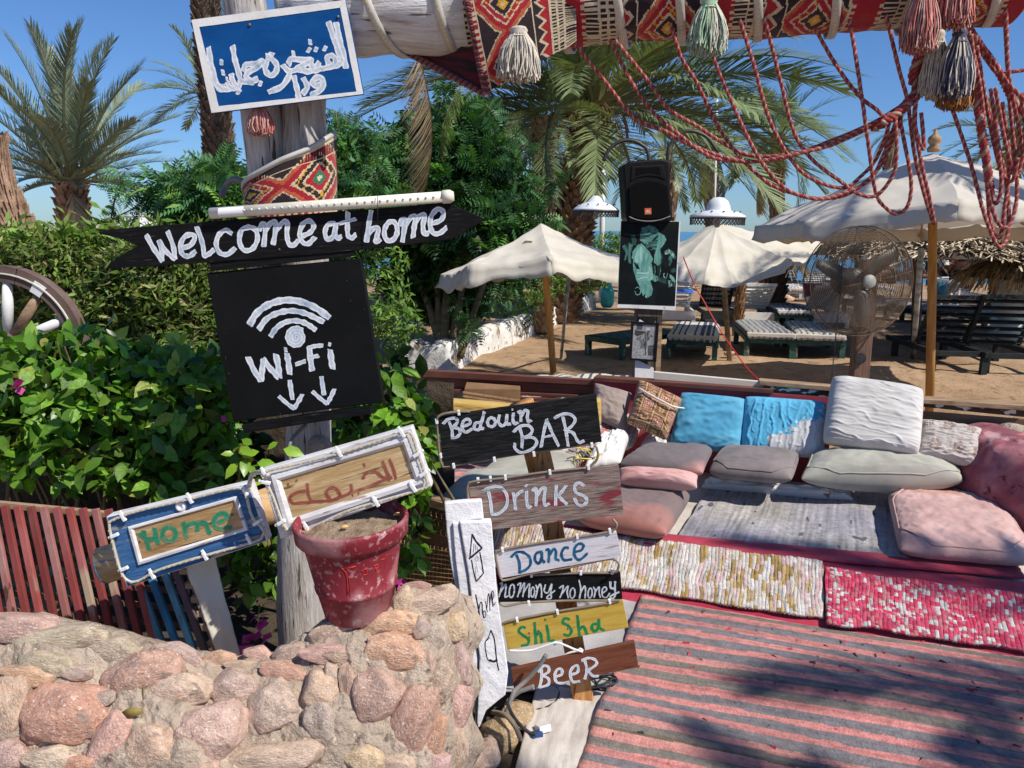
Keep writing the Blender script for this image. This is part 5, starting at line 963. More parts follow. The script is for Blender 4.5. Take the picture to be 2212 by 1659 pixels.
# hanging lamps
def lamp(lab, x, y, wpx, dome, hook):
    d = DP + .05; c = P(x, y, d); r = wpx / 2 * d / FP; t = thing('hanging_lamp', lab, 'lamp', c)
    b = MB()
    if dome: b.lathe([(.0, .72), (.18, .70), (.34, .58), (.42, .40), (.44, .28), (.46, .24), (.72, .20), (.98, .06), (.99, 0), (.95, 0)], (0, 0, 0), 36)
    else: b.lathe([(0, .62), (.12, .60), (.26, .50), (.36, .36), (.42, .34), (.70, .24), (.92, .08), (.99, 0), (.95, 0)], (0, 0, 0), 36)
    V = [c + Vector(v) * r for v in b.v]; finish('shade', V, b.f, 'lamp_white', t)
    b = MB(); N = 40; hh = .26 * r          # lattice skirt
    for k in range(N):
        for s in (-1, 1):
            a0 = 2 * math.pi * k / N; a1 = 2 * math.pi * (k + s * 1.6) / N; b.bar(c + Vector((math.cos(a0) * r * .97, math.sin(a0) * r * .97, 0)), c + Vector((math.cos(a1) * r * .96, math.sin(a1) * r * .96, -hh)), .004, .004)
    b.tube([c + Vector((math.cos(2 * math.pi * k / 36) * r * .97, math.sin(2 * math.pi * k / 36) * r * .97, -.003)) for k in range(37)], .005, 5, cap=False)
    b.build('lattice_skirt', 'dark_metal', t, smooth=False)
    b = MB()
    for k in range(12):                    # crescent holes
        a0 = 2 * math.pi * k / 12; rr = r * .80; zz = r * (.20 if not dome else .165)
        pts = [c + Vector((math.cos(a0 + q * .05) * (rr + abs(q) * 0), math.sin(a0 + q * .05) * rr, zz + .014 * r * 10 * 0 + .02 * r * (1 - q * q) + .004)) for q in (-1, -.5, 0, .5, 1)]
        b.tube(pts, [.002, .004, .005, .004, .002], 5)
    b.build('crescent', 'cable_black', t)
    b = MB(); b.lathe([(0, -.36), (.08, -.34), (.12, -.24), (.10, -.1), (.07, 0)], (0, 0, 0), 14); V = [c + Vector(v) * r for v in b.v]; finish('bulb', V, b.f, 'hub_white', t)
    b = MB(); h = P(*hook, d); top = c + Vector((0, 0, r * (.7 if dome else .6))); n = 12
    for i in range(n):
        p0_ = top.lerp(h, i / n); p1_ = top.lerp(h, (i + .8) / n); b.tube([p0_, p1_], .0045 if i % 2 else .0028, 5)
    b.build('chain', 'dark_metal', t)
lamp('white pierced metal hanging lamp left of the loudspeaker, with lattice skirt', 1287, 455, 100, False, (1303, 350))
lamp('white domed hanging lamp above the torn parasol, right of the loudspeaker', 1550, 470, 117, True, (1552, 332))
# ================================================================ fan
DF = 5.6; c = P(1862, 608, DF); R = 117 * DF / FP
t = thing('pedestal_fan', 'large rusty caged drum fan mounted on a brown post', 'fan', (P(1862, 820, DF + .2).x, DF + .2, 0))
ax = Vector((.12, -1, .05)).normalized(); M3 = ax.to_track_quat('Z', 'Y').to_matrix(); Mf = Matrix.Translation(c) @ M3.to_4x4()
def rg(r, z): return [Mf @ Vector((r * math.cos(2 * math.pi * k / 48), r * math.sin(2 * math.pi * k / 48), z)) for k in range(49)]
b = MB(); nrg = 36
for i in range(nrg): f = .13 + .87 * i / (nrg - 1); b.tube(rg(R * f, .09 * (1 - f ** 3)), .0019, 4, cap=False)
for k in range(8): a0 = 2 * math.pi * k / 8 + .2; b.tube([Mf @ Vector((R * f * math.cos(a0), R * f * math.sin(a0), .092 * (1 - f ** 3))) for f in (.12, .4, .7, .9, 1)], .0022, 4)
b.build('front_guard', 'fan_wire', t)
b = MB()
for i in range(22): f = .25 + .75 * i / 21; b.tube(rg(R * f, -.10 - .06 * (1 - f ** 3)), .0019, 4, cap=False)
for k in range(8): a0 = 2 * math.pi * k / 8; b.tube([Mf @ Vector((R * f * math.cos(a0), R * f * math.sin(a0), -.10 - .06 * (1 - f ** 3))) for f in (.12, .5, .9, 1)], .0022, 4)
for k in range(24): a0 = 2 * math.pi * k / 24; b.tube([Mf @ Vector((R * math.cos(a0), R * math.sin(a0), 0)), Mf @ Vector((R * math.cos(a0), R * math.sin(a0), -.10))], .0016, 4)
b.build('rear_guard', 'fan_wire', t)
for z in (0, -.1): b = MB(); b.tube(rg(R, z), .005, 8, cap=False); b.build('rim', 'fan_wire', t)
for k, a0 in enumerate((R_(158), R_(278), R_(38))):
    V = []
    for i in range(9):
        f = i / 8; r_ = lerp(.06, R * .92, f); w_ = .036 + .035 * math.sin(math.pi * min(1, f * .9 + .12)); tw = lerp(.7, .25, f)
        for s in (-1, 1): V.append(Mf @ (Matrix.Rotation(a0, 4, 'Z') @ Vector((r_, s * w_ * (1 if s > 0 else .7), -.03 + s * w_ * tw * .5))))
    finish('blade', V, [(2 * i, 2 * i + 1, 2 * i + 3, 2 * i + 2) for i in range(8)], 'fan_blade', t, solid=.004)
b = MB(); b.lathe([(0, .112), (.042, .11), (.05, .098), (.05, .085)], (0, 0, 0), 24); V = [Mf @ Vector(v) for v in b.v]; finish('hub_cap', V, b.f, 'hub_white', t)
b = MB(); b.lathe([(0, -.06), (.08, -.06), (.10, -.1), (.10, -.26), (.07, -.30), (0, -.31)], (0, 0, 0), 22); V = [Mf @ Vector(v) for v in b.v]; finish('motor', V, b.f, 'fan_blade', t)
b = MB(); pa = P(1850, 880, DF + .22); pb_ = P(1878, 560, DF + .22); b.bar((pa.x, pa.y, 0), pb_, .13, .09, up=(0, 1, 0)); b.build('post', 'post_brown', t, smooth=False, bevel=.01)
b = MB(); hc = P(1858, 774, DF + .16); b.lathe([(0, 0), (.043, 0), (.043, .012), (0, .012)], hc + Vector((0, -.0, 0)), 20, M4=Matrix.Rotation(R_(90), 3, 'X')); b.build('hole', 'cable_black', t, smooth=False)
b = MB(); b.bar(P(1862, 640, DF + .2), c - ax * .25, .07, .07); b.build('bracket', 'dark_metal', t, smooth=False)
b = MB(); b.tube(cr([P(1820, 560, DF - .1), P(1815, 640, DF - .1), P(1806, 720, DF + .1), P(1797, 815, DF)], 6), .004, 6); b.build('cable', 'cable_black', label='thin black cable hanging down from the fan cage', cat='cable')
b = MB(); b.tube(cr([P(1476, 555, DP - .05), P(1500, 615, DP + .05), P(1520, 650, DP), P(1560, 720, DP - .1), P(1610, 790, DP - .3), P(1650, 832, DP - .5)], 6), .004, 6); b.build('cable', 'pot_mark', label='thin red cord running diagonally from the poster to the backboard', cat='cable')
# ================================================================ lounge
AY = R_(17.5); EU = Vector((math.cos(AY), -math.sin(AY), 0)); EV = Vector((math.sin(AY), math.cos(AY), 0))
BL0 = Vector((-.7, 5.28, 0)); NB = -EV
def VB(x, y, off=0): return HIT(x, y, BL0 + NB * off, NB)       # point on a plane parallel to the backboard
# platform
ZP = .19
b = MB(); o0 = G(1290, 1168, ZP)
def pl(u, v, z): q = o0 + EU * u + EV * v; return (q.x, q.y, z)
b.add([pl(-2.2, 0, 0), pl(3.6, 0, 0), pl(3.6, 2.1, 0), pl(-2.2, 2.1, 0), pl(-2.2, 0, ZP), pl(3.6, 0, ZP), pl(3.6, 2.1, ZP), pl(-2.2, 2.1, ZP)], [(4, 5, 6, 7), (0, 1, 5, 4), (1, 2, 6, 5), (2, 3, 7, 6), (3, 0, 4, 7)])
b.build('seating_platform', 'canvas', kind='structure', smooth=False, label='low wooden seating platform under the rugs')
# backboards and rails: every board its own part
t = thing('backboard', 'long wooden backrest of boards and rails behind the cushions', 'backrest', VB(1700, 900))
def board(x0, y0, x1, y1, x2, y2, x3, y3, m, off=0, th=.03, name='board', bevel=.003, z0=None):
    q = [VB(x0, y0, off), VB(x1, y1, off), VB(x2, y2, off), VB(x3, y3, off)]
    if z0 is not None: q[2].z = z0; q[3].z = z0
    b = MB(); V = q + [p - NB * th for p in q]; b.add(V, [(3, 2, 1, 0), (4, 5, 6, 7), (0, 1, 5, 4), (1, 2, 6, 5), (2, 3, 7, 6), (3, 0, 4, 7)]); return b.build(name, m, t, smooth=False, bevel=bevel)
board(1282, 822, 1800, 858, 1800, 905, 1282, 870, 'board_red', .02, z0=.1)
board(1282, 815, 1670, 841, 1670, 851, 1282, 824, 'rail_maroon', .05, .10, 'rail')
board(1412, 803, 1662, 826, 1660, 838, 1412, 820, 'cream_cloth', .0, .03)
board(1640, 822, 1990, 852, 1990, 862, 1640, 832, 'timber_worn', .03, .09, 'rail')
board(1650, 833, 2230, 884, 2230, 903, 1650, 845, 'timber_dark', .02, .02)
board(1990, 862, 2240, 878, 2240, 889, 1990, 872, 'timber_worn', .06, .11, 'rail')
board(1985, 888, 2240, 908, 2240, 958, 1985, 925, 'panel_brown', -.02, .02)
board(1985, 922, 2240, 944, 2240, 952, 1985, 930, 'timber_worn', .02, .05, 'rail')
board(1985, 932, 2085, 936, 2085, 962, 1985, 960, 'rail_maroon', .03, .04)
board(2087, 936, 2240, 944, 2240, 975, 2087, 968, 'rail_maroon', .01, .04)
board(1985, 958, 2240, 972, 2240, 990, 1985, 990, 'timber_worn', -.03, .03, z0=0)
# maroon steel rail on the left
t = thing('steel_rail', 'maroon steel beam running left from the backrest behind the shrubs', 'rail', VB(1080, 820))
board(860, 797, 1290, 822, 1290, 833, 860, 812, 'rail_maroon', .0, .06, 'upper_flange'); board(860, 812, 1290, 833, 1290, 857, 860, 838, 'rail_maroon', -.03, .02, 'web'); board(860, 836, 1282, 855, 1282, 862, 860, 842, 'rail_maroon', .0, .05, 'lower_flange')
t = thing('side_board', 'dark brown board standing under the steel rail behind the black bar sign', 'board', VB(1200, 880)); board(1110, 858, 1290, 865, 1290, 930, 1110, 920, 'rail_maroon', .04, .03, z0=.15)
# ---- rugs
def rugcol(seq):
    def f(w_):
        a = 0
        for d, c in seq:
            a += d
            if w_ < a: return c
        return seq[-1][1]
    return f
PK = (.62, .235, .205); GR = (.20, .18, .185); BR = (.21, .18, .15); PK2 = (.60, .26, .22)
r_ = random.Random(5); STR = []
tot = 0
while tot < 4.2:
    a = r_.uniform(.034, .046); STR.append((a, PK if r_.random() < .7 else PK2)); g0 = r_.uniform(.038, .060); STR.append((g0, GR if r_.random() < .6 else BR)); tot += a + g0
    if r_.random() < .12: STR.append((.014, (.15, .12, .07))); tot += .014
sf = rugcol(STR); RO = G(1392, 1282, .0)
q_ = G(1250, 1659) - RO; SLP = q_.dot(EU) / (-q_.dot(EV))
def rugpt(u, v, flat=False):      # u metres along the stripes, v metres toward the camera
    left = .02 * nz(v * 3, 2, 1) + v * SLP; q = RO + EU * (u + left) - EV * v
    z = .030 + .020 * nz(u * .8, v * 2.2, 4) + .014 * nz(u * 1.2 + v * .5, v * 7, 1) + .004 * nz(u * 6, v * 24, 6) + .012 * max(0, nz(u * .5, v * 4 + .4 * math.sin(u), 9))
    return Vector((q.x, q.y, z))
nu, nv = 170, 420; LU, LV = 3.6, 2.7
def rc(u, v):
    uu = u * LU; vv = v * LV; w_ = vv + .012 * nz(uu * 1.5, vv * 2, 3) + .004 * nz(uu * 14, vv * 10, 3); c = sf(w_); k = 1 + .30 * nz(uu * 1.0, vv * 55, 2) + .18 * nz(uu * 2.5, vv * 2.5, 5) + .22 * nz(uu * 30, vv * 120, 5)
    c = mixc(c, (.30, .25, .23), max(0, .35 * nz(uu * .9, vv * .9, 8) + .05)); return tuple(x * k for x in c)
cloth_sheet('striped_rug', lambda u, v: rugpt(u * LU, v * LV), nu, nv, 'woven', 'pink and grey striped rag rug covering the ground at lower right', 'rug', cf=rc, solid=.008)
def tufts(parent_lab, n, umin, umax, vmin, vmax):
    b = MB(); r = random.Random(3)
    for i in range(n):
        u, v = r.uniform(umin, umax), r.uniform(vmin, vmax); p = rugpt(u, v) + Vector((0, 0, .002)); a = r.uniform(0, 6.28); s = r.uniform(.005, .018); c = sf(v); dk = r.random() < .45; cc = (.05, .05, .06) if dk else (.50, .06, .08)
        d = Vector((math.cos(a), math.sin(a), 0)) * s; e = Vector((-d.y, d.x, 0)) * .4; b.add([p - d - e, p + d - e * .5, p + d * .6 + e + Vector((0, 0, s * .9)), p - d * .7 + e + Vector((0, 0, s * .5))], [(0, 1, 2, 3)], c=cc)
    b.build('loose_tufts', 'woven', None, label='loose red and dark rag tufts poking out of the striped rug', cat='rug tufts', kind='stuff')
tufts('', 760, .0, 3.2, .02, 2.4)
# plain mats left of the striped rug
def mat_px(name, lab, pts, m, z, cat='mat', th=.008, nuv=(40, 40), cf=None, amp=.006, seed=1):
    c4 = [G(x, y, z) for x, y in pts]
    return cloth_sheet(name, lambda u, v: bil(c4, u + .005 * nz(v * 9, seed), v + .004 * nz(u * 9, seed + 3)) + Vector((0, 0, amp * nz(u * 5, v * 5, seed) + amp * .5 * nz(u * 14, v * 9, seed))), *nuv, m, lab, cat, cf=cf, solid=th)
mat_px('grey_mat', 'dusty grey woven mat behind the sign post, left of the striped rug', [(900, 1262), (1400, 1268), (1330, 1490), (850, 1500)], 'dusty_mat', .016, seed=2)
mat_px('canvas_mat', 'pale canvas mat on the ground at bottom centre', [(1160, 1482), (1310, 1500), (1225, 1760), (1095, 1740)], 'canvas', .020, seed=5)
mat_px('floor', 'dirt floor under the signs and the stone wall', [(300, 1150), (1500, 1180), (1900, 2200), (-600, 2200)], 'dark_soil', -.018, seed=4, th=.02)
bpy.data.objects['floor']['kind'] = 'structure'; del bpy.data.objects['floor']['category']
# red cloth under the rag rugs
def drape_rug(name, lab, u0, u1, m, cf, zt=ZP + .012, extra=0, rib=0, seed=0, drop=.26, up=.06, th=.012, nu=120, nv=26, wav=.012):
    """lies on the platform edge and hangs down onto the floor; u along the platform edge in metres"""
    def f(u, v):
        uu = lerp(u0, u1, u); s = lerp(-up, drop, v); ed = wav * nz(uu * 5, seed)
        if s < 0: y = s; z = zt
        else:
            k = s / drop; y = s * .80; z = lerp(zt, .050 + extra, min(1, k * 1.0) ** .85)
        q = o0 + EU * uu - EV * (y + ed * v); rb = rib * abs(math.sin(uu * math.pi / .016 + 2.6 * nz(s * 9, uu * 6, seed))) ** .7 * (.7 + .6 * nz(uu * 40, s * 16, seed)) if rib else 0
        return Vector((q.x, q.y, z + rb + .010 * nz(uu * 6, s * 10, seed) + .004))
    return cloth_sheet(name, f, nu, nv, m, lab, 'rug', cf=cf, solid=th)
drape_rug('red_cloth', 'crimson cloth laid under the rag rugs along the platform edge', -1.0, 2.6, 'red_cloth', None, zt=ZP + .003, extra=-.045, drop=.345, up=.13, seed=1, th=.004)
CREAM = [(.62, .55, .45), (.66, .60, .52), (.62, .44, .42), (.66, .50, .48), (.42, .28, .10), (.55, .40, .20), (.68, .64, .58), (.70, .66, .62)]
def ragcol(u, v, L, pal, seed, wd=.016, seg=.075):
    i = int((u * L + .012 * nz(v * 2.5, u * 6, seed) + .003 * nz(v * 14, u * 30, seed)) / wd); r = random.Random(i * 77 + seed); off = r.random(); j = int((v * .33 + off) / (seg * r.uniform(.5, 1.6))); return tuple(c * random.Random(i * 13 + j * 7 + seed).uniform(.8, 1.08) for c in random.Random(i // 2 * 31 + j * 101 + seed).choice(pal))
drape_rug('rag_rug', 'cream and ochre rag rug draped over the platform edge', -.75, 1.045, 'woven', lambda u, v: ragcol(u, v, 1.8, CREAM, 1), rib=.009, seed=3, nu=520, nv=44, drop=.27, up=.035, wav=.03)
RED = [(.60, .045, .10), (.62, .07, .14), (.66, .10, .17), (.62, .60, .56), (.60, .20, .22)]
drape_rug('rag_rug', 'bright pink and white rag rug draped over the platform edge at right', 1.05, 2.7, 'woven', lambda u, v: ragcol(u, v, 1.65, RED, 9, .016, .020), rib=.008, seed=6, nu=500, drop=.30, up=-.01, wav=.03, nv=50)
def greyc(u, v): k = .9 + .45 * nz(u * 70, v * 3, 1) + .2 * nz(u * 4, v * 4, 3); c = mixc((.36, .345, .40), (.44, .41, .38), max(0, min(1, .5 + nz(u * 2, v * 2, 4) * 1.4))); c = mixc(c, (.10, .10, .14), 1 if nz(u * 26, v * 7, 8) > .50 else 0); return tuple(x * k for x in c)
mat_px('grey_rug', 'worn lilac grey rag rug lying on the seating platform', [(1545, 1035), (1965, 1075), (2000, 1215), (1462, 1163)], 'woven', ZP + .014, cat='rug', nuv=(240, 90), cf=greyc, amp=.014)
mat_px('crimson_strip', 'narrow crimson strip of cloth between the grey rug and the rag rugs', [(1400, 1152), (2200, 1226), (2215, 1252), (1390, 1176)], 'red_cloth', ZP + .020, cat='cloth', nuv=(80, 8), amp=.003)
mat_px('striped_bench_rug', 'pink and grey striped rug on the left bench behind the shrub', [(915, 985), (1150, 985), (1100, 1110), (880, 1100)], 'woven', .33, cat='rug', nuv=(60, 80), cf=lambda u, v: rc(u * .3, v * .36), amp=.012)
# white quilt edges below the seat cushions
pillow('folded_blanket', [G(1520, 1035, .25), G(1840, 1062, .25), G(1850, 1082, .22), G(1510, 1052, .22)], .05, 'ragbag_white', 'crumpled off white blanket peeping out under the grey seat cushions', 'blanket', fold=.02, fs=(14, 6), seed=4)
# ---- cushions
def VC(pts, offs): return [VB(x, y, o) for (x, y), o in zip(pts, offs)]
def PC(pts, zs): return [G(x, y, z) for (x, y), z in zip(pts, zs)]
pillow('scatter_cushion', VC([(1284, 826), (1366, 848), (1350, 935), (1280, 902)], [.12, .12, .30, .30]), .12, 'taupe', 'plain taupe cushion left of the patterned brown one', k=.05, a=3, b=.6, fold=.008, seed=1)
def patt(u, v):
    U, V_ = u * 4.0, v * 4.6; i, j = int(U), int(V_); x, y = U - i - .5, V_ - j - .5; m_ = max(abs(x), abs(y)); rr = math.hypot(x, y)
    if m_ > .46: return (.50, .36, .22)
    if (i + j) % 2: return (.66, .50, .40) if m_ < .06 else (.16, .07, .035) if m_ < .13 else (.60, .30, .22) if m_ < .22 else (.30, .13, .07) if m_ < .27 else (.64, .36, .27) if m_ < .36 else (.25, .12, .06)
    if j % 2: return (.60, .38, .24) if rr < .32 and (rr < .1 or abs(math.sin(math.atan2(y, x) * 6)) > .4) and not .10 < rr < .14 else (.27, .135, .06)
    return (.56, .40, .25) if (.06 < rr < .24 and abs(math.sin(math.atan2(y, x) * 2)) > .5) else (.25, .125, .055)
pillow('scatter_cushion', VC([(1380, 818), (1476, 862), (1440, 952), (1352, 914)], [.16, .16, .36, .36]), .17, 'floral', 'brown cushion with squares and flowers, tied with a white cord', res=76, k=.04, a=3, b=.55, fold=.008, cf=patt, seed=2)
b = MB(); pp = [VB(x, y, o) for x, y, o in ((1380, 838, .27), (1400, 850, .31), (1430, 866, .33), (1455, 878, .32), (1478, 882, .24))]; b.tube(cr(pp, 5), .005, 6); b.build('cord', 'cable_white', label='white cord tied round the patterned brown cushion', cat='cord')
pillow('back_cushion', VC([(1470, 846), (1612, 860), (1600, 982), (1444, 964)], [.10, .10, .26, .26]), .13, 'turq_cloth', 'bright blue back cushion, left of the two blue ones', k=.0, fold=.011, fs=(1.4, 5), fdir=-.35, seed=4)
def bleach(u, v):
    m_ = (v - .42 - .30 * max(0, .75 - u) * 1.6) * 3 + (u - .33) * 1.0 + .9 * nz(u * 5, v * 5, 2) + .5 * nz(u * 17, v * 17, 4) + .35 * nz(u * 45, v * 45, 6); return (.56, .56, .56) if (u + .07 * nz(v * 9, 3) + .03 * nz(v * 30, 5) > .36 and m_ > .38 and u < .97) else (.10, .40, .60)
pillow('back_cushion', VC([(1609, 855), (1787, 868), (1780, 990), (1598, 980)], [.10, .10, .26, .26]), .14, 'turq_faded', 'blue back cushion with bleached white lower corner, beside the white one', k=.0, fold=.007, fs=(5, 1.5), fdir=.1, seed=5, res=116, cf=bleach)
pillow('back_cushion', VC([(1797, 812), (1995, 840), (1985, 985), (1776, 958)], [.10, .10, .34, .34]), .17, 'white_cloth', 'tall crumpled white back cushion, largest on the backrest', k=-.01, fold=.006, fs=(.8, 3.2), fdir=.08, seed=8, res=110, a=7)
def flor(u, v):
    c = (.56, .50, .46); x, y = u * 3.4, v * 2.2; i, j = int(x + .5 * (int(y) % 2)), int(y); dx, dy = x + .5 * (int(y) % 2) - i - .5, y - j - .5; rr = math.hypot(dx, dy); an = math.atan2(dy, dx)
    if rr < .30 * (.62 + .38 * abs(math.cos(an * 2.5))) and not .08 < rr < .11: c = (.36, .28, .24)
    if abs(u - .17) < .012 or abs(u - .20) < .006: c = (.62, .56, .50)
    return c
pillow('scatter_cushion', VC([(1986, 904), (2125, 926), (2112, 1010), (1975, 990)], [.12, .12, .30, .30]), .14, 'floral', 'pale beige pillow with faded flower print, right of the white cushion', k=.04, a=3.5, b=.55, fold=.010, res=56, cf=flor, seed=9)
pillow('seat_cushion', PC([(1562, 972), (1730, 980), (1712, 1036), (1528, 1018)], [.42, .42, .40, .40]), .12, 'grey_mauve', 'grey mauve seat cushion with piping below the blue cushions', fold=.004, seed=11, piping='two', k=-.01)
pillow('bolster', PC([(1748, 980), (2070, 1012), (2086, 1040), (1724, 1036)], [.44, .42, .39, .38]), .23, 'cream_soft', 'long cream bolster lying in front of the white cushion', a=2.6, b=.5, k=.03, fold=.008, fs=(7, 3), seed=12, res=40, piping='one')
def pinkfade(u, v): return mixc((.30, .245, .235), (.62, .33, .28), max(0, min(1, (v - .45) * 2.2 + .4 * nz(u * 3, v * 3))))
def lowfade(u, v): return mixc((.17, .125, .12), (.40, .17, .135), max(0, min(1, (v - .62) * 3.0 + .5 * nz(u * 3, v * 5, 2))))
pillow('seat_cushion', PC([(1915, 1068), (2150, 1072), (2250, 1218), (1940, 1190)], [.27] * 4), .14, 'pink_quilt', 'big dusty pink quilted floor cushion at right', fold=.009, fs=(2.6, 4.5), fdir=.5, seed=13, res=52, k=.01, piping='one')
pillow('seat_cushion', PC([(1390, 968), (1542, 972), (1520, 1022), (1335, 1003)], [.47] * 4), .11, 'velvet_fade', 'faded grey brown square cushion on top of the left cushion stack', fold=.006, seed=14, res=36, cf=lambda u, v: mixc((.15, .125, .125), (.42, .22, .20), max(0, min(1, (v - .7) * 3 + (u - .85) * 4))))
pillow('bolster', PC([(1335, 1012), (1510, 1026), (1508, 1056), (1335, 1042)], [.45, .45, .40, .40]), .12, 'pink_bolster', 'pale pink bolster in the middle of the left cushion stack', fold=.006, a=3, seed=15)
pillow('seat_cushion', PC([(1288, 1052), (1495, 1070), (1440, 1155), (1245, 1120)], [.29] * 4), .15, 'velvet_fade', 'brown floor cushion fading to red at its front, at the platform edge', fold=.008, fs=(2, 4), seed=16, res=44, cf=lowfade, k=0)
pillow('seat_cushion', PC([(1395, 945), (1475, 948), (1475, 972), (1380, 968)], [.40] * 4), .07, 'ragbag_white', 'small crumpled rag cushion under the patterned brown cushion', fold=.015, fs=(12, 4), seed=17, a=3)
pillow('seat_cushion', PC([(1480, 950), (1552, 955), (1540, 975), (1470, 968)], [.37] * 4), .07, 'pink_quilt', 'small dusty pink cushion beneath the left blue cushion', fold=.01, seed=18, a=3)
RAG2 = [(.60, .54, .48), (.30, .29, .31), (.62, .38, .34), (.66, .60, .55), (.50, .44, .40), (.58, .22, .2), (.68, .64, .60)]
def ragr(L, wd=.014): return lambda u, v: ragcol(u, v, L, RAG2, 4, wd, .3)
pillow('rolled_rag_rug', PC([(1240, 915), (1395, 905), (1370, 965), (1200, 985)], [.47, .47, .38, .38]), .17, 'woven', 'rolled multicoloured rag rug behind the end of the black bar sign', 'rug', fold=.02, fs=(10, 3), fdir=.6, seed=19, res=56, cf=ragr(.5), a=2.6)
pillow('rag_cushion', PC([(1225, 985), (1330, 960), (1310, 1010), (1180, 1020)], [.40, .40, .36, .36]), .10, 'woven', 'torn rag rug piece with loose yellow threads above the drinks sign', 'rug', fold=.03, fs=(14, 5), fdir=.7, seed=20, res=50, cf=ragr(.35), a=3)
pillow('cloth_bag', PC([(1290, 948), (1362, 940), (1342, 1000), (1262, 1008)], [.46, .46, .42, .42]), .12, 'ragbag_white', 'crumpled dirty white cloth bag between the rag rugs', 'bag', fold=.03, fs=(5, 6), seed=21, a=2.6)
b = MB(); r = random.Random(8)
for i in range(16):
    q = G(1270 + r.uniform(-30, 30), 985 + r.uniform(-14, 12), .46); b.tube(cr([q, q + Vector((r.uniform(-.05, .05), r.uniform(-.03, .03), .02)), q + Vector((r.uniform(-.09, .09), r.uniform(-.05, .05), r.uniform(-.02, .02)))], 4), .004, 5, c=(.75, .62, .12) if i % 2 else (.12, .11, .14))
b.build('loose_threads', 'woven', label='loose yellow and grey threads hanging out of the torn rag rug', cat='threads')
pillow('seat_cushion', PC([(1090, 990), (1250, 985), (1235, 1070), (1010, 1050)], [.40] * 4), .14, 'cream_soft', 'cream seat cushion behind the round orange post', fold=.005, seed=22, k=0)
pillow('seat_cushion', PC([(1005, 1030), (1190, 1035), (1120, 1120), (930, 1110)], [.42] * 4), .16, 'cream_soft', 'cream block cushion behind the top of the white plank', fold=.005, seed=23, k=0)
pillow('seat_cushion', PC([(925, 930), (1000, 930), (990, 978), (915, 975)], [.45] * 4), .14, 'cream_soft', 'light cushion at the left end of the bench, beside the shrub', fold=.006, seed=24)
pillow('seat_cushion', PC([(925, 975), (990, 975), (990, 990), (920, 990)], [.38] * 4), .05, 'turq_cloth', 'thin blue cushion glimpsed left of the black bar sign', fold=.004, seed=25)
pillow('sofa_back', [P(943, 858, 4.1), P(1110, 872, 4.1), P(1108, 920, 4.1), P(945, 915, 4.1)], .10, 'mustard', 'mustard yellow sofa back cushion, left one of the pair', fold=.004, k=0, a=9, seed=26)
pillow('sofa_back', [P(1114, 872, 4.15), P(1300, 858, 4.15), P(1300, 920, 4.15), P(1114, 920, 4.15)], .10, 'mustard', 'mustard yellow sofa back cushion, right one mostly behind the bar sign', fold=.004, k=0, a=9, seed=27)
lounger('striped lounger end seen behind the mustard sofa backs', 1108, 905, -70, 'lounger_green', mattress='blue', L=.7, group='sun loungers on the beach')
t = thing('wicker_basket', 'woven brown wicker edge standing behind the mustard sofa', 'basket', P(1055, 870, 4.9)); b = MB()
for i in range(34): p = P(1003 + i * 3.6, 855 + i * .55, 4.9); b.bar(p - Vector((0, 0, .12)), p + Vector((0, 0, .03)), .006, .006)
b.build('stakes', 'wicker', t, smooth=False); b = MB()
for z in (.025, .0, -.03, -.06): b.bar(P(1000, 855, 4.9) + Vector((0, -.006, z)), P(1126, 874, 4.9) + Vector((0, -.006, z)), .008, .012)
b.build('rail', 'wicker', t, smooth=False); b = MB()
b.box((P(1003, 858, 4.9).x, 4.93, .2), (P(1124, 858, 4.9).x, 5.2, .66)); b.build('body', 'cardboard', t, smooth=False)
# front face of the left bench: woven panels
t = thing('bench_front', 'dark woven bench front behind the flower pot and the white plank', 'panel', P(940, 1150, 3.3))
b = MB(); q = [P(870, 1075, 3.35), P(1010, 1115, 3.15), P(1000, 1330, 3.1), P(860, 1330, 3.3)]; b.add(q + [p + Vector((.02, .05, 0)) for p in q], [(3, 2, 1, 0), (4, 5, 6, 7), (0, 1, 5, 4), (1, 2, 6, 5), (2, 3, 7, 6), (3, 0, 4, 7)]); b.build('panel', 'cardboard', t, smooth=False)
b = MB()
for i in range(18): u = i / 17; b.tube([bil(q, u, v) + Vector((0, -.004, 0)) + Vector((.003 * nz(v * 20, i), 0, 0)) for v in np.linspace(.35, 1, 12)], .0025, 4)
for i in range(16): v = lerp(.38, 1, i / 15); b.tube([bil(q, u, v) + Vector((0, -.007, .003 * nz(u * 20, i))) for u in np.linspace(0, 1, 12)], .0025, 4)
b.build('netting', 'wicker', t); b = MB()
for i in range(12):
    for j in range(3):
        c0 = bil(q, (i + .5 * (j % 2) + .4) / 12.6, .06 + .075 * j) + Vector((0, -.005, 0)); b.tube([c0 + Vector((.018 * math.cos(k * math.pi / 3 + .5), 0, .018 * math.sin(k * math.pi / 3 + .5))) for k in range(7)], .0022, 4, cap=False)
b.build('honeycomb_strip', 'wicker', t)
b = MB(); q2 = [P(868, 1062, 3.33), P(1012, 1102, 3.13), P(1012, 1118, 3.13), P(868, 1078, 3.33)]; b.add(q2 + [p + Vector((.02, .06, 0)) for p in q2], [(3, 2, 1, 0), (4, 5, 6, 7), (0, 1, 5, 4), (1, 2, 6, 5), (2, 3, 7, 6), (3, 0, 4, 7)]); b.build('top_edge', 'timber_worn', t, smooth=False)
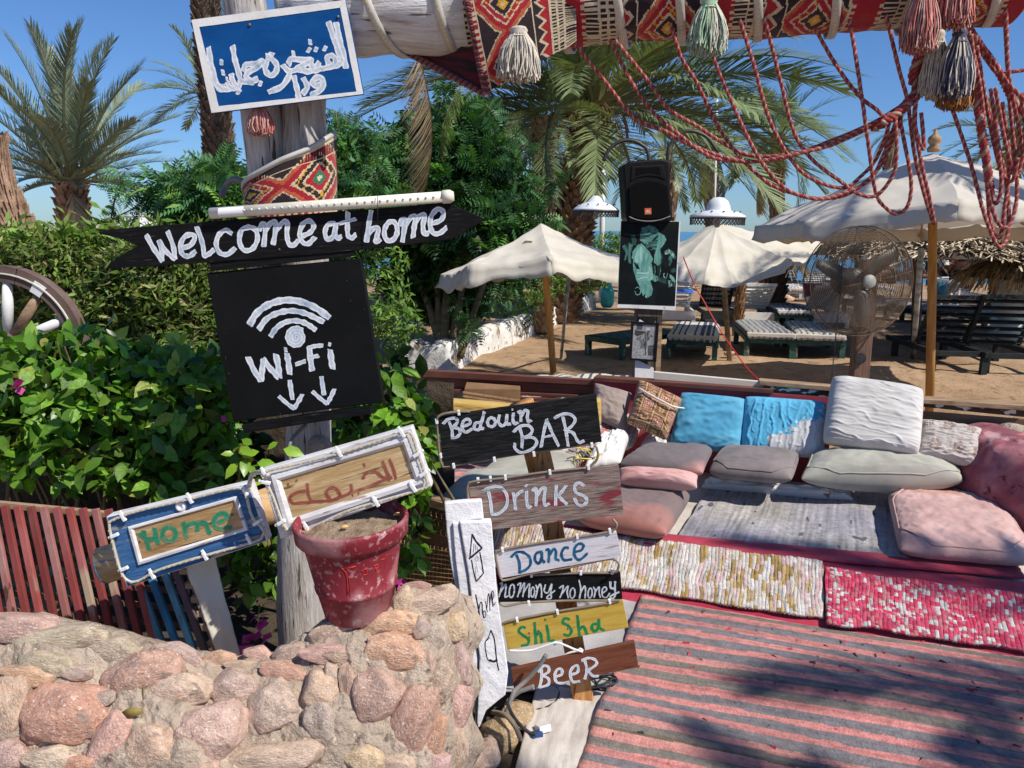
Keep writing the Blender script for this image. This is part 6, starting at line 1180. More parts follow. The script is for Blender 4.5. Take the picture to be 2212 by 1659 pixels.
# bean bag roll at the right
c0 = G(2195, 1040, .42); J = []
t = thing('bean_bag', 'big worn crimson bean bag roll with torn cover at the right edge', 'bean bag', (c0.x, c0.y, .15))
def lump(name, pts, rs, m, seed, fold=.02, n=40):
    pts = cr(pts, 6); k = len(pts); V = []
    for i, p in enumerate(pts):
        f = i / (k - 1) * (len(rs) - 1); j = min(int(f), len(rs) - 2); r = lerp(rs[j], rs[j + 1], f - j); T = (pts[min(i + 1, k - 1)] - pts[max(0, i - 1)]).normalized(); a = T.cross(Vector((0, 0, 1))).normalized(); b_ = a.cross(T)
        for q in range(n):
            th = 2 * math.pi * q / n; d = a * math.cos(th) + b_ * math.sin(th); rr = r * (1 + .10 * nz(d.x * 2 + p.x * 3, d.z * 2, seed)) + fold * (nz(p.x * 9 + d.x * 3, p.y * 26, d.z * 4 + seed) + .5 * nz(p.x * 30, p.y * 30, d.z * 9)); V.append(p + d * rr)
    F = [(i * n + q, i * n + (q + 1) % n, (i + 1) * n + (q + 1) % n, (i + 1) * n + q) for i in range(k - 1) for q in range(n)] + [tuple(range(n))[::-1], tuple((k - 1) * n + q for q in range(n))]
    return finish(name, V, F, m, t, sub=1)
e_ = (EU * .28 - EV * 1.0)
lump('cover', [c0 + Vector((.0, .50, -.06)), c0 + Vector((.0, .36, .0)), c0 + Vector((.07, .0, -.04)), c0 + Vector((.18, -.35, -.09)), c0 + Vector((.24, -.45, -.10))], [.05, .24, .26, .22, .05], 'beanbag', 3, .018)
lump('torn_lining', [c0 + Vector((.0, .35, .13)), c0 + Vector((.10, .22, .20)), c0 + Vector((.22, .20, .18))], [.02, .07, .03], 'mortar', 5, .02, 24)
lump('torn_fringe', [c0 + Vector((-.06, .22, .15)), c0 + Vector((.06, .12, .205)), c0 + Vector((.2, .12, .2))], [.012, .028, .012], 'yarn_pink', 7, .015, 20)
# ================================================================ stone wall
def crest(x):
    pts = [(-400, 1300), (0, 1322), (100, 1322), (240, 1352), (330, 1375), (480, 1412), (600, 1400), (700, 1342), (800, 1300), (880, 1262), (1000, 1275), (1060, 1300)]
    for a, b_ in zip(pts, pts[1:]):
        if x <= b_[0]: return lerp(a[1], b_[1], (x - a[0]) / (b_[0] - a[0]))
    return 1300
def wd(x, y):
    cy = crest(x); dc = 2.02 + .10 * max(0, min(1, (x - 600) / 300)); df = 1.70 + .10 * max(0, (x - 400) / 500); t = max(0, min(1.6, (y - cy) / (1659 - cy)))
    d = lerp(dc, df, min(1, t) ** .55) if t <= 1 else df - .015 * (t - 1)
    if x > 900: d += .30 * ((x - 900) / 140) ** 2.2
    return d
t = SW = thing('stone_wall', 'low wall of rounded pinkish granite stones set in sandy mortar, in the foreground', 'wall', (-.9, 1.9, 0))
def wp(u, v):
    x = lerp(-420, 1032 , u); cy = crest(x)
    if v < .12: k = v / .12; p = P(x, cy + 4, wd(x, cy)); return p + Vector((0, (1 - k) * .34, -.50 * (1 - k))) + Vector((0, 0, .015 * nz(x * .02, v * 9)))
    y = lerp(cy, 2010, (v - .12) / .88); e = max(0, (x - 960) / 86) * 14 * math.sin((y) * .05); p = P(x - e, y, wd(x, y)); n_ = .030 * nz(p.x * 6, p.z * 6 + p.y * 3, 2) + .018 * nz(p.x * 17, p.z * 17, p.y * 9) + .008 * nz(p.x * 50, p.z * 50, p.y * 30) + .004 * nz(p.x * 120, p.z * 120, p.y * 90)
    return p + Vector((.15, .55, -.8)).normalized() * (.006 + n_) * 1.0
V, F, _ = grid(wp, 420, 230); finish('mortar', V, F, 'mortar', t)
V, F, _ = grid(lambda u, v: Vector((lerp(-2.2, -.12, u), lerp(2.5, 1.98, v), lerp(-.02, .42, v))), 4, 2); 
TAN = (.50, .385, .29); PNK = (.50, .30, .235); GRY = (.42, .345, .285); RBR = (.47, .235, .16); ORG = (.53, .285, .175); YEL = (.54, .41, .26); MAR = (.40, .215, .185); RED_ = (.50, .20, .125); GPK = (.46, .33, .285)
L1 = [(130, 800, 520, 210, -5, PNK), (400, 870, 560, 180, 8, TAN), (725, 925, 320, 175, -5, GRY), (300, 1015, 350, 150, -10, TAN), (480, 1065, 200, 100, 0, GRY), (880, 1095, 455, 290, 22, RBR), (1110, 960, 330, 130, -25, GRY), (1360, 990, 210, 120, 15, ORG), (60, 1285, 240, 420, 0, PNK), (430, 1330, 530, 400, -8, RBR), (70, 1590, 230, 210, 0, GPK), (330, 1610, 340, 190, 5, TAN),
      (690, 1490, 220, 380, -22, PNK), (480, 1640, 220, 130, 0, RED_), (1100, 1180, 390, 210, 8, TAN), (1440, 1165, 310, 210, 5, GRY), (960, 1530, 320, 310, 35, YEL), (1315, 1440, 460, 370, 18, PNK), (1700, 1285, 310, 320, 30, GPK), (1770, 1065, 280, 130, -12, ORG), (1610, 955, 170, 115, 0, PNK), (1800, 945, 210, 115, 15, GPK), (2060, 945, 360, 140, 5, PNK),
      (2090, 810, 320, 150, 20, TAN), (1990, 1190, 240, 240, 20, YEL), (2000, 1380, 230, 260, 0, GRY), (1720, 1600, 580, 210, 6, TAN), (1240, 1700, 300, 180, 0, PNK), (2180, 1170, 110, 320, 10, PNK), (180, 1080, 330, 130, -4, ORG), (650, 1230, 140, 100, 10, GRY), (1490, 1020, 180, 70, 0, TAN), (1180, 1330, 160, 60, 10, GRY), (850, 1400, 120, 90, 0, GRY)]
L2 = [(360, 770, 350, 165, 10, ORG), (450, 620, 140, 160, -10, TAN), (540, 528, 165, 60, 5, PNK), (660, 630, 360, 180, 15, TAN), (800, 785, 200, 210, 0, YEL), (420, 950, 370, 240, -14, ORG), (80, 965, 240, 120, 0, PNK), (650, 835, 150, 200, 0, GRY), (290, 1215, 310, 360, -25, MAR), (510, 1370, 260, 500, -28, ORG), (710, 1130, 210, 260, -10, TAN), (840, 1005, 140, 290, 5, GPK), (830, 1290, 180, 320, -12, PNK),
      (690, 1480, 140, 350, -16, RED_), (830, 1540, 150, 270, 0, TAN), (220, 1600, 240, 200, 10, YEL), (0, 1130, 110, 250, 0, TAN), (700, 1640, 180, 180, 0, GPK), (420, 1640, 200, 140, 0, TAN), (560, 790, 120, 120, 0, GRY), (600, 1000, 110, 150, 0, TAN)]
for i, (zk, Ls) in enumerate(((ZE, L1), (ZF, L2))):
    for j, (u, v, sw, sh, a, cc) in enumerate(Ls):
        (x, y), = Z(zk, [(u, v)]); x -= 14 if x > 940 else 0; d = wd(x, y); rx = sw * .3472 / 2 * d / FP; ry = sh * .3472 / 2 * d / FP; rz = min(rx, ry) * .8
        g_ = random.uniform(.92, 1.1); p = P(x, y, d + rz * .30); stone(p, rx * 1.20, ry * 1.22, rz, R_(a), tuple(c * g_ * random.uniform(.97, 1.08) for c in mixc(cc, (.56, .44, .35), .40)), SW, si=(i * 5 + j) % 9)
for x in range(-360, 1000, 95):       # lower courses just below the picture
    for r in range(3):
        y = 1710 + r * 95; xx = x + 40 * (r % 2); d = wd(xx, y); stone(P(xx + random.uniform(-15, 15), y, d + .02), .052 * random.uniform(.8, 1.1), .045, .04, random.uniform(-.5, .5), random.choice((TAN, PNK, GRY, ORG)), SW)
for x in range(-380, -40, 95):
    for r in range(3): y = 1380 + r * 100; stone(P(x + 40 * (r % 2), y, wd(x, y) + .02), .06, .05, .045, random.uniform(-.5, .5), random.choice((TAN, PNK, GRY, ORG)), SW)
# ground rocks at the end of the wall
for (u, v, sw, sh, a, cc, lab) in ((1165, 1320, 240, 190, -15, (.40, .29, .17), 'brown rough stone under the cables, below the beer sign'), (1055, 1455, 270, 230, -25, (.44, .32, .17), 'golden speckled round stone at the foot of the white plank'), (950, 1590, 270, 210, 20, (.50, .37, .30), 'pinkish stone at the bottom edge, where the wall meets the canvas mat')):
    (x, y), = Z(ZF, [(u, v)]); p = G(x, y, .03); k = p.y / FP * .3472 / 2; stone(p, sw * k, sh * k, .07, R_(a), cc, label=lab)
# dry leaf and twig lying on the wall
b = MB(); p = P(288, 1538, wd(288, 1538) - .02); e1 = RT * .03; e2 = UP * .012; b.add([p - e1, p - e1 * .3 + e2, p + e1 * .5 + e2 * .9, p + e1, p + e1 * .4 - e2 * .8, p - e1 * .4 - e2 + Vector((0, -.004, 0))], [(0, 1, 2, 3, 4, 5)]); finish('dry_leaf', b.v, b.f, 'letter_red_worn' if False else 'dry_leaf_m' if 'dry_leaf_m' in MT else mat('dry_leaf_m', [(.18, .14, .03), (.30, .22, .06)], 30, 3, rough=.6).name, label='curled olive dry leaf lying in the mortar of the stone wall', cat='leaf', solid=.001)
b = MB(); b.tube([P(311, 1480, 1.82), P(309, 1500, 1.81), P(311, 1520, 1.80)], .0022, 6); b.build('twig', 'stem', label='short dry twig standing between the stones', cat='twig')
# ================================================================ twin posts and log beam
t = thing('log_gate', 'weathered grey log posts with a white painted horizontal log on top', 'gate', (P(655, 1390, 2.62).x, 2.62, 0))
b = MB(); pts = [Vector((P(650, 1400, 2.64).x, 2.64, -.02)), P(650, 1200, 2.64), P(668, 960, 2.64), P(660, 600, 2.64), P(655, 300, 2.66), P(660, 60, 2.68), P(662, -120, 2.7)]; b.tube(cr(pts, 8), [.085] * 17 + [.078] * 32, 26, wob=.12)
b.build('post', 'weathered_trunk', t)
b = MB(); pts = [P(600, 700, 2.70), P(585, 520, 2.66), P(575, 340, 2.62), P(548, 120, 2.62), P(525, 0, 2.62), P(505, -150, 2.62)]; b.tube(cr(pts, 8), .066, 24, wob=.12); b.build('post', 'weathered_trunk', t)
BA = [P(640, 36, 2.62), P(760, 22, 2.58), P(1010, 12, 2.55), P(1400, -22, 2.52), P(1800, -42, 2.50), P(2200, -62, 2.48)]; BR_ = .135
bp = cr(BA, 14); b = MB(); b.tube(bp, [BR_ * (1 + .03 * nz(i * .3, 2)) for i in range(len(bp))], 40, wob=.14); b.build('log', 'beam_wood', t)
b = MB(); p = P(690, 966, 2.555); b.lathe([(0, .022), (.014, .020), (.030, .026), (.036, .012), (.045, 0)], p, 16, M4=Matrix.Rotation(R_(80), 3, 'X')); b.build('knot', 'mortar', t)
# long pole laid behind the plates
t = thing('log_rail', 'peeled round pole with blue painted end, behind the two framed plates', 'pole', P(400, 1170, 2.5))
b = MB(); b.tube([P(222, 1222, 2.26), P(400, 1165, 2.30), P(565, 1098, 2.34), P(640, 1072, 2.37)], .060, 28, wob=.04); b.build('pole', 'log_wood', t)
e0, e1 = P(222, 1222, 2.26), P(400, 1165, 2.30); dx = (e0 - e1).normalized(); b = MB(); b.tube([e0 - dx * .004, e0 + dx * .002], [.0605, .058], 28); b.build('painted_end', 'blue_wood', t)
# carpet on the beam
KR = (.36, .022, .03); KC = (.60, .50, .34); KB = (.035, .022, .025); KO = (.46, .11, .05); KY = (.62, .33, .03); KG = (.02, .18, .09)
def kilim(x, y):
    """x along, y across, metres; woven cells"""
    x = round(x / .0042) * .0042; y = round(y / .0042) * .0042; P_ = .44; k = x % P_; yy = y % .22 - .11
    if k < .006 or .022 < k < .028: return KC
    if k < .05:
        return KB if (int(y / .0085) % 2) and not .028 < k < .034 else KC
    if k < .056: return KC
    if k < .112:
        q = (int(y / .012) + int(k / .012)) % 2; z = abs(((y / .06) % 1) - .5) * .06; return KC if abs(k - .084 - z + .015) < .006 else (KR if k - .084 < z - .015 else KB)
    if k < .118: return KC
    if k < .30:
        c = k - .209; m_ = abs(c) + abs(yy) * .83; m2 = (m_ * 1000)
        if m2 < 9: return KC
        if m2 < 22: return KG if int(y / .22) % 2 else KY
        if m2 < 40: return KR if int(y / .22) % 2 else KB
        if m2 < 47: return KC
        if m2 < 66: return (KB if int(y / .22) % 2 else KR) if (int(x / .0084) + int(y / .0084)) % 5 else KY
        if m2 < 73: return KC
        return KR if m2 < 95 else (KO if m2 < 110 else KC if m2 < 116 else KB)
    if k < .306: return KC
    if k < .40:
        return KR if .318 < k < .388 else (KC if int(y / .01) % 2 else KR)
    return KB if int(y / .0065) % 2 else KC
CL = [0]; cb = cr(BA[2:], 60)
for i in range(1, len(cb)): CL.append(CL[-1] + (cb[i] - cb[i - 1]).length)
CT = CL[-1]
def beam_pt(s, th, r):
    j = 0
    lo, hi = 0, len(CL) - 1
    while hi - lo > 1:
        m_ = (lo + hi) // 2
        if CL[m_] <= s: lo = m_
        else: hi = m_
    k = (s - CL[lo]) / max(1e-6, CL[hi] - CL[lo]); c = cb[lo].lerp(cb[hi], k); T = (cb[hi] - cb[lo]).normalized(); a = Vector((0, 0, 1)); a = (a - T * a.dot(T)).normalized(); f = T.cross(a)      # f points to the back (+y)
    return c + (a * math.cos(th) - f * math.sin(th)) * r
t = thing('kilim_carpet', 'red black and cream patterned kilim wrapped around the log beam', 'carpet', cb[0])
def kp(u, v):
    s = .0 + (CT * .985) * u; th = 2 * math.pi * v; return beam_pt(max(0, s), th, .150 + .010 * nz(s * 5, th * 1.5, 2) + .006 * nz(s * 16, th * 4, 3) + .004 * math.sin(th * 2))
L_ = 2 * math.pi * .15
V, F, C = grid(kp, 420, 200, lambda u, v: kilim(u * CT + .06 * v, v * L_)); finish('wrap', V, F, 'kilim', t, cols=C)
# hanging corner flap, front sheet and underside
a_, b_, c_, d_ = P(1006, -20, 2.40), P(1052, 200, 2.42), P(1245, 88, 2.42), P(1245, -30, 2.38)
def fl(u, v):
    top = a_.lerp(d_, u); bot = b_.lerp(c_, u) if u > 0 else b_; p = top.lerp(bot, v); return p + Vector((0, -.012 * math.sin(u * 5) - .02 * math.sin(v * 3) * (1 - u), .008 * nz(u * 5, v * 4)))
V, F, C = grid(fl, 90, 70, lambda u, v: kilim(.32 - u * .36 + .44, v * .34 + .05)); finish('corner_flap', V, F, 'kilim', t, cols=C, solid=.006)
a2, b2, c2 = P(868, 108, 2.62), P(1052, 203, 2.44), P(1052, 96, 2.44)
def fb(u, v): p = a2.lerp(b2.lerp(c2, v), u); return p + Vector((0, .03 * math.sin(u * 3) * (1 - u), .004 * nz(u * 7, v * 7)))
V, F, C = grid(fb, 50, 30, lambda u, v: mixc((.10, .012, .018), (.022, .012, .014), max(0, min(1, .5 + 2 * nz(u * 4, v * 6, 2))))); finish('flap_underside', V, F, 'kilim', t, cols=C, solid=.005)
b = MB()
for q0, q1, n in ((P(1004, -20, 2.385), P(1051, 205, 2.405), 34), (P(872, 110, 2.60), P(1050, 205, 2.43), 34)):
    for i in range(n):
        c = q0.lerp(q1, (i + .5) / n); dd = (q1 - q0).normalized(); sd = Vector((dd.z, 0, -dd.x)); b.tube([c - sd * .009 + dd * .004, c + Vector((0, -.006, 0)), c + sd * .009 - dd * .004], .0044, 5, c=(.30, .09, .09) if i % 2 else (.12, .04, .045))
b.build('bound_edge', 'kilim', t)
# LED strip wound around the beam
t = thing('led_strip', 'flat white LED strip wound in a spiral around the log beam', 'light strip', BA[0])
bb_all = cr(BA, 60); LL = [0]
for i in range(1, len(bb_all)): LL.append(LL[-1] + (bb_all[i] - bb_all[i - 1]).length)
def ax_at(s):
    lo, hi = 0, len(LL) - 1; s = max(0, min(LL[-1] - 1e-4, s))
    while hi - lo > 1:
        m_ = (lo + hi) // 2
        if LL[m_] <= s: lo = m_
        else: hi = m_
    k = (s - LL[lo]) / max(1e-6, LL[hi] - LL[lo]); T = (bb_all[hi] - bb_all[lo]).normalized(); a = Vector((0, 0, 1)); a = (a - T * a.dot(T)).normalized(); return bb_all[lo].lerp(bb_all[hi], k), T, a, T.cross(a)
def s_of(px):
    best = min(range(len(bb_all)), key=lambda i: abs((lambda q: 1106 + FP * (q - CAM).dot(RT) / (q - CAM).dot(F_))(bb_all[i]) - px)); return LL[best]
marks = [s_of(x) for x in (665, 870, 985, 1225, 1345, 1470, 1640, 1800, 1960, 2130)]
hp = []
for i in range(len(marks) - 1):
    for q in range(36):
        th = 2 * math.pi * q / 36; c, T, a, f = ax_at(lerp(marks[i], marks[i + 1], q / 36)); rr = .160 if marks[i] > s_of(990) else .142; nn_ = a * math.cos(math.pi + th) + f * math.sin(math.pi + th); hp.append((c + nn_ * rr, nn_))
b = MB(); V = []; n = len(hp)
for i, (p, nn) in enumerate(hp):
    tt = (hp[min(i + 1, n - 1)][0] - hp[max(0, i - 1)][0]).normalized(); s_ = tt.cross(nn).normalized() * .0125; V += [p - s_ - nn * .003, p + s_ - nn * .003, p + s_ + nn * .003, p - s_ + nn * .003]
b.add(V, [(4 * i + k, 4 * i + (k + 1) % 4, 4 * i + 4 + (k + 1) % 4, 4 * i + 4 + k) for i in range(n - 1) for k in range(4)]); b.build('strip', 'led_plastic', t)
b = MB()
for i in range(0, n - 1):
    p, nn = hp[i]; tt = (hp[i + 1][0] - p).normalized(); s_ = tt.cross(nn).normalized()
    for k in (.2, .7): c = p.lerp(hp[i + 1][0], k) + nn * .0036; b.add([c - tt * .003 - s_ * .003, c + tt * .003 - s_ * .003, c + tt * .003 + s_ * .003, c - tt * .003 + s_ * .003], [(0, 1, 2, 3)])
b.build('diodes', 'led_dot', t, kind='stuff')
# kilim on the posts
t = thing('post_kilim', 'red kilim band slung around the twin posts below the blue sign', 'carpet', P(625, 440, 2.55))
Lc = P(527, 420, 2.6); Rc = P(718, 300, 2.6); cx = (Lc.x + Rc.x) / 2; rx = (Rc.x - Lc.x) / 2
def pk(u, v):
    th = math.pi * (1 - u) ; x = cx + rx * math.cos(th) * (1 - .05 * v); y = 2.64 - .145 * math.sin(th) ** .8; zt = P(0, 412 - 140 * u ** 1.1, 2.5).z; zb = P(0, 462, 2.5).z; return Vector((x, y, lerp(zt, zb, v) + .006 * nz(u * 4, v * 4)))
V, F, C = grid(pk, 110, 70, lambda u, v: (KC if v < .05 or .17 < v < .19 else KB if (v < .17 and int(u * 90) % 2) else kilim(v * .20 + .12 + .0, u * .42))); finish('band', V, F, 'kilim', t, cols=C, solid=.006)
b = MB(); b.tube([pk(u, 0) + Vector((0, -.006, .004)) for u in np.linspace(0, 1, 30)], .0085, 8); b.build('led_edge', 'led_plastic', t)
b = MB(); b.tube(cr([P(535, 395, 2.66), P(505, 388, 2.7), P(488, 402, 2.72), P(478, 425, 2.7)], 6), .011, 8); b.build('conduit', 'cable_grey', label='short bent grey conduit left of the post kilim', cat='pipe')
# tassels
def tassel(lab, x, y, d, wpx, hpx, cols_, head='yarn_cream', seed=0, flare=.92, n=300, group='wool tassels'):
    r = random.Random(seed); top = P(x, y, d); w_ = wpx * d / FP; h_ = hpx * d / FP; t = thing('tassel', lab, 'tassel', top, group=group)
    b = MB(); b.lathe([(0, .0), (w_ * .16, -.005), (w_ * .20, -h_ * .08), (w_ * .15, -h_ * .16), (w_ * .22, -h_ * .2)], top, 12); b.build('knot', head, t)
    for ci, cm in enumerate(cols_):
        b = MB()
        for i in range(n // len(cols_)):
            a = r.uniform(0, 6.283); rr = r.random() ** .5; e = Vector((math.cos(a) * rr, math.sin(a) * rr * .8, 0)) * w_ / 2; hl = h_ * r.uniform(.88, 1.03) * (1 - .10 * rr)
            p0 = top + e * .3 - Vector((0, 0, h_ * .10)); p1 = top + e * .85 * flare - Vector((0, 0, h_ * .4)); p2 = top + e * flare + Vector((r.uniform(-.004, .004), r.uniform(-.004, .004), -hl * .75)); p3 = top + e * (flare * 1.02) + Vector((r.uniform(-.008, .008), r.uniform(-.005, .005), -hl)); p1 += Vector((r.uniform(-.004, .004), 0, 0)); b.tube(cr([p0, p1, p2 + Vector((r.uniform(-.006, .006), r.uniform(-.006, .006), 0)), p3], 2), .0021, 3, cap=False)
        b.build('fringe', cm, t)
tassel('cream cotton tassel hanging from the carpet corner', 1121, 55, 2.34, 92, 112, ['yarn_cream'], seed=1)
tassel('pale green tassel hanging below the carpet, left of the rope net', 1533, -8, 2.34, 84, 115, ['yarn_green', 'yarn_green', 'yarn_cream'], 'yarn_green', seed=2)
tassel('left of the two pink tassels above the rope bundle', 2000, -45, 2.32, 74, 145, ['yarn_palepink', 'yarn_pink'], 'yarn_pink', seed=3)
tassel('right of the two pink tassels, cut off by the top edge', 2075, -75, 2.32, 78, 122, ['yarn_palepink', 'yarn_pink'], 'yarn_pink', seed=4)
tassel('cream tassel left of the navy one, under the pink pair', 2030, 62, 2.40, 58, 140, ['yarn_cream'], seed=5)
tassel('navy blue tassel hanging among the ropes', 2075, 60, 2.36, 72, 140, ['yarn_navy', 'yarn_navy', 'yarn_cream'], 'yarn_navy', seed=6)
tassel('orange pompom tassel below the navy tassel', 2068, 150, 2.42, 78, 84, ['yarn_orange'], 'yarn_orange', seed=7, n=200)
tassel('coral tassel hanging below the blue sign on the posts', 560, 222, 2.48, 58, 68, ['yarn_palepink', 'yarn_pink'], 'yarn_pink', seed=8)
# rope garland
t = thing('rope_garland', 'swags of twisted red and cream rope hanging from the carpeted beam', 'rope garland', P(1980, 60, 2.45))
def rope(pts, r=.0054, d=2.45, dv=0.0, seed=0):
    rnd = random.Random(seed); L0 = len(pts); q3 = [P(x, y, d + dv * math.sin(i * 1.3 + seed) + .03 * math.sin(i * .7 + seed * 2)) for i, (x, y) in enumerate(pts)]; q = cr(q3, 10); ll = [0]
    for i in range(1, len(q)): ll.append(ll[-1] + (q[i] - q[i - 1]).length)
    stp = .0042; m_ = int(ll[-1] / stp); S = []; j = 0
    for i in range(m_ + 1):
        s = i * stp
        while j < len(ll) - 2 and ll[j + 1] < s: j += 1
        S.append(q[j].lerp(q[j + 1], (s - ll[j]) / max(1e-6, ll[j + 1] - ll[j])))
    for k, mm in ((0, 'rope_red'), (1, 'rope_red'), (2, 'rope_pink')):
        b = MB(); pts_ = []; a = None
        for i, p in enumerate(S):
            T = (S[min(i + 1, len(S) - 1)] - S[max(0, i - 1)]).normalized(); a = (T.orthogonal() if a is None else (a - T * a.dot(T))).normalized(); f = T.cross(a); th = i * stp * 270 / (r / .0054) + .9 * nz(i * .03, seed) + k * 2.094
            pts_.append(p + (a * math.cos(th) + f * math.sin(th)) * r * .60)
        b.tube(pts_, [r * (.62 + .22 * nz(q_ * .25, k, seed)) for q_ in range(len(pts_))], 5, cap=True); b.build('strand', mm, t)
RP = [
 [(1241, 92), (1310, 180), (1373, 257), (1440, 285), (1481, 309), (1558, 338), (1612, 349), (1660, 345), (1740, 328), (1800, 312), (1880, 275), (1930, 243), (1965, 208)],
 [(1314, 78), (1366, 180), (1418, 250), (1481, 302), (1500, 318), (1548, 343), (1620, 349), (1690, 342), (1775, 312), (1880, 268), (1950, 226), (1975, 204)],
 [(1330, 88), (1404, 180), (1444, 235), (1510, 275), (1560, 308), (1610, 333), (1672, 337), (1760, 320), (1860, 278), (1930, 243)],
 [(1448, 50), (1472, 125), (1507, 182), (1548, 267), (1593, 333), (1659, 395), (1722, 420), (1767, 430), (1815, 420), (1878, 389), (1909, 333), (1937, 260), (1960, 226)],
 [(1528, 60), (1540, 120), (1572, 200), (1611, 288), (1652, 360), (1705, 413), (1774, 429), (1836, 417), (1895, 368), (1930, 300), (1947, 250)],
 [(1598, 42), (1628, 139), (1660, 253), (1701, 333), (1746, 382), (1819, 406), (1861, 380), (1892, 344), (1913, 295), (1923, 257)],
 [(1651, 38), (1684, 167), (1715, 285), (1757, 347), (1816, 392), (1857, 420), (1895, 421), (1930, 375), (1937, 320), (1934, 253)],
 [(1748, 35), (1784, 104), (1826, 170), (1861, 212), (1892, 236), (1920, 259), (1941, 246), (1982, 208)],
 [(1833, 28), (1850, 132), (1864, 226), (1875, 306), (1892, 417), (1916, 451), (1937, 462), (1961, 444), (1968, 389), (1951, 295), (1944, 257)],
 [(1914, 32), (1941, 146), (1961, 222), (1975, 330), (1996, 417), (2017, 483), (2008, 430), (1992, 360), (1975, 260), (1982, 205)],
 [(2013, 94), (2034, 174), (2062, 250), (2097, 354), (2124, 455), (2149, 521), (2163, 533), (2177, 503), (2177, 417), (2156, 312), (2118, 174), (2090, 69)],
 [(2093, 69), (2118, 191), (2128, 300), (2135, 417), (2159, 486), (2184, 479), (2197, 399), (2180, 208), (2170, 20)],
 [(2098, 75), (2114, 243), (2131, 382), (2139, 479), (2159, 514), (2170, 450), (2180, 350), (2165, 220)],
 [(2104, 80), (2118, 260), (2135, 380), (2150, 440), (2163, 400), (2155, 300), (2140, 190)],
 [(2097, 69), (2138, 118), (2173, 174), (2212, 215), (2260, 250)],
 [(2173, 20), (2177, 139), (2184, 194), (2201, 278), (2214, 365)],
 [(2240, 148), (2180, 156), (2156, 160), (2121, 115)],
 [(1978, 220), (1978, 278), (1996, 323), (1990, 243)],
 [(2150, 190), (2170, 300), (2195, 380), (2215, 300), (2205, 200)],
 [(2110, 100), (2135, 250), (2160, 360), (2185, 392), (2200, 340)],
]
for i, pl_ in enumerate(RP): rope(pl_, d=2.44 - .0025 * i, dv=.015, seed=i)
for i, (pl_, r_) in enumerate((([(1999, 83), (1972, 167), (1986, 194), (1965, 222), (1923, 257), (1885, 278)], .013), ([(2003, 85), (1988, 150), (1975, 205), (1940, 245), (1900, 268)], .012), ([(2095, 75), (2108, 200), (2128, 330), (2140, 420)], .011), ([(2085, 50), (2125, 110), (2160, 160), (2190, 220), (2230, 260)], .010))): rope(pl_, r_, 2.43, .01, 50 + i)
# ================================================================ signs
def screws(sg, pts, zk=(0, 0, 1), r=.0035, z=0):
    for p in pts:
        (x, y), = Z(zk, [p]); l = sg.l((x, y)); b = MB(); b.lathe([(0, z + .0028), (r * .7, z + .0026), (r, z + .001), (r, z - .001)], (0, 0, 0), 10); V = [sg.M @ Vector((v[0] + l[0], v[1] + l[1], v[2])) for v in b.v]; finish('screw', V, b.f, 'steel_screw', sg.o)
# blue Arabic sign
sg = Sign('arabic_sign', 'blue board with white border and white Arabic writing, fixed high on the posts', 'sign', [(414, 43), (746, 0), (785, 203), (457, 244)], 2.44)
sg.board('board', 'blue_paint', t=.018)
o4 = sg.c; i4 = [sg.l(c) for c in Z(ZA, [(1240, 168), (2118, 48), (2210, 572), (1362, 660)])]; i4[2] = sg.l((770, 198)); i4[1] = sg.l((735, 17)); 
b = MB()
for i in range(4):
    j = (i + 1) % 4; n_ = 14; V = []
    for k in range(n_ + 1):
        f = k / n_; a = Vector((*o4[i], 0)).lerp(Vector((*o4[j], 0)), f); c = Vector((*i4[i], 0)).lerp(Vector((*i4[j], 0)), f) + Vector((.0015 * nz(k * 1.7, i), .0015 * nz(k * 1.3, i + 5), 0)); V += [sg.M @ Vector((a.x, a.y, .0012)), sg.M @ Vector((c.x, c.y, .0012))]
    b.add(V, [(2 * k, 2 * k + 1, 2 * k + 3, 2 * k + 2) for k in range(n_)])
b.build('painted_border', 'white_paint', sg.o, smooth=False)
sg.letters(ZA, [[[(2092, 145), (2110, 230), (2135, 330), (2152, 420)]], [[(2045, 140), (2075, 230), (2105, 320), (2128, 375), (2100, 405), (2050, 415)]], [[(2052, 410), (2035, 365), (2060, 345), (2088, 368), (2072, 408), (2010, 428)]], [[(2022, 302)]],
   [[(2010, 428), (1975, 420), (1985, 390)], [(1990, 428), (1950, 440), (1940, 400)], [(1950, 440), (1900, 445), (1885, 425)]], [[(1930, 262)]], [[(1922, 312)]], [[(1966, 308)]],
   [[(1795, 398), (1812, 368), (1870, 372), (1942, 376), (1890, 402), (1850, 430), (1925, 446)]], [[(1826, 336)]], [[(1860, 430), (1800, 442), (1762, 408)], [(1800, 440), (1795, 480), (1750, 540), (1675, 572)]],
   [[(1692, 332), (1662, 380), (1650, 430), (1680, 470), (1715, 450), (1722, 405), (1690, 365), (1660, 350)]], [[(1515, 440), (1530, 405), (1585, 398), (1640, 380), (1590, 425), (1545, 450), (1535, 480), (1570, 505), (1600, 490)]], [[(1620, 520)]], [[(1448, 290), (1462, 370), (1485, 450), (1505, 505), (1570, 512)]],
   [[(1500, 500), (1480, 545), (1448, 500), (1440, 465)], [(1478, 545), (1440, 550), (1415, 515)], [(1440, 550), (1400, 555), (1385, 530)]], [[(1378, 388)]], [[(1388, 452)]], [[(1486, 572)]], [([(1412, 490)], 26)], [([(1440, 500)], 22)],
   [[(1298, 300), (1312, 390), (1335, 480), (1360, 550), (1400, 556)]], [[(1330, 470), (1345, 520), (1380, 552)]],
   [[(1828, 475), (1845, 540), (1858, 605)]], [[(1888, 488), (1912, 540), (1885, 582)]], [[(2000, 520), (1958, 535), (1945, 505), (1985, 480), (2012, 510), (1995, 560), (1935, 592)]]], 38, 'letter_white')
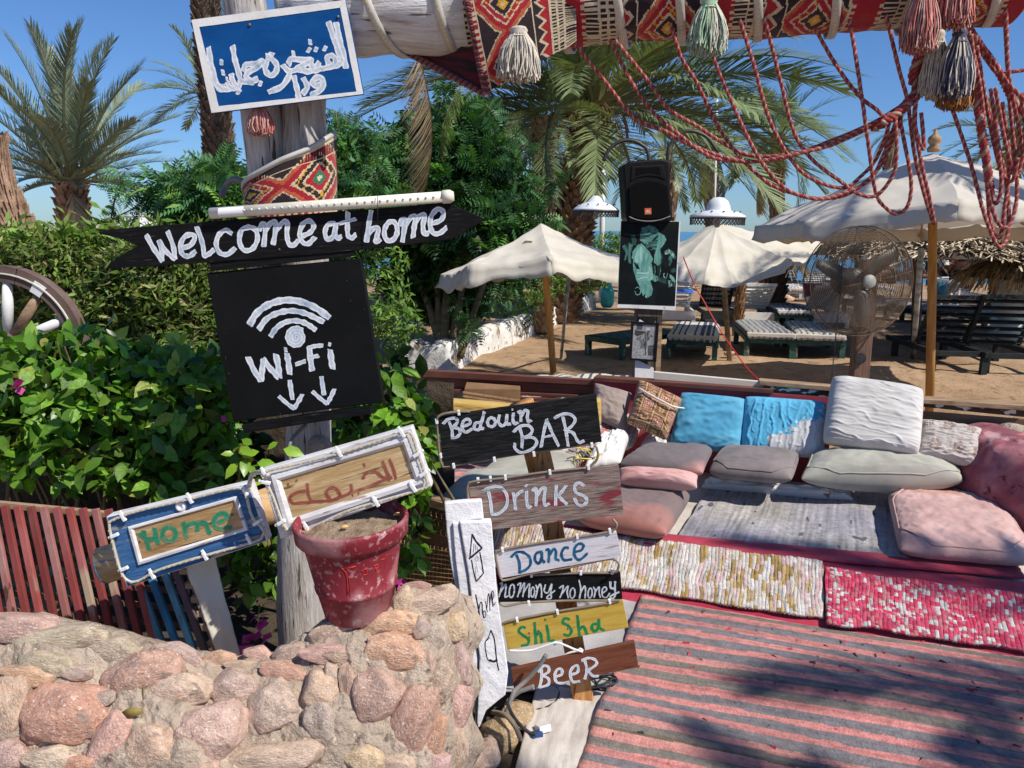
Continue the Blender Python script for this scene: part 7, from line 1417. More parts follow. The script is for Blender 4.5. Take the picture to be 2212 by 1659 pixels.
screws(sg, [(1553, 155), (2103, 105)], ZA, .0048, .001)
# Welcome at home arrow
sg = Sign('welcome_sign', 'long black arrow board painted Welcome at home in white', 'sign', [(212, 497), (968, 438), (1050, 474), (975, 517), (860, 531), (720, 546), (450, 567), (228, 581), (238, 566), (296, 531), (260, 515), (214, 505)], 2.45)
sg.board('board', 'black_board', t=.022)
sg.letters(ZA, [[[(912, 1465), (950, 1535), (1008, 1622)], [(1008, 1620), (1008, 1570), (990, 1498)], [(992, 1500), (1035, 1565), (1088, 1612)], [(1090, 1610), (1078, 1530), (1045, 1442)]],
   [[(1130, 1545), (1185, 1525), (1212, 1480), (1190, 1458), (1145, 1478), (1122, 1535), (1140, 1585), (1180, 1592), (1215, 1565)]], [[(1225, 1415), (1250, 1480), (1265, 1540), (1272, 1588), (1300, 1580), (1330, 1555)]],
   [[(1440, 1452), (1405, 1432), (1362, 1462), (1346, 1520), (1368, 1572), (1415, 1582), (1462, 1545)]], [[(1560, 1412), (1505, 1430), (1490, 1500), (1518, 1555), (1570, 1548), (1602, 1490), (1590, 1430), (1545, 1410)]],
   [[(1612, 1432), (1632, 1395), (1652, 1410), (1642, 1530)], [(1648, 1440), (1685, 1388), (1715, 1385), (1712, 1450), (1700, 1518)], [(1715, 1440), (1755, 1388), (1788, 1382), (1785, 1450), (1795, 1510), (1822, 1528), (1855, 1498)]],
   [[(1878, 1470), (1930, 1445), (1952, 1405), (1925, 1375), (1885, 1395), (1865, 1455), (1885, 1508), (1920, 1515), (1958, 1478)]], [[(2085, 1388), (2040, 1400), (2022, 1450), (2042, 1490), (2075, 1465), (2092, 1395)], [(2092, 1390), (2085, 1450), (2100, 1482), (2122, 1472)]], [[(2165, 1322), (2162, 1400), (2165, 1462), (2188, 1480), (2212, 1462)], ([(2112, 1392), (2212, 1362)], 26)]], 34, 'letter_white')
sg.letters(ZB, [[[(255, 1312), (240, 1400), (226, 1502)], [(235, 1460), (270, 1420), (300, 1425), (290, 1475), (285, 1505), (310, 1490)]], [loop(378, 1438, 40, 62, .2)],
   [[(432, 1400), (445, 1370), (466, 1368), (462, 1420), (450, 1502)], [(465, 1405), (505, 1352), (530, 1352), (522, 1420), (516, 1475)], [(522, 1400), (560, 1342), (588, 1342), (578, 1400), (585, 1452), (612, 1450)]], [[(632, 1392), (690, 1368), (705, 1322), (672, 1300), (632, 1340), (622, 1400), (642, 1450), (682, 1450), (722, 1418)]]], 34, 'letter_white')
screws(sg, [(1738, 1552)], ZA)
# LED tube lamp on top of it
t = thing('tube_lamp', 'yellowed plastic LED tube lamp lying along the top of the arrow sign', 'lamp', P(710, 442, 2.44)); a, c = P(455, 461, 2.44), P(964, 425, 2.44)
b = MB(); b.tube([a, c], .0175, 18); b.build('tube', 'led_tube', t); dx = (c - a).normalized()
for p, s in ((a, -1), (c, 1)): b = MB(); b.tube([p - dx * .012, p + dx * s * .012, p + dx * s * .024], [.021, .021, .014], 18); b.build('end_cap', 'led_tube', t)
b = MB()
for i in range(26): p = a.lerp(c, .15 + .032 * i) + Vector((0, -.0175, .002)); b.tube([p, p + Vector((0, -.0015, 0))], .0036, 8)
b.build('diodes', 'clip_white', t, kind='stuff'); b = MB(); p0 = a + dx * .03; p1 = a + dx * .11; up = Vector((0, 0, 1)); V = []
for k in range(7): th = -.9 + .3 * k; o_ = Vector((0, -math.cos(th), math.sin(th))) * .0182; V += [p0 + o_, p1 + o_]
b.add(V, [(2 * k, 2 * k + 1, 2 * k + 3, 2 * k + 2) for k in range(6)]); b.build('label_sticker', 'clip_white', t)
b = MB(); q = P(817, 437, 2.42); b.tube([q + Vector((0, -.0, .03)), q + Vector((.0, -.012, 0)), q + Vector((-.002, -.01, -.07))], .0012, 5); b.build('tie_wire', 'cable_black', t)
# Wi-Fi board
sg = Sign('wifi_sign', 'square black board painted with a wireless symbol, the word Wi-Fi and two arrows down', 'sign', [(446, 590), (779, 558), (828, 869), (503, 911)], 2.46)
sg.board('board', 'black_ply', t=.035, bevel=.003); sg.board('batten', 'black_board', [(454, 567), (765, 539), (765, 553), (456, 586)], z=.006, t=.03); sg.board('batten', 'black_board', [(522, 918), (800, 877), (803, 894), (528, 935)], z=.004, t=.03)
sg.letters(ZD, [[([(1555, 515), (1600, 445), (1680, 390), (1780, 366), (1880, 378), (1970, 418), (2045, 472)], 42)], [([(1612, 545), (1660, 482), (1730, 446), (1810, 432), (1890, 445), (1950, 470), (2010, 500)], 34)], [([(1685, 590), (1720, 540), (1770, 506), (1830, 494), (1890, 505), (1935, 530), (1962, 550)], 32)],
   [([(1843 + r * math.cos(a), 598 + r * 1.02 * math.sin(a)) for r, a in [(6 + 42 * k / 22, k * .62) for k in range(30)]], 26)],
   [[(1545, 725), (1580, 800), (1622, 868)], [(1624, 868), (1632, 800), (1640, 735)], [(1640, 738), (1690, 800), (1730, 843)], [(1738, 843), (1732, 780), (1718, 708)]], [[(1786, 702), (1796, 760), (1803, 822)], ([(1778, 675)], 30)], [([(1842, 765), (1898, 746)], 26)],
   [[(1925, 660), (1932, 730), (1942, 800)], ([(1920, 662), (1960, 652), (2006, 648)], 26), ([(1932, 722), (1980, 712)], 24)], [[(2055, 680), (2062, 740), (2070, 788)], ([(2051, 641)], 26)],
   [([(1803, 868), (1812, 930), (1820, 980)], 28), ([(1738, 966), (1785, 1008), (1830, 1040)], 26), ([(1830, 1040), (1855, 1000), (1880, 955)], 26)], [([(2000, 845), (2008, 900), (2016, 952)], 28), ([(1946, 936), (1990, 975), (2035, 1010)], 26), ([(2035, 1010), (2058, 970), (2080, 922)], 26)]], 36, 'letter_white', w_s=1.22)
b = MB(); b.tube(cr([P(487, 770, 2.44), P(492, 840, 2.44), P(505, 900, 2.44), P(510, 955, 2.46)], 8), .0016, 6); b.build('cable', 'letter_green', label='thin green wire running down the left edge of the wireless board', cat='cable')
b = MB(); b.tube(cr([P(660, 918, 2.56), P(630, 950, 2.5), P(625, 985, 2.47), P(640, 1010, 2.47)], 8), .006, 8); b.build('cable', 'cable_grey', label='grey cable loop in front of the post below the wireless board', cat='cable')
# framed plates
def framed(name, label, outer, inner, mold, depth, fm, pm_, mz, zk):
    sg = Sign(name, label, 'sign', Z(zk, outer), depth); sg.board('backing', 'frame_white', t=.04, bevel=.003)
    if fm: b = MB(); q = [sg.l(c) for c in Z(zk, inner_grow(outer, .03))]; b.prism(q[::-1], .0, .0022, sg.M); b.build('field', fm, sg.o, smooth=False)
    q = [sg.l(c) for c in Z(zk, inner)]; b = MB(); b.prism(q[::-1], .001, .004, sg.M); b.build('plate', pm_, sg.o, smooth=False)
    m4 = [sg.l(c) for c in Z(zk, mold)]
    for i in range(4):
        j = (i + 1) % 4; a, c, d_, e = [Vector((*k, 0)) for k in (m4[i], m4[j], q[j], q[i])]; V = []
        for f, h in ((0, .003), (.15, mz), (.6, mz * 1.1), (.85, mz * .7), (1, .003)): V += [sg.M @ (a.lerp(e, f) + Vector((0, 0, h))), sg.M @ (c.lerp(d_, f) + Vector((0, 0, h)))]
        b = MB(); b.add(V, [(2 * k, 2 * k + 2, 2 * k + 3, 2 * k + 1) for k in range(4)] + [(0, 2, 4, 6, 8), (9, 7, 5, 3, 1)]); b.build('moulding', 'frame_white', sg.o, smooth=False)
    return sg
def inner_grow(o, f): cx_ = sum(p[0] for p in o) / 4; cy_ = sum(p[1] for p in o) / 4; return [(x + (cx_ - x) * f, y + (cy_ - y) * f) for x, y in o]
def led_loop(sg, zk, pts, z, clips, r=.0045, dots=True):
    q = [Vector((*sg.l(c), z)) for c in Z(zk, pts)]; q = cr(q, 8, closed=True); q.append(q[0]); b = MB(); b.tube([sg.M @ p for p in q], r, 8, cap=False); b.build('led_cord', 'led_plastic', sg.o)
    if dots:
        b = MB(); acc = 0
        for i in range(len(q) - 1):
            l = (q[i + 1] - q[i]).length; acc += l
            if acc > .015: acc = 0; c = sg.M @ (q[i] + Vector((0, 0, r + .0004))); b.box((-.003, -.002, -.0006), (.003, .002, .0006), Matrix.Translation(c) @ sg.M.to_3x3().to_4x4())
        b.build('diodes', 'led_dot', sg.o, smooth=False, kind='stuff')
    for (x, y, ang) in clips:
        l = sg.l(Z(zk, [(x, y)])[0]); M4 = sg.M @ Matrix.Translation((l[0], l[1], z)) @ Matrix.Rotation(R_(ang), 4, 'Z'); b = MB(); b.box((-.005, -.013, -.004), (.005, .013, r + .002), M4); b.box((-.004, .012, -.004), (.004, .022, .003), M4); b.build('clip', 'clip_white', sg.o, smooth=False, bevel=.0015)
sg = framed('khaima_sign', 'pale wooden plate with red Arabic word in a white frame above the pot', [(42, 402), (985, 130), (1112, 500), (165, 832)], [(173, 460), (930, 237), (1000, 445), (245, 693)], [(105, 425), (955, 172), (1070, 475), (200, 765)], 2.08, None, 'plate_wood_pale', .012, Z7)
sg.letters(Z7, [[[(335, 480), (340, 540), (355, 592), (300, 598), (245, 600), (228, 565), (270, 535), (320, 525)]], [([(216, 485)], 24)], [([(268, 460)], 20)], [[(355, 592), (430, 588), (500, 580), (540, 555), (515, 510), (480, 505), (455, 535), (480, 580)]], [[(520, 572), (590, 545), (612, 520), (608, 485)], [(600, 540), (690, 508), (790, 468), (862, 440)]],
   [[(682, 448), (705, 412), (760, 405), (800, 435), (850, 455)]], [([(690, 362)], 26)], [[(806, 342), (825, 390), (850, 445)]], [[(848, 330), (872, 390), (888, 448)]], [([(618, 552)], 18)], [([(655, 540)], 18)]], 25, 'letter_red_worn', z=.0042)
led_loop(sg, Z7, [(75, 400), (300, 345), (540, 285), (700, 235), (930, 160), (985, 165), (1020, 260), (1070, 410), (1085, 480), (1040, 510), (800, 580), (600, 640), (400, 730), (320, 770), (240, 770), (190, 720), (130, 560), (80, 450)], .014, [(80, 412, 15), (540, 282, 15), (930, 160, 15), (1022, 290, -72), (1062, 412, -72), (1000, 500, 15), (770, 590, 15), (340, 750, 15), (180, 712, 105), (85, 465, 60)])
sg2 = framed('home_sign', 'blue framed wooden plate painted HOME in green, edged with LED cord', [(140, 160), (815, 0), (900, 272), (235, 492)], [(275, 215), (740, 85), (785, 210), (312, 355)], [(245, 205), (755, 60), (810, 220), (295, 385)], 2.18, 'blue_wood', 'plate_wood', .009, Z6)
sg2.letters(Z6, [[[(320, 225), (330, 262), (345, 308)], [(370, 212), (378, 245), (388, 282)], [(300, 238), (340, 262), (380, 255)]], [loop(440, 238, 32, 34, .1)], [[(505, 185), (512, 220), (522, 258)], [(515, 205), (545, 188), (568, 192), (572, 222)], [(568, 200), (598, 182), (614, 195), (624, 228), (632, 232)]], [[(655, 190), (705, 168), (702, 142), (668, 148), (648, 182), (668, 212), (728, 208)]]], 27, 'letter_green_worn', z=.0042)
screws(sg2, [(303, 272), (733, 148)], Z6, .0042, .004)
led_loop(sg2, Z6, [(165, 195), (180, 170), (300, 125), (540, 70), (700, 30), (780, 20), (805, 60), (830, 150), (880, 210), (880, 240), (840, 270), (610, 335), (400, 400), (300, 452), (250, 450), (215, 400), (180, 270)], .012, [(230, 155, 12), (543, 72, 12), (800, 38, 12), (852, 180, -70), (818, 262, 12), (612, 337, 12), (366, 425, 12), (235, 395, 100), (190, 240, 100)])
b = MB(); l = sg2.l(Z(Z6, [(492, 110)])[0]); b.lathe([(0, .008), (.006, .008), (.007, .010), (.012, .010), (.015, .007), (.017, .002)], (0, 0, 0), 20); V = [sg2.M @ Vector((v[0] + l[0], v[1] + l[1], v[2])) for v in b.v]; finish('ring_knob', V, b.f, 'clip_white', sg2.o)
b = MB(); b.tube(cr([P(538, 1050, 2.16), P(545, 1025, 2.14), P(565, 1020, 2.08), P(580, 1028, 2.06)], 6), .007, 8); b.build('cable', 'led_plastic', label='white LED cord bridging the gap between the two framed plates', cat='cable')
# red and blue slat fence
t = thing('slat_fence', 'leaning lattice panel of red and blue painted slats behind the stone wall', 'fence', P(230, 1250, 2.5))
RS = [(.25, .055, .05), (.32, .075, .065), (.22, .05, .045), (.33, .13, .115)]; BS = [(.10, .24, .33), (.05, .17, .28), (.14, .30, .38), (.20, .15, .17), (.24, .17, .19)]
tops = [(-110 + 33 * i, 1078 + 2.1 * i) for i in range(3)]
SL = []
for i in range(-4, 10): x = 10 + 28 * i; y = 1092 + .8 * max(0, i) ** 1.12; sl_ = .20 + .005 * i; SL.append(((x, y), (x + sl_ * 340, y + 340), RS[i % 4]))
for i, xb in enumerate((351, 382, 413, 437, 465)): SL.append(((xb - .38 * 230 + 2 * i, 1165), (xb + 14, 1430), BS[i]))
for k, ((x0, y0), (x1, y1), cc) in enumerate(SL):
    p0 = P(x0, y0, 2.50 + .004 * (k % 2)); p1 = P(x1, y1, 2.44); b = MB(); b.bar(p0, p1, .024, .016, up=(0, -1, .1)); g_ = random.uniform(.85, 1.15); b.build('slat', 'slat_paint', t, smooth=False, bevel=.002, color=tuple(c * g_ for c in cc))
for j in range(9):
    x0, y0 = -120 + 8 * j, 1120 + 38 * j; p0 = P(x0, y0, 2.525); p1 = P(x0 + 480 + 8 * j, y0 + 45, 2.52); b = MB(); b.bar(p0, p1, .02, .012, up=(0, -1, .1)); b.build('cross_lath', 'slat_paint', t, smooth=False, color=(.22, .13, .09))
b = MB(); b.bar(P(-100, 1080, 2.535), P(240, 1112, 2.535), .02, .02); b.build('top_lath', 'timber_worn', t, smooth=False)
c4 = [P(398, 1215, 2.30), P(462, 1195, 2.30), P(522, 1428, 2.26), P(475, 1430, 2.26)]
cloth_sheet('cloth_strip', lambda u, v: bil(c4, u + .05 * nz(v * 22, 2) * (u - .5), v) + Vector((0, .01 * nz(u * 3, v * 4, 2), 0)), 14, 50, 'cream_cloth', 'cream fabric strip with frayed edge hanging beside the blue slats', 'cloth', solid=.002)
t2 = thing('lath_ends', 'row of small brown lath ends sticking out beside the cream cloth strip', 'laths', P(430, 1300, 2.4))
for i in range(6): p = P(398 + 12.5 * i, 1232 + 30.5 * i, 2.30); b = MB(); b.box((p.x - .012, p.y - .012, p.z - .010), (p.x + .012, p.y + .03, p.z + .010)); b.build('lath', 'timber_worn', t2, smooth=False, bevel=.001)
# wagon wheel
c = P(18, 745, 4.35); R = 172 * 4.35 / FP; t = thing('wagon_wheel', 'old wooden wagon wheel half sunk in the bush, with white painted patches', 'wheel', (c.x, c.y, c.z - R))
def wr(r0, r1, y0, y1, n=48, a0=0, a1=2 * math.pi):
    V = []
    for k in range(n + 1):
        a = a0 + (a1 - a0) * k / n
        for r, y in ((r0, y0), (r1, y0), (r1, y1), (r0, y1)): V.append(c + Vector((r * math.cos(a), y, r * math.sin(a))))
    return V, [(4 * k + j, 4 * k + (j + 1) % 4, 4 * k + 4 + (j + 1) % 4, 4 * k + 4 + j) for k in range(n) for j in range(4)]
for k in range(6): V, F = wr(R * .80, R, -.03, .04, 10, k * math.pi / 3 + .26, (k + 1) * math.pi / 3 + .25); finish('felloe', V, F, mat('wheel_wood', [(.10, .065, .05), (.19, .13, .11)], 8, 5, bump=.4).name if 'wheel_wood' not in MT else 'wheel_wood', t, smooth=False)
V, F = wr(R * .90, R * .915, -.042, -.032, 60); finish('led_edge', V, F, 'cream_cloth', t, smooth=False)
V, F = wr(R * .795, R * .945, -.036, .0, 5, R_(50), R_(60)); finish('white_patch', V, F, 'white_paint', t, smooth=False)
for k in range(12):
    a = R_(90 - 6 + k * 30); d = Vector((math.cos(a), 0, math.sin(a))); b = MB(); b.tube([c + d * .06, c + d * R * .5, c + d * R * .81], [.026, .030, .024], 12); b.build('spoke', 'white_paint' if k in (0, 10) else 'timber_worn', t)
b = MB(); b.tube([c - Vector((0, .07, 0)), c + Vector((0, .07, 0))], .075, 20); b.build('hub', 'wheel_wood', t)
# flower pot
base = P(776, 1322, 2.05); hp_ = P(776, 1118, 2.05).z - base.z; rt = 123 * 2.05 / FP; rb = 78 * 2.05 / FP
t = thing('flower_pot', 'dusty dark red plastic flower pot filled with dry soil, standing on the wall', 'flower pot', base)
tl = Matrix.Rotation(R_(-3), 3, 'Y'); prof = [(0, 0), (rb * .96, 0), (rb, .006), (lerp(rb, rt, .30), hp_ * .30), (lerp(rb, rt, .31) + .003, hp_ * .31), (lerp(rb, rt, .34) + .003, hp_ * .34), (lerp(rb, rt, .345), hp_ * .35), (lerp(rb, rt, .80) * .98, hp_ * .80), (lerp(rb, rt, .82) * 1.0, hp_ * .82)]
b = MB(); b.lathe(prof, base, 56, M4=tl); body = b.build('body', 'pot_red', t)
b = MB(); b.lathe([(rt * .94, hp_ * .80), (rt * 1.00, hp_ * .815), (rt * 1.04, hp_ * .84), (rt * 1.05, hp_ * .93), (rt * 1.065, hp_ * .975), (rt * 1.05, hp_), (rt * 1.01, hp_ * 1.003), (rt * .97, hp_ * .98), (rt * .95, hp_ * .8)], base, 56, M4=tl); b.build('rim', 'pot_red', t)
sv = []; N = 40
def soilp(u, v): a = u * 2 * math.pi; r = v * rt * .965; x, y = r * math.cos(a), r * math.sin(a); return base + tl @ Vector((x, y, hp_ * .93 + .010 * nz(x * 30, y * 30, 1) + .004 * nz(x * 120, y * 120, 3) - .018 * v * v + .014 * nz(x * 9, y * 9, 5)))
V, F, _ = grid(soilp, 90, 40); finish('soil', V, F, 'soil', t)
for x, y, a in ((858, 1112, .2), (745, 1140, .4), (765, 1098, 1), (828, 1085, 2)):
    p = HIT(x, y, base + Vector((0, 0, hp_ * .945)), (0, 0, 1)); b = MB(); b.tube([p - Vector((math.cos(a), math.sin(a), 0)) * .012, p - Vector((math.cos(a), math.sin(a), 0)) * .005 + Vector((0, 0, .003)), p + Vector((math.cos(a), math.sin(a), 0)) * .005 + Vector((0, 0, .003)), p + Vector((math.cos(a), math.sin(a), 0)) * .012], [.001, .005, .005, .001], 8); b.build('almond', 'seed', label=['almond shaped seed at the back right of the pot soil', 'seed near the front left of the pot soil', 'small seed in the middle of the pot soil', 'small seed at the back of the pot soil'][[858, 745, 765, 828].index(x)], cat='seed')
pv = [Vector(v) for v in b.v]
bb2 = MB(); bb2.lathe(prof, base, 56, M4=tl); bvh = BVHTree.FromPolygons([Vector(v) for v in bb2.v], bb2.f)
def on(bv, x, y, off=.0012):
    d = D(x, y).normalized(); h = bv.ray_cast(CAM, d); return (h[0] - d * off) if h[0] is not None else None
b = MB()
for st, ww in (([(1345, 2235), (1365, 2265), (1370, 2340)], 7), ([(1360, 2240), (1400, 2230)], 9), ([(1373, 2270), (1378, 2310), (1380, 2350)], 3), ([(1425, 2250), (1440, 2240), (1445, 2260), (1430, 2265)], 8), ([(1470, 2230), (1490, 2222), (1480, 2245), (1495, 2245)], 8), ([(1500, 2205), (1515, 2200)], 9), ([(1515, 2240), (1520, 2190), (1540, 2180)], 3)):
    pts = [on(bvh, x * .5486, y * .5486) for x, y in st]
    if all(p is not None for p in pts): b.tube(cr(pts, 4) if len(pts) > 2 else pts, ww * .5486 * 1.0 / FP * .5, 6)
if b.v: b.build('paint_drips', 'pot_mark', body if False else t)
# white plank
sg = Sign('home_plank', 'white peeling plank painted with a house, the word home and a heart', 'sign', [(993, 1128), (1062, 1126), (1066, 1180), (1075, 1290), (1098, 1452), (1092, 1502), (1075, 1515), (1050, 1536), (1036, 1572), (1030, 1572), (1033, 1500), (1036, 1420), (1024, 1340), (1012, 1240)], 2.33, n=(.10, -1, .12))
sg.board('board', 'peel_white', t=.045, bevel=.004)
sg.board('side_strip', 'peel_white', [(960, 1090), (1005, 1086), (1042, 1084), (1046, 1124), (994, 1130), (1012, 1240), (1024, 1340), (1036, 1420), (1033, 1500), (1030, 1575), (1022, 1480), (1006, 1400), (990, 1300), (975, 1230), (966, 1160)], z=-.022, t=.035, bevel=.004)
sg.board('moulding', 'peel_white', [(978, 1132), (990, 1132), (1008, 1240), (1020, 1340), (1032, 1420), (1030, 1500), (1024, 1470), (1008, 1390), (994, 1290), (984, 1210)], z=-.010, t=.02, bevel=.003)
sg.letters(Z5, [[([(390, 130), (380, 240), (368, 368)], 14), ([(390, 130), (430, 200), (485, 262)], 22), ([(362, 368), (420, 320), (482, 268)], 24), ([(410, 220), (405, 300)], 5), ([(425, 230), (422, 295)], 5), ([(440, 250), (440, 285)], 5), ([(385, 380), (405, 490), (430, 588)], 14), ([(430, 588), (465, 550), (500, 508)], 16), ([(500, 508), (485, 410), (466, 305)], 14), ([(425, 355), (445, 350), (447, 385), (428, 390), (425, 355)], 3), ([(420, 450), (435, 438), (442, 500)], 3), ([(420, 450), (428, 540)], 3)],
   [([(425, 715), (440, 790), (458, 880), (470, 1000)], 15), ([(450, 890), (470, 795), (486, 800), (492, 880), (505, 940)], 12)], [(loop(510, 905, 13, 34), 9)], [([(520, 780), (530, 840), (538, 882)], 10), ([(534, 845), (545, 722), (556, 722), (564, 870)], 9), ([(562, 805), (574, 700), (584, 722), (592, 830)], 9)], [([(586, 772), (602, 722), (590, 680), (576, 710), (586, 790), (602, 812), (616, 790)], 9)],
   [([(572, 1060), (548, 1130), (518, 1175), (522, 1260), (550, 1350), (620, 1362)], 12), ([(572, 1060), (604, 1140), (618, 1250), (628, 1350), (640, 1410), (648, 1445)], 15), ([(560, 1348), (600, 1362), (632, 1345)], 26), ([(525, 1165), (560, 1135)], 8)]], 14, 'letter_black')
# ================================================================ sign post with six boards
t = thing('sign_post', 'orange brown wooden post carrying six painted boards', 'post', G(1252, 1505))
b = MB(); b.tube(cr([P(1125, 870, 2.56), P(1155, 960, 2.56), P(1176, 1045, 2.56), P(1180, 1060, 2.56)], 4), .046, 22, wob=.06); b.build('round_shaft', 'orange_wood', t)
b = MB(); b.bar(P(1176, 1040, 2.575), G(1262, 1520), .075, .05, up=(0, -1, 0)); b.build('square_shaft', 'orange_wood', t, smooth=False, bevel=.006)
def plank_sign(name, label, zk, cs, m, groups, w_, lm, depth, tk=.016, cord=None, clips=(), scr=()):
    sg = Sign(name, label, 'sign', Z(zk, cs), depth); sg.board('board', m, t=tk); sg.letters(zk, groups, w_, lm)
    if cord:
        q = [Vector((*sg.l(c), zz)) for c, zz in ((Z(zk, [(x, y)])[0], zz) for x, y, zz in cord)]; b = MB(); b.tube([sg.M @ p for p in cr(q, 8)], .0042, 7); b.build('led_cord', 'cable_brown', sg.o)
    for x, y in clips:
        l = sg.l(Z(zk, [(x, y)])[0]); b = MB(); b.box((l[0] - .0045, l[1] - .009, -.004), (l[0] + .0045, l[1] + .009, .008), sg.M); b.build('clip', 'clip_white', sg.o, smooth=False, bevel=.0015)
    if scr: screws(sg, scr, zk, .003)
    return sg
plank_sign('bedouin_bar_sign', 'charcoal board painted Bedouin BAR in white, topmost on the orange post', Z4, [(58, 348), (1592, 128), (1646, 590), (116, 826)], 'charcoal_wood',
  [[[(112, 412), (160, 368), (225, 358), (248, 395), (205, 450)], [(168, 395), (195, 470), (200, 545)], [(205, 450), (262, 462), (272, 510), (235, 545), (192, 548)]], [[(305, 440), (370, 410), (358, 370), (312, 382), (292, 445), (325, 495), (388, 465)]], [[(508, 300), (490, 370), (468, 455), (500, 462)], [(472, 402), (425, 408), (410, 455), (448, 472), (478, 435)]], [loop(578, 398, 38, 44, .1)], [[(655, 330), (645, 395), (682, 435), (718, 400), (728, 325)], [(728, 330), (725, 410), (762, 415)]], [[(790, 312), (785, 370), (800, 412), (832, 402)], ([(780, 276)], 26)], [[(835, 305), (860, 295), (862, 390)], [(865, 340), (900, 285), (930, 292), (925, 350), (935, 395), (960, 380)]],
   [[(792, 492), (850, 440), (930, 430), (972, 470), (950, 520), (890, 545)], [(850, 455), (875, 540), (872, 645)], [(890, 545), (985, 550), (1015, 600), (960, 665), (860, 690), (805, 650), (805, 605)]], [[(1112, 372), (1085, 490), (1058, 638)], [(1112, 372), (1165, 500), (1228, 628)], ([(1075, 545), (1170, 525)], 26)], [[(1188, 358), (1265, 320), (1345, 325), (1388, 375), (1350, 440), (1285, 480)], [(1268, 345), (1298, 480), (1320, 628)], [(1295, 482), (1365, 500), (1405, 570), (1430, 595), (1472, 578)]]], 34, 'letter_white_rough', 2.46,
  cord=[(370, 295, .0), (200, 300, .006), (90, 325, .006), (48, 380, .004), (55, 500, -.004), (75, 700, .004), (95, 800, .004), (130, 832, -.004), (400, 790, -.008), (800, 720, -.008), (1200, 665, -.008), (1540, 620, -.004), (1605, 680, .004), (1590, 770, .004), (1510, 835, .004)], clips=[(262, 305), (48, 388), (85, 720), (212, 818), (606, 757), (988, 704), (1548, 618)])
plank_sign('drinks_sign', 'weathered grey and red board painted Drinks in white, second from the top', Z4, [(350, 985), (1808, 815), (1860, 1292), (408, 1462)], 'drinks_wood',
  [[[(492, 1068), (570, 1028), (660, 1028), (725, 1100), (722, 1210), (650, 1280), (580, 1290)], [(545, 1055), (568, 1160), (582, 1288)]], [[(788, 1080), (800, 1150), (810, 1245)], [(802, 1135), (840, 1085), (882, 1062)]], [[(918, 1068), (918, 1150), (932, 1222), (960, 1208)], ([(914, 1012)], 40)], [[(975, 1062), (1005, 1035), (1012, 1110), (1008, 1208)], [(1012, 1120), (1060, 1045), (1098, 1035), (1088, 1120), (1092, 1200), (1135, 1185)]], [[(1205, 1012), (1200, 1105), (1198, 1200)], [(1300, 1012), (1250, 1080), (1205, 1115)], [(1225, 1105), (1262, 1150), (1308, 1192)]], [[(1472, 1012), (1425, 985), (1382, 1018), (1400, 1080), (1475, 1115), (1502, 1160), (1460, 1205), (1412, 1192), (1382, 1135)]]], 36, 'letter_white_rough', 2.44,
  cord=[(1510, 838, .002), (1100, 880, .002), (700, 935, .004), (420, 965, .006), (348, 1010, .004), (355, 1150, .004)], clips=[(448, 957), (568, 943), (712, 930), (1142, 880), (1515, 833)])
Q5 = 1
plank_sign('dance_sign', 'whitish grey board painted Dance in blue, third from the top', Z5, [(612, 302), (1786, 106), (1840, 350), (670, 558)], 'dance_wood',
  [[[(768, 352), (815, 308), (880, 305), (945, 350), (955, 420), (915, 470), (852, 500)], [(820, 330), (848, 410), (850, 505)]], [[(1062, 298), (1010, 318), (1000, 380), (1038, 412), (1062, 360), (1065, 300)], [(1066, 305), (1068, 370), (1092, 402)]], [[(1105, 285), (1132, 280), (1135, 340), (1130, 402)], [(1135, 340), (1178, 275), (1202, 300), (1200, 365), (1232, 382)]], [[(1322, 262), (1285, 262), (1255, 320), (1280, 378), (1355, 372)]], [[(1392, 300), (1450, 282), (1468, 235), (1425, 222), (1385, 262), (1382, 335), (1430, 378), (1505, 318)]]], 33, 'letter_blue', 2.43,
  cord=[(1755, -10, -.006), (1790, 40, .003), (1725, 100, .003), (1400, 160, .002), (1000, 220, .002), (690, 275, .004), (620, 310, .004), (635, 430, .004), (670, 560, .002), (740, 575, -.004), (960, 520, -.006), (1350, 455, -.006), (1700, 380, -.006), (1800, 400, .002), (1800, 470, .003), (1740, 500, .003)], clips=[(685, 278), (1405, 150), (1722, 97)])
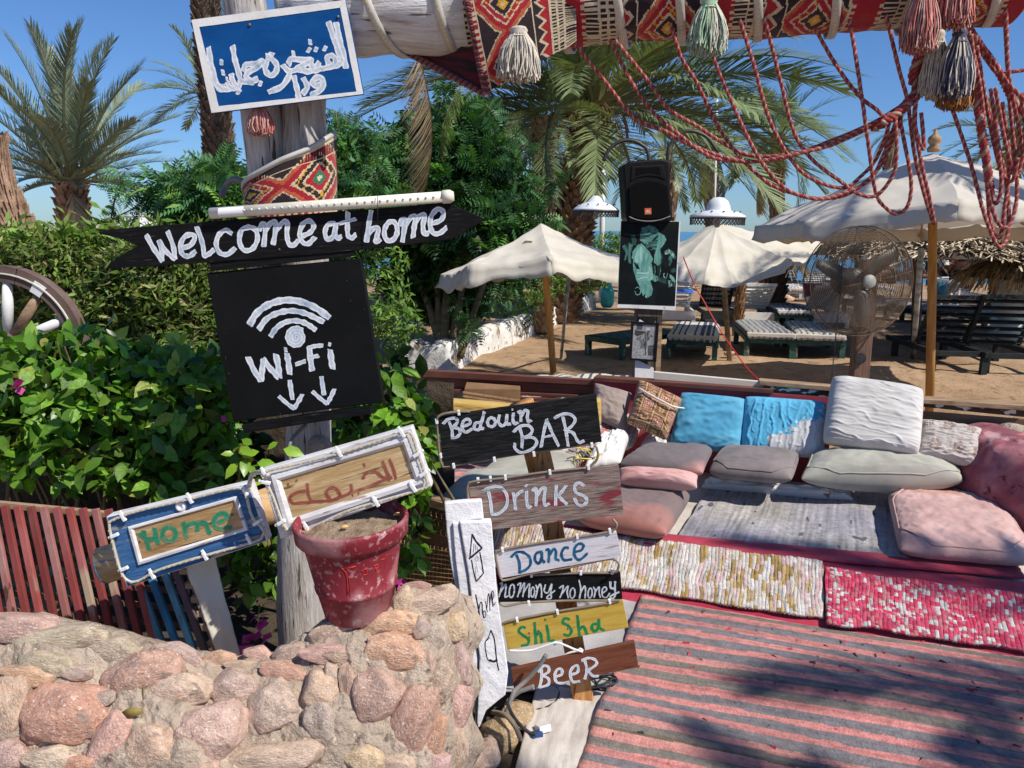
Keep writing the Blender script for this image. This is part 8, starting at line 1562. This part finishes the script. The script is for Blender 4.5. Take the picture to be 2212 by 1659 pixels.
plank_sign('no_mony_sign', 'black board painted no mony no honey in thin white script', Z5, [(626, 540), (1826, 506), (1846, 765), (650, 790)], 'black_board',
  [[[(660, 612), (682, 602), (668, 670), (650, 738)], [(668, 690), (715, 612), (715, 680), (708, 738), (742, 725)]], [loop(775, 678, 24, 66, .12)], [[(830, 622), (860, 602), (850, 670), (830, 735)], [(850, 690), (895, 602), (890, 680), (880, 735)], [(890, 690), (945, 610), (942, 680), (940, 742)]], [loop(977, 690, 18, 48, .1)], [[(1008, 622), (1022, 670), (1002, 748)], [(1012, 690), (1048, 612), (1062, 670), (1062, 742)]], [[(1100, 620), (1088, 680), (1125, 695), (1158, 612)], [(1162, 612), (1152, 690), (1155, 750), (1112, 742), (1192, 675)]],
   [[(1235, 652), (1272, 628), (1262, 690), (1240, 745)], [(1262, 702), (1318, 632), (1310, 690), (1322, 748)]], [loop(1362, 700, 24, 50, .1)], [[(1425, 576), (1442, 660), (1430, 752)], [(1436, 705), (1478, 632), (1488, 680), (1482, 748)]], [loop(1532, 700, 20, 48, .1)], [[(1565, 642), (1582, 680), (1570, 742)], [(1580, 692), (1618, 640), (1620, 700), (1632, 742)]], [[(1652, 702), (1690, 672), (1682, 642), (1652, 662), (1652, 728), (1690, 742), (1722, 700)]], [([(1728, 592), (1732, 648), (1770, 655)], 26), ([(1775, 588), (1772, 660), (1775, 715), (1752, 755), (1728, 735), (1760, 712), (1812, 690)], 22)]], 17, 'letter_white_rough', 2.45,
  cord=[(1810, 470, .003), (1740, 500, .003), (1400, 505, .002), (960, 525, .002)], clips=[(965, 520), (1440, 498), (1742, 490)])
plank_sign('shisha_sign', 'mustard yellow board painted Shi Sha in green', Z5, [(690, 1000), (1850, 776), (1906, 1035), (736, 1250)], 'shisha_board',
  [[[(905, 1035), (868, 1030), (842, 1068), (880, 1105), (938, 1150), (925, 1198), (872, 1208)]], [[(995, 985), (1002, 1080), (1010, 1188)], [(1006, 1120), (1045, 1082), (1060, 1120), (1066, 1178)]], [[(1112, 1010), (1128, 1090), (1138, 1158), (1182, 1155)], ([(1097, 958)], 36)], [[(1332, 952), (1288, 945), (1268, 985), (1320, 1015), (1352, 1065), (1328, 1108), (1282, 1102)]], [[(1410, 918), (1420, 1010), (1430, 1112)], [(1428, 1055), (1465, 1022), (1488, 1055), (1502, 1095)]], [[(1600, 998), (1560, 1002), (1552, 1045), (1585, 1068), (1612, 1030), (1615, 960)], [(1620, 955), (1622, 1030), (1668, 1062)]]], 35, 'letter_green', 2.43,
  cord=[(655, 800, .003), (720, 822, .003), (850, 800, .0), (940, 790, .0), (1300, 780, -.004), (1720, 770, .002), (1800, 775, .002), (1500, 830, .002), (1215, 875, .002), (825, 950, .003), (700, 985, .003), (683, 1010, .003)], clips=[(825, 955), (1215, 880), (940, 797), (1720, 778), (1190, 1190)], scr=[(945, 1085), (948, 1122), (1035, 1060), (1022, 1085), (1320, 1042)])
plank_sign('beer_sign', 'reddish brown board painted BeeR in white, lowest on the post', Z5, [(765, 1440), (1962, 1170), (2002, 1420), (800, 1652)], 'beer_board',
  [[[(1030, 1460), (1080, 1405), (1128, 1415), (1130, 1460), (1075, 1498)], [(1062, 1440), (1060, 1540), (1042, 1612)], [(1078, 1500), (1130, 1530), (1125, 1585), (1042, 1612)]], [[(1200, 1508), (1258, 1485), (1255, 1435), (1212, 1442), (1190, 1500), (1210, 1562), (1278, 1572)]], [[(1350, 1490), (1412, 1465), (1412, 1405), (1372, 1412), (1340, 1470), (1362, 1555), (1430, 1552)]], [[(1452, 1352), (1515, 1328), (1580, 1345), (1592, 1390), (1510, 1450)], [(1482, 1355), (1500, 1440), (1482, 1530)], [(1512, 1452), (1560, 1500), (1612, 1502)]]], 34, 'letter_white', 2.42)
# cables at the foot
def cable(lab, pts, r, m, zs=None, name='cable'):
    b = MB(); b.tube(cr(pts, 8), r, 8); b.build(name, m, label=lab, cat='cable')
cable('stiff grey conduit leaning across the beer sign', [P(*c, d) for c, d in zip(Z(Z5, [(1108, 1300), (1040, 1400), (930, 1530), (820, 1630)]) + [(1108, 1500), (1092, 1545)], (2.36, 2.36, 2.36, 2.34, 2.33, 2.3))], .008, 'cable_grey')
cable('second grey conduit end over the lower edge of the beer sign', [P(*c, 2.37) for c in Z(Z5, [(990, 1600), (900, 1635), (840, 1660)]) + [(1100, 1512)]], .008, 'cable_grey')
cable('thick brownish cables running over the stones to the connector', [P(*c, d) for c, d in zip(Z(ZF, [(1010, 1310), (1090, 1330), (1150, 1400), (1180, 1470)]), (2.25, 2.2, 2.17, 2.16))], .008, 'cable_brown')
cable('brown cable beside it going to the connector block', [P(*c, d) for c, d in zip(Z(ZF, [(1040, 1330), (1120, 1350), (1165, 1420), (1190, 1490)]), (2.24, 2.19, 2.17, 2.16))], .006, 'cable_brown')
cable('black cable curving down to the connector block', [P(*c, d) for c, d in zip(Z(ZF, [(1100, 1250), (1130, 1320), (1180, 1390), (1240, 1440), (1280, 1455)]), (2.3, 2.24, 2.2, 2.18, 2.17))], .006, 'cable_black')
cable('black cable loop on the canvas mat below the beer sign', [G(*c, .025) for c in Z(ZF, [(1410, 1160), (1425, 1200), (1400, 1250), (1340, 1285), (1275, 1300)])], .005, 'cable_black')
cable('white wire hanging between the yellow and the brown board', [P(*c, 2.42) for c in Z(Z5, [(750, 1258), (880, 1260), (980, 1250), (1130, 1200), (1210, 1180), (1300, 1210), (1380, 1245), (1460, 1270)])], .004, 'cable_white')
cable('white twisted wire end tied around the orange post', [P(*c, 2.45) for c in Z(Z5, [(1270, 1310), (1330, 1280), (1400, 1262), (1440, 1240), (1470, 1280), (1420, 1270)])], .004, 'cable_white')
b = MB(); r = random.Random(5); q = G(*Z(Z5, [(1600, 1580)])[0], .02)
pts = [q + Vector((r.uniform(-.07, .07), r.uniform(-.05, .05), r.uniform(0, .03))) for _ in range(26)]; b.tube(cr(pts, 6), .0035, 6); b.build('wire_tangle', 'cable_black', label='tangle of thin black wire at the foot of the post beside the striped rug', cat='cable')
t = thing('connector', 'small white and blue cable connector block lying on the canvas mat', 'connector', G(*Z(ZF, [(1310, 1450)])[0], .02)); q = W[t].translation
M4 = Matrix.Translation(q + Vector((.008, .01, .018))) @ Matrix.Rotation(R_(25), 4, 'Z') @ Matrix.Rotation(R_(-20), 4, 'X'); b = MB(); b.box((-.022, -.02, -.012), (.022, .02, .012), M4); b.build('block', 'charging_block', t, smooth=False, bevel=.003)
M4 = Matrix.Translation(q + Vector((-.015, -.02, .014))) @ Matrix.Rotation(R_(25), 4, 'Z'); b = MB(); b.box((-.02, -.012, -.01), (.02, .012, .01), M4); b.build('plug', 'socket_blue', t, smooth=False, bevel=.003)
# yellow green seedling leaves beside the frame
t = thing('seedling', 'fresh yellow green leafy shoot in front of the corner between the two plates', 'plant', P(520, 1050, 2.3)); pos = np.array([list(P(x, y, 2.33)) for x, y in ((505, 980), (520, 965), (545, 960), (560, 975), (530, 990), (515, 1000), (540, 1005), (555, 1000), (505, 1045), (520, 1060), (535, 1050), (600, 955), (612, 970))])
cloud(LEAF_T, LEAF_FT, len(pos), pos, .06, 'leaf', 'leaves', t, cols=rcols(len(pos), (.24, .40, .03), .2), up=(.2, -.6, .6), upw=.75)
for p_ in t.children: p_['kind'] = 'part'; del p_['kind']
b = MB(); b.tube(cr([P(515, 1050, 2.34), P(520, 1010, 2.34), P(545, 970, 2.34)], 5), .002, 5); b.build('stem', 'stem', t)
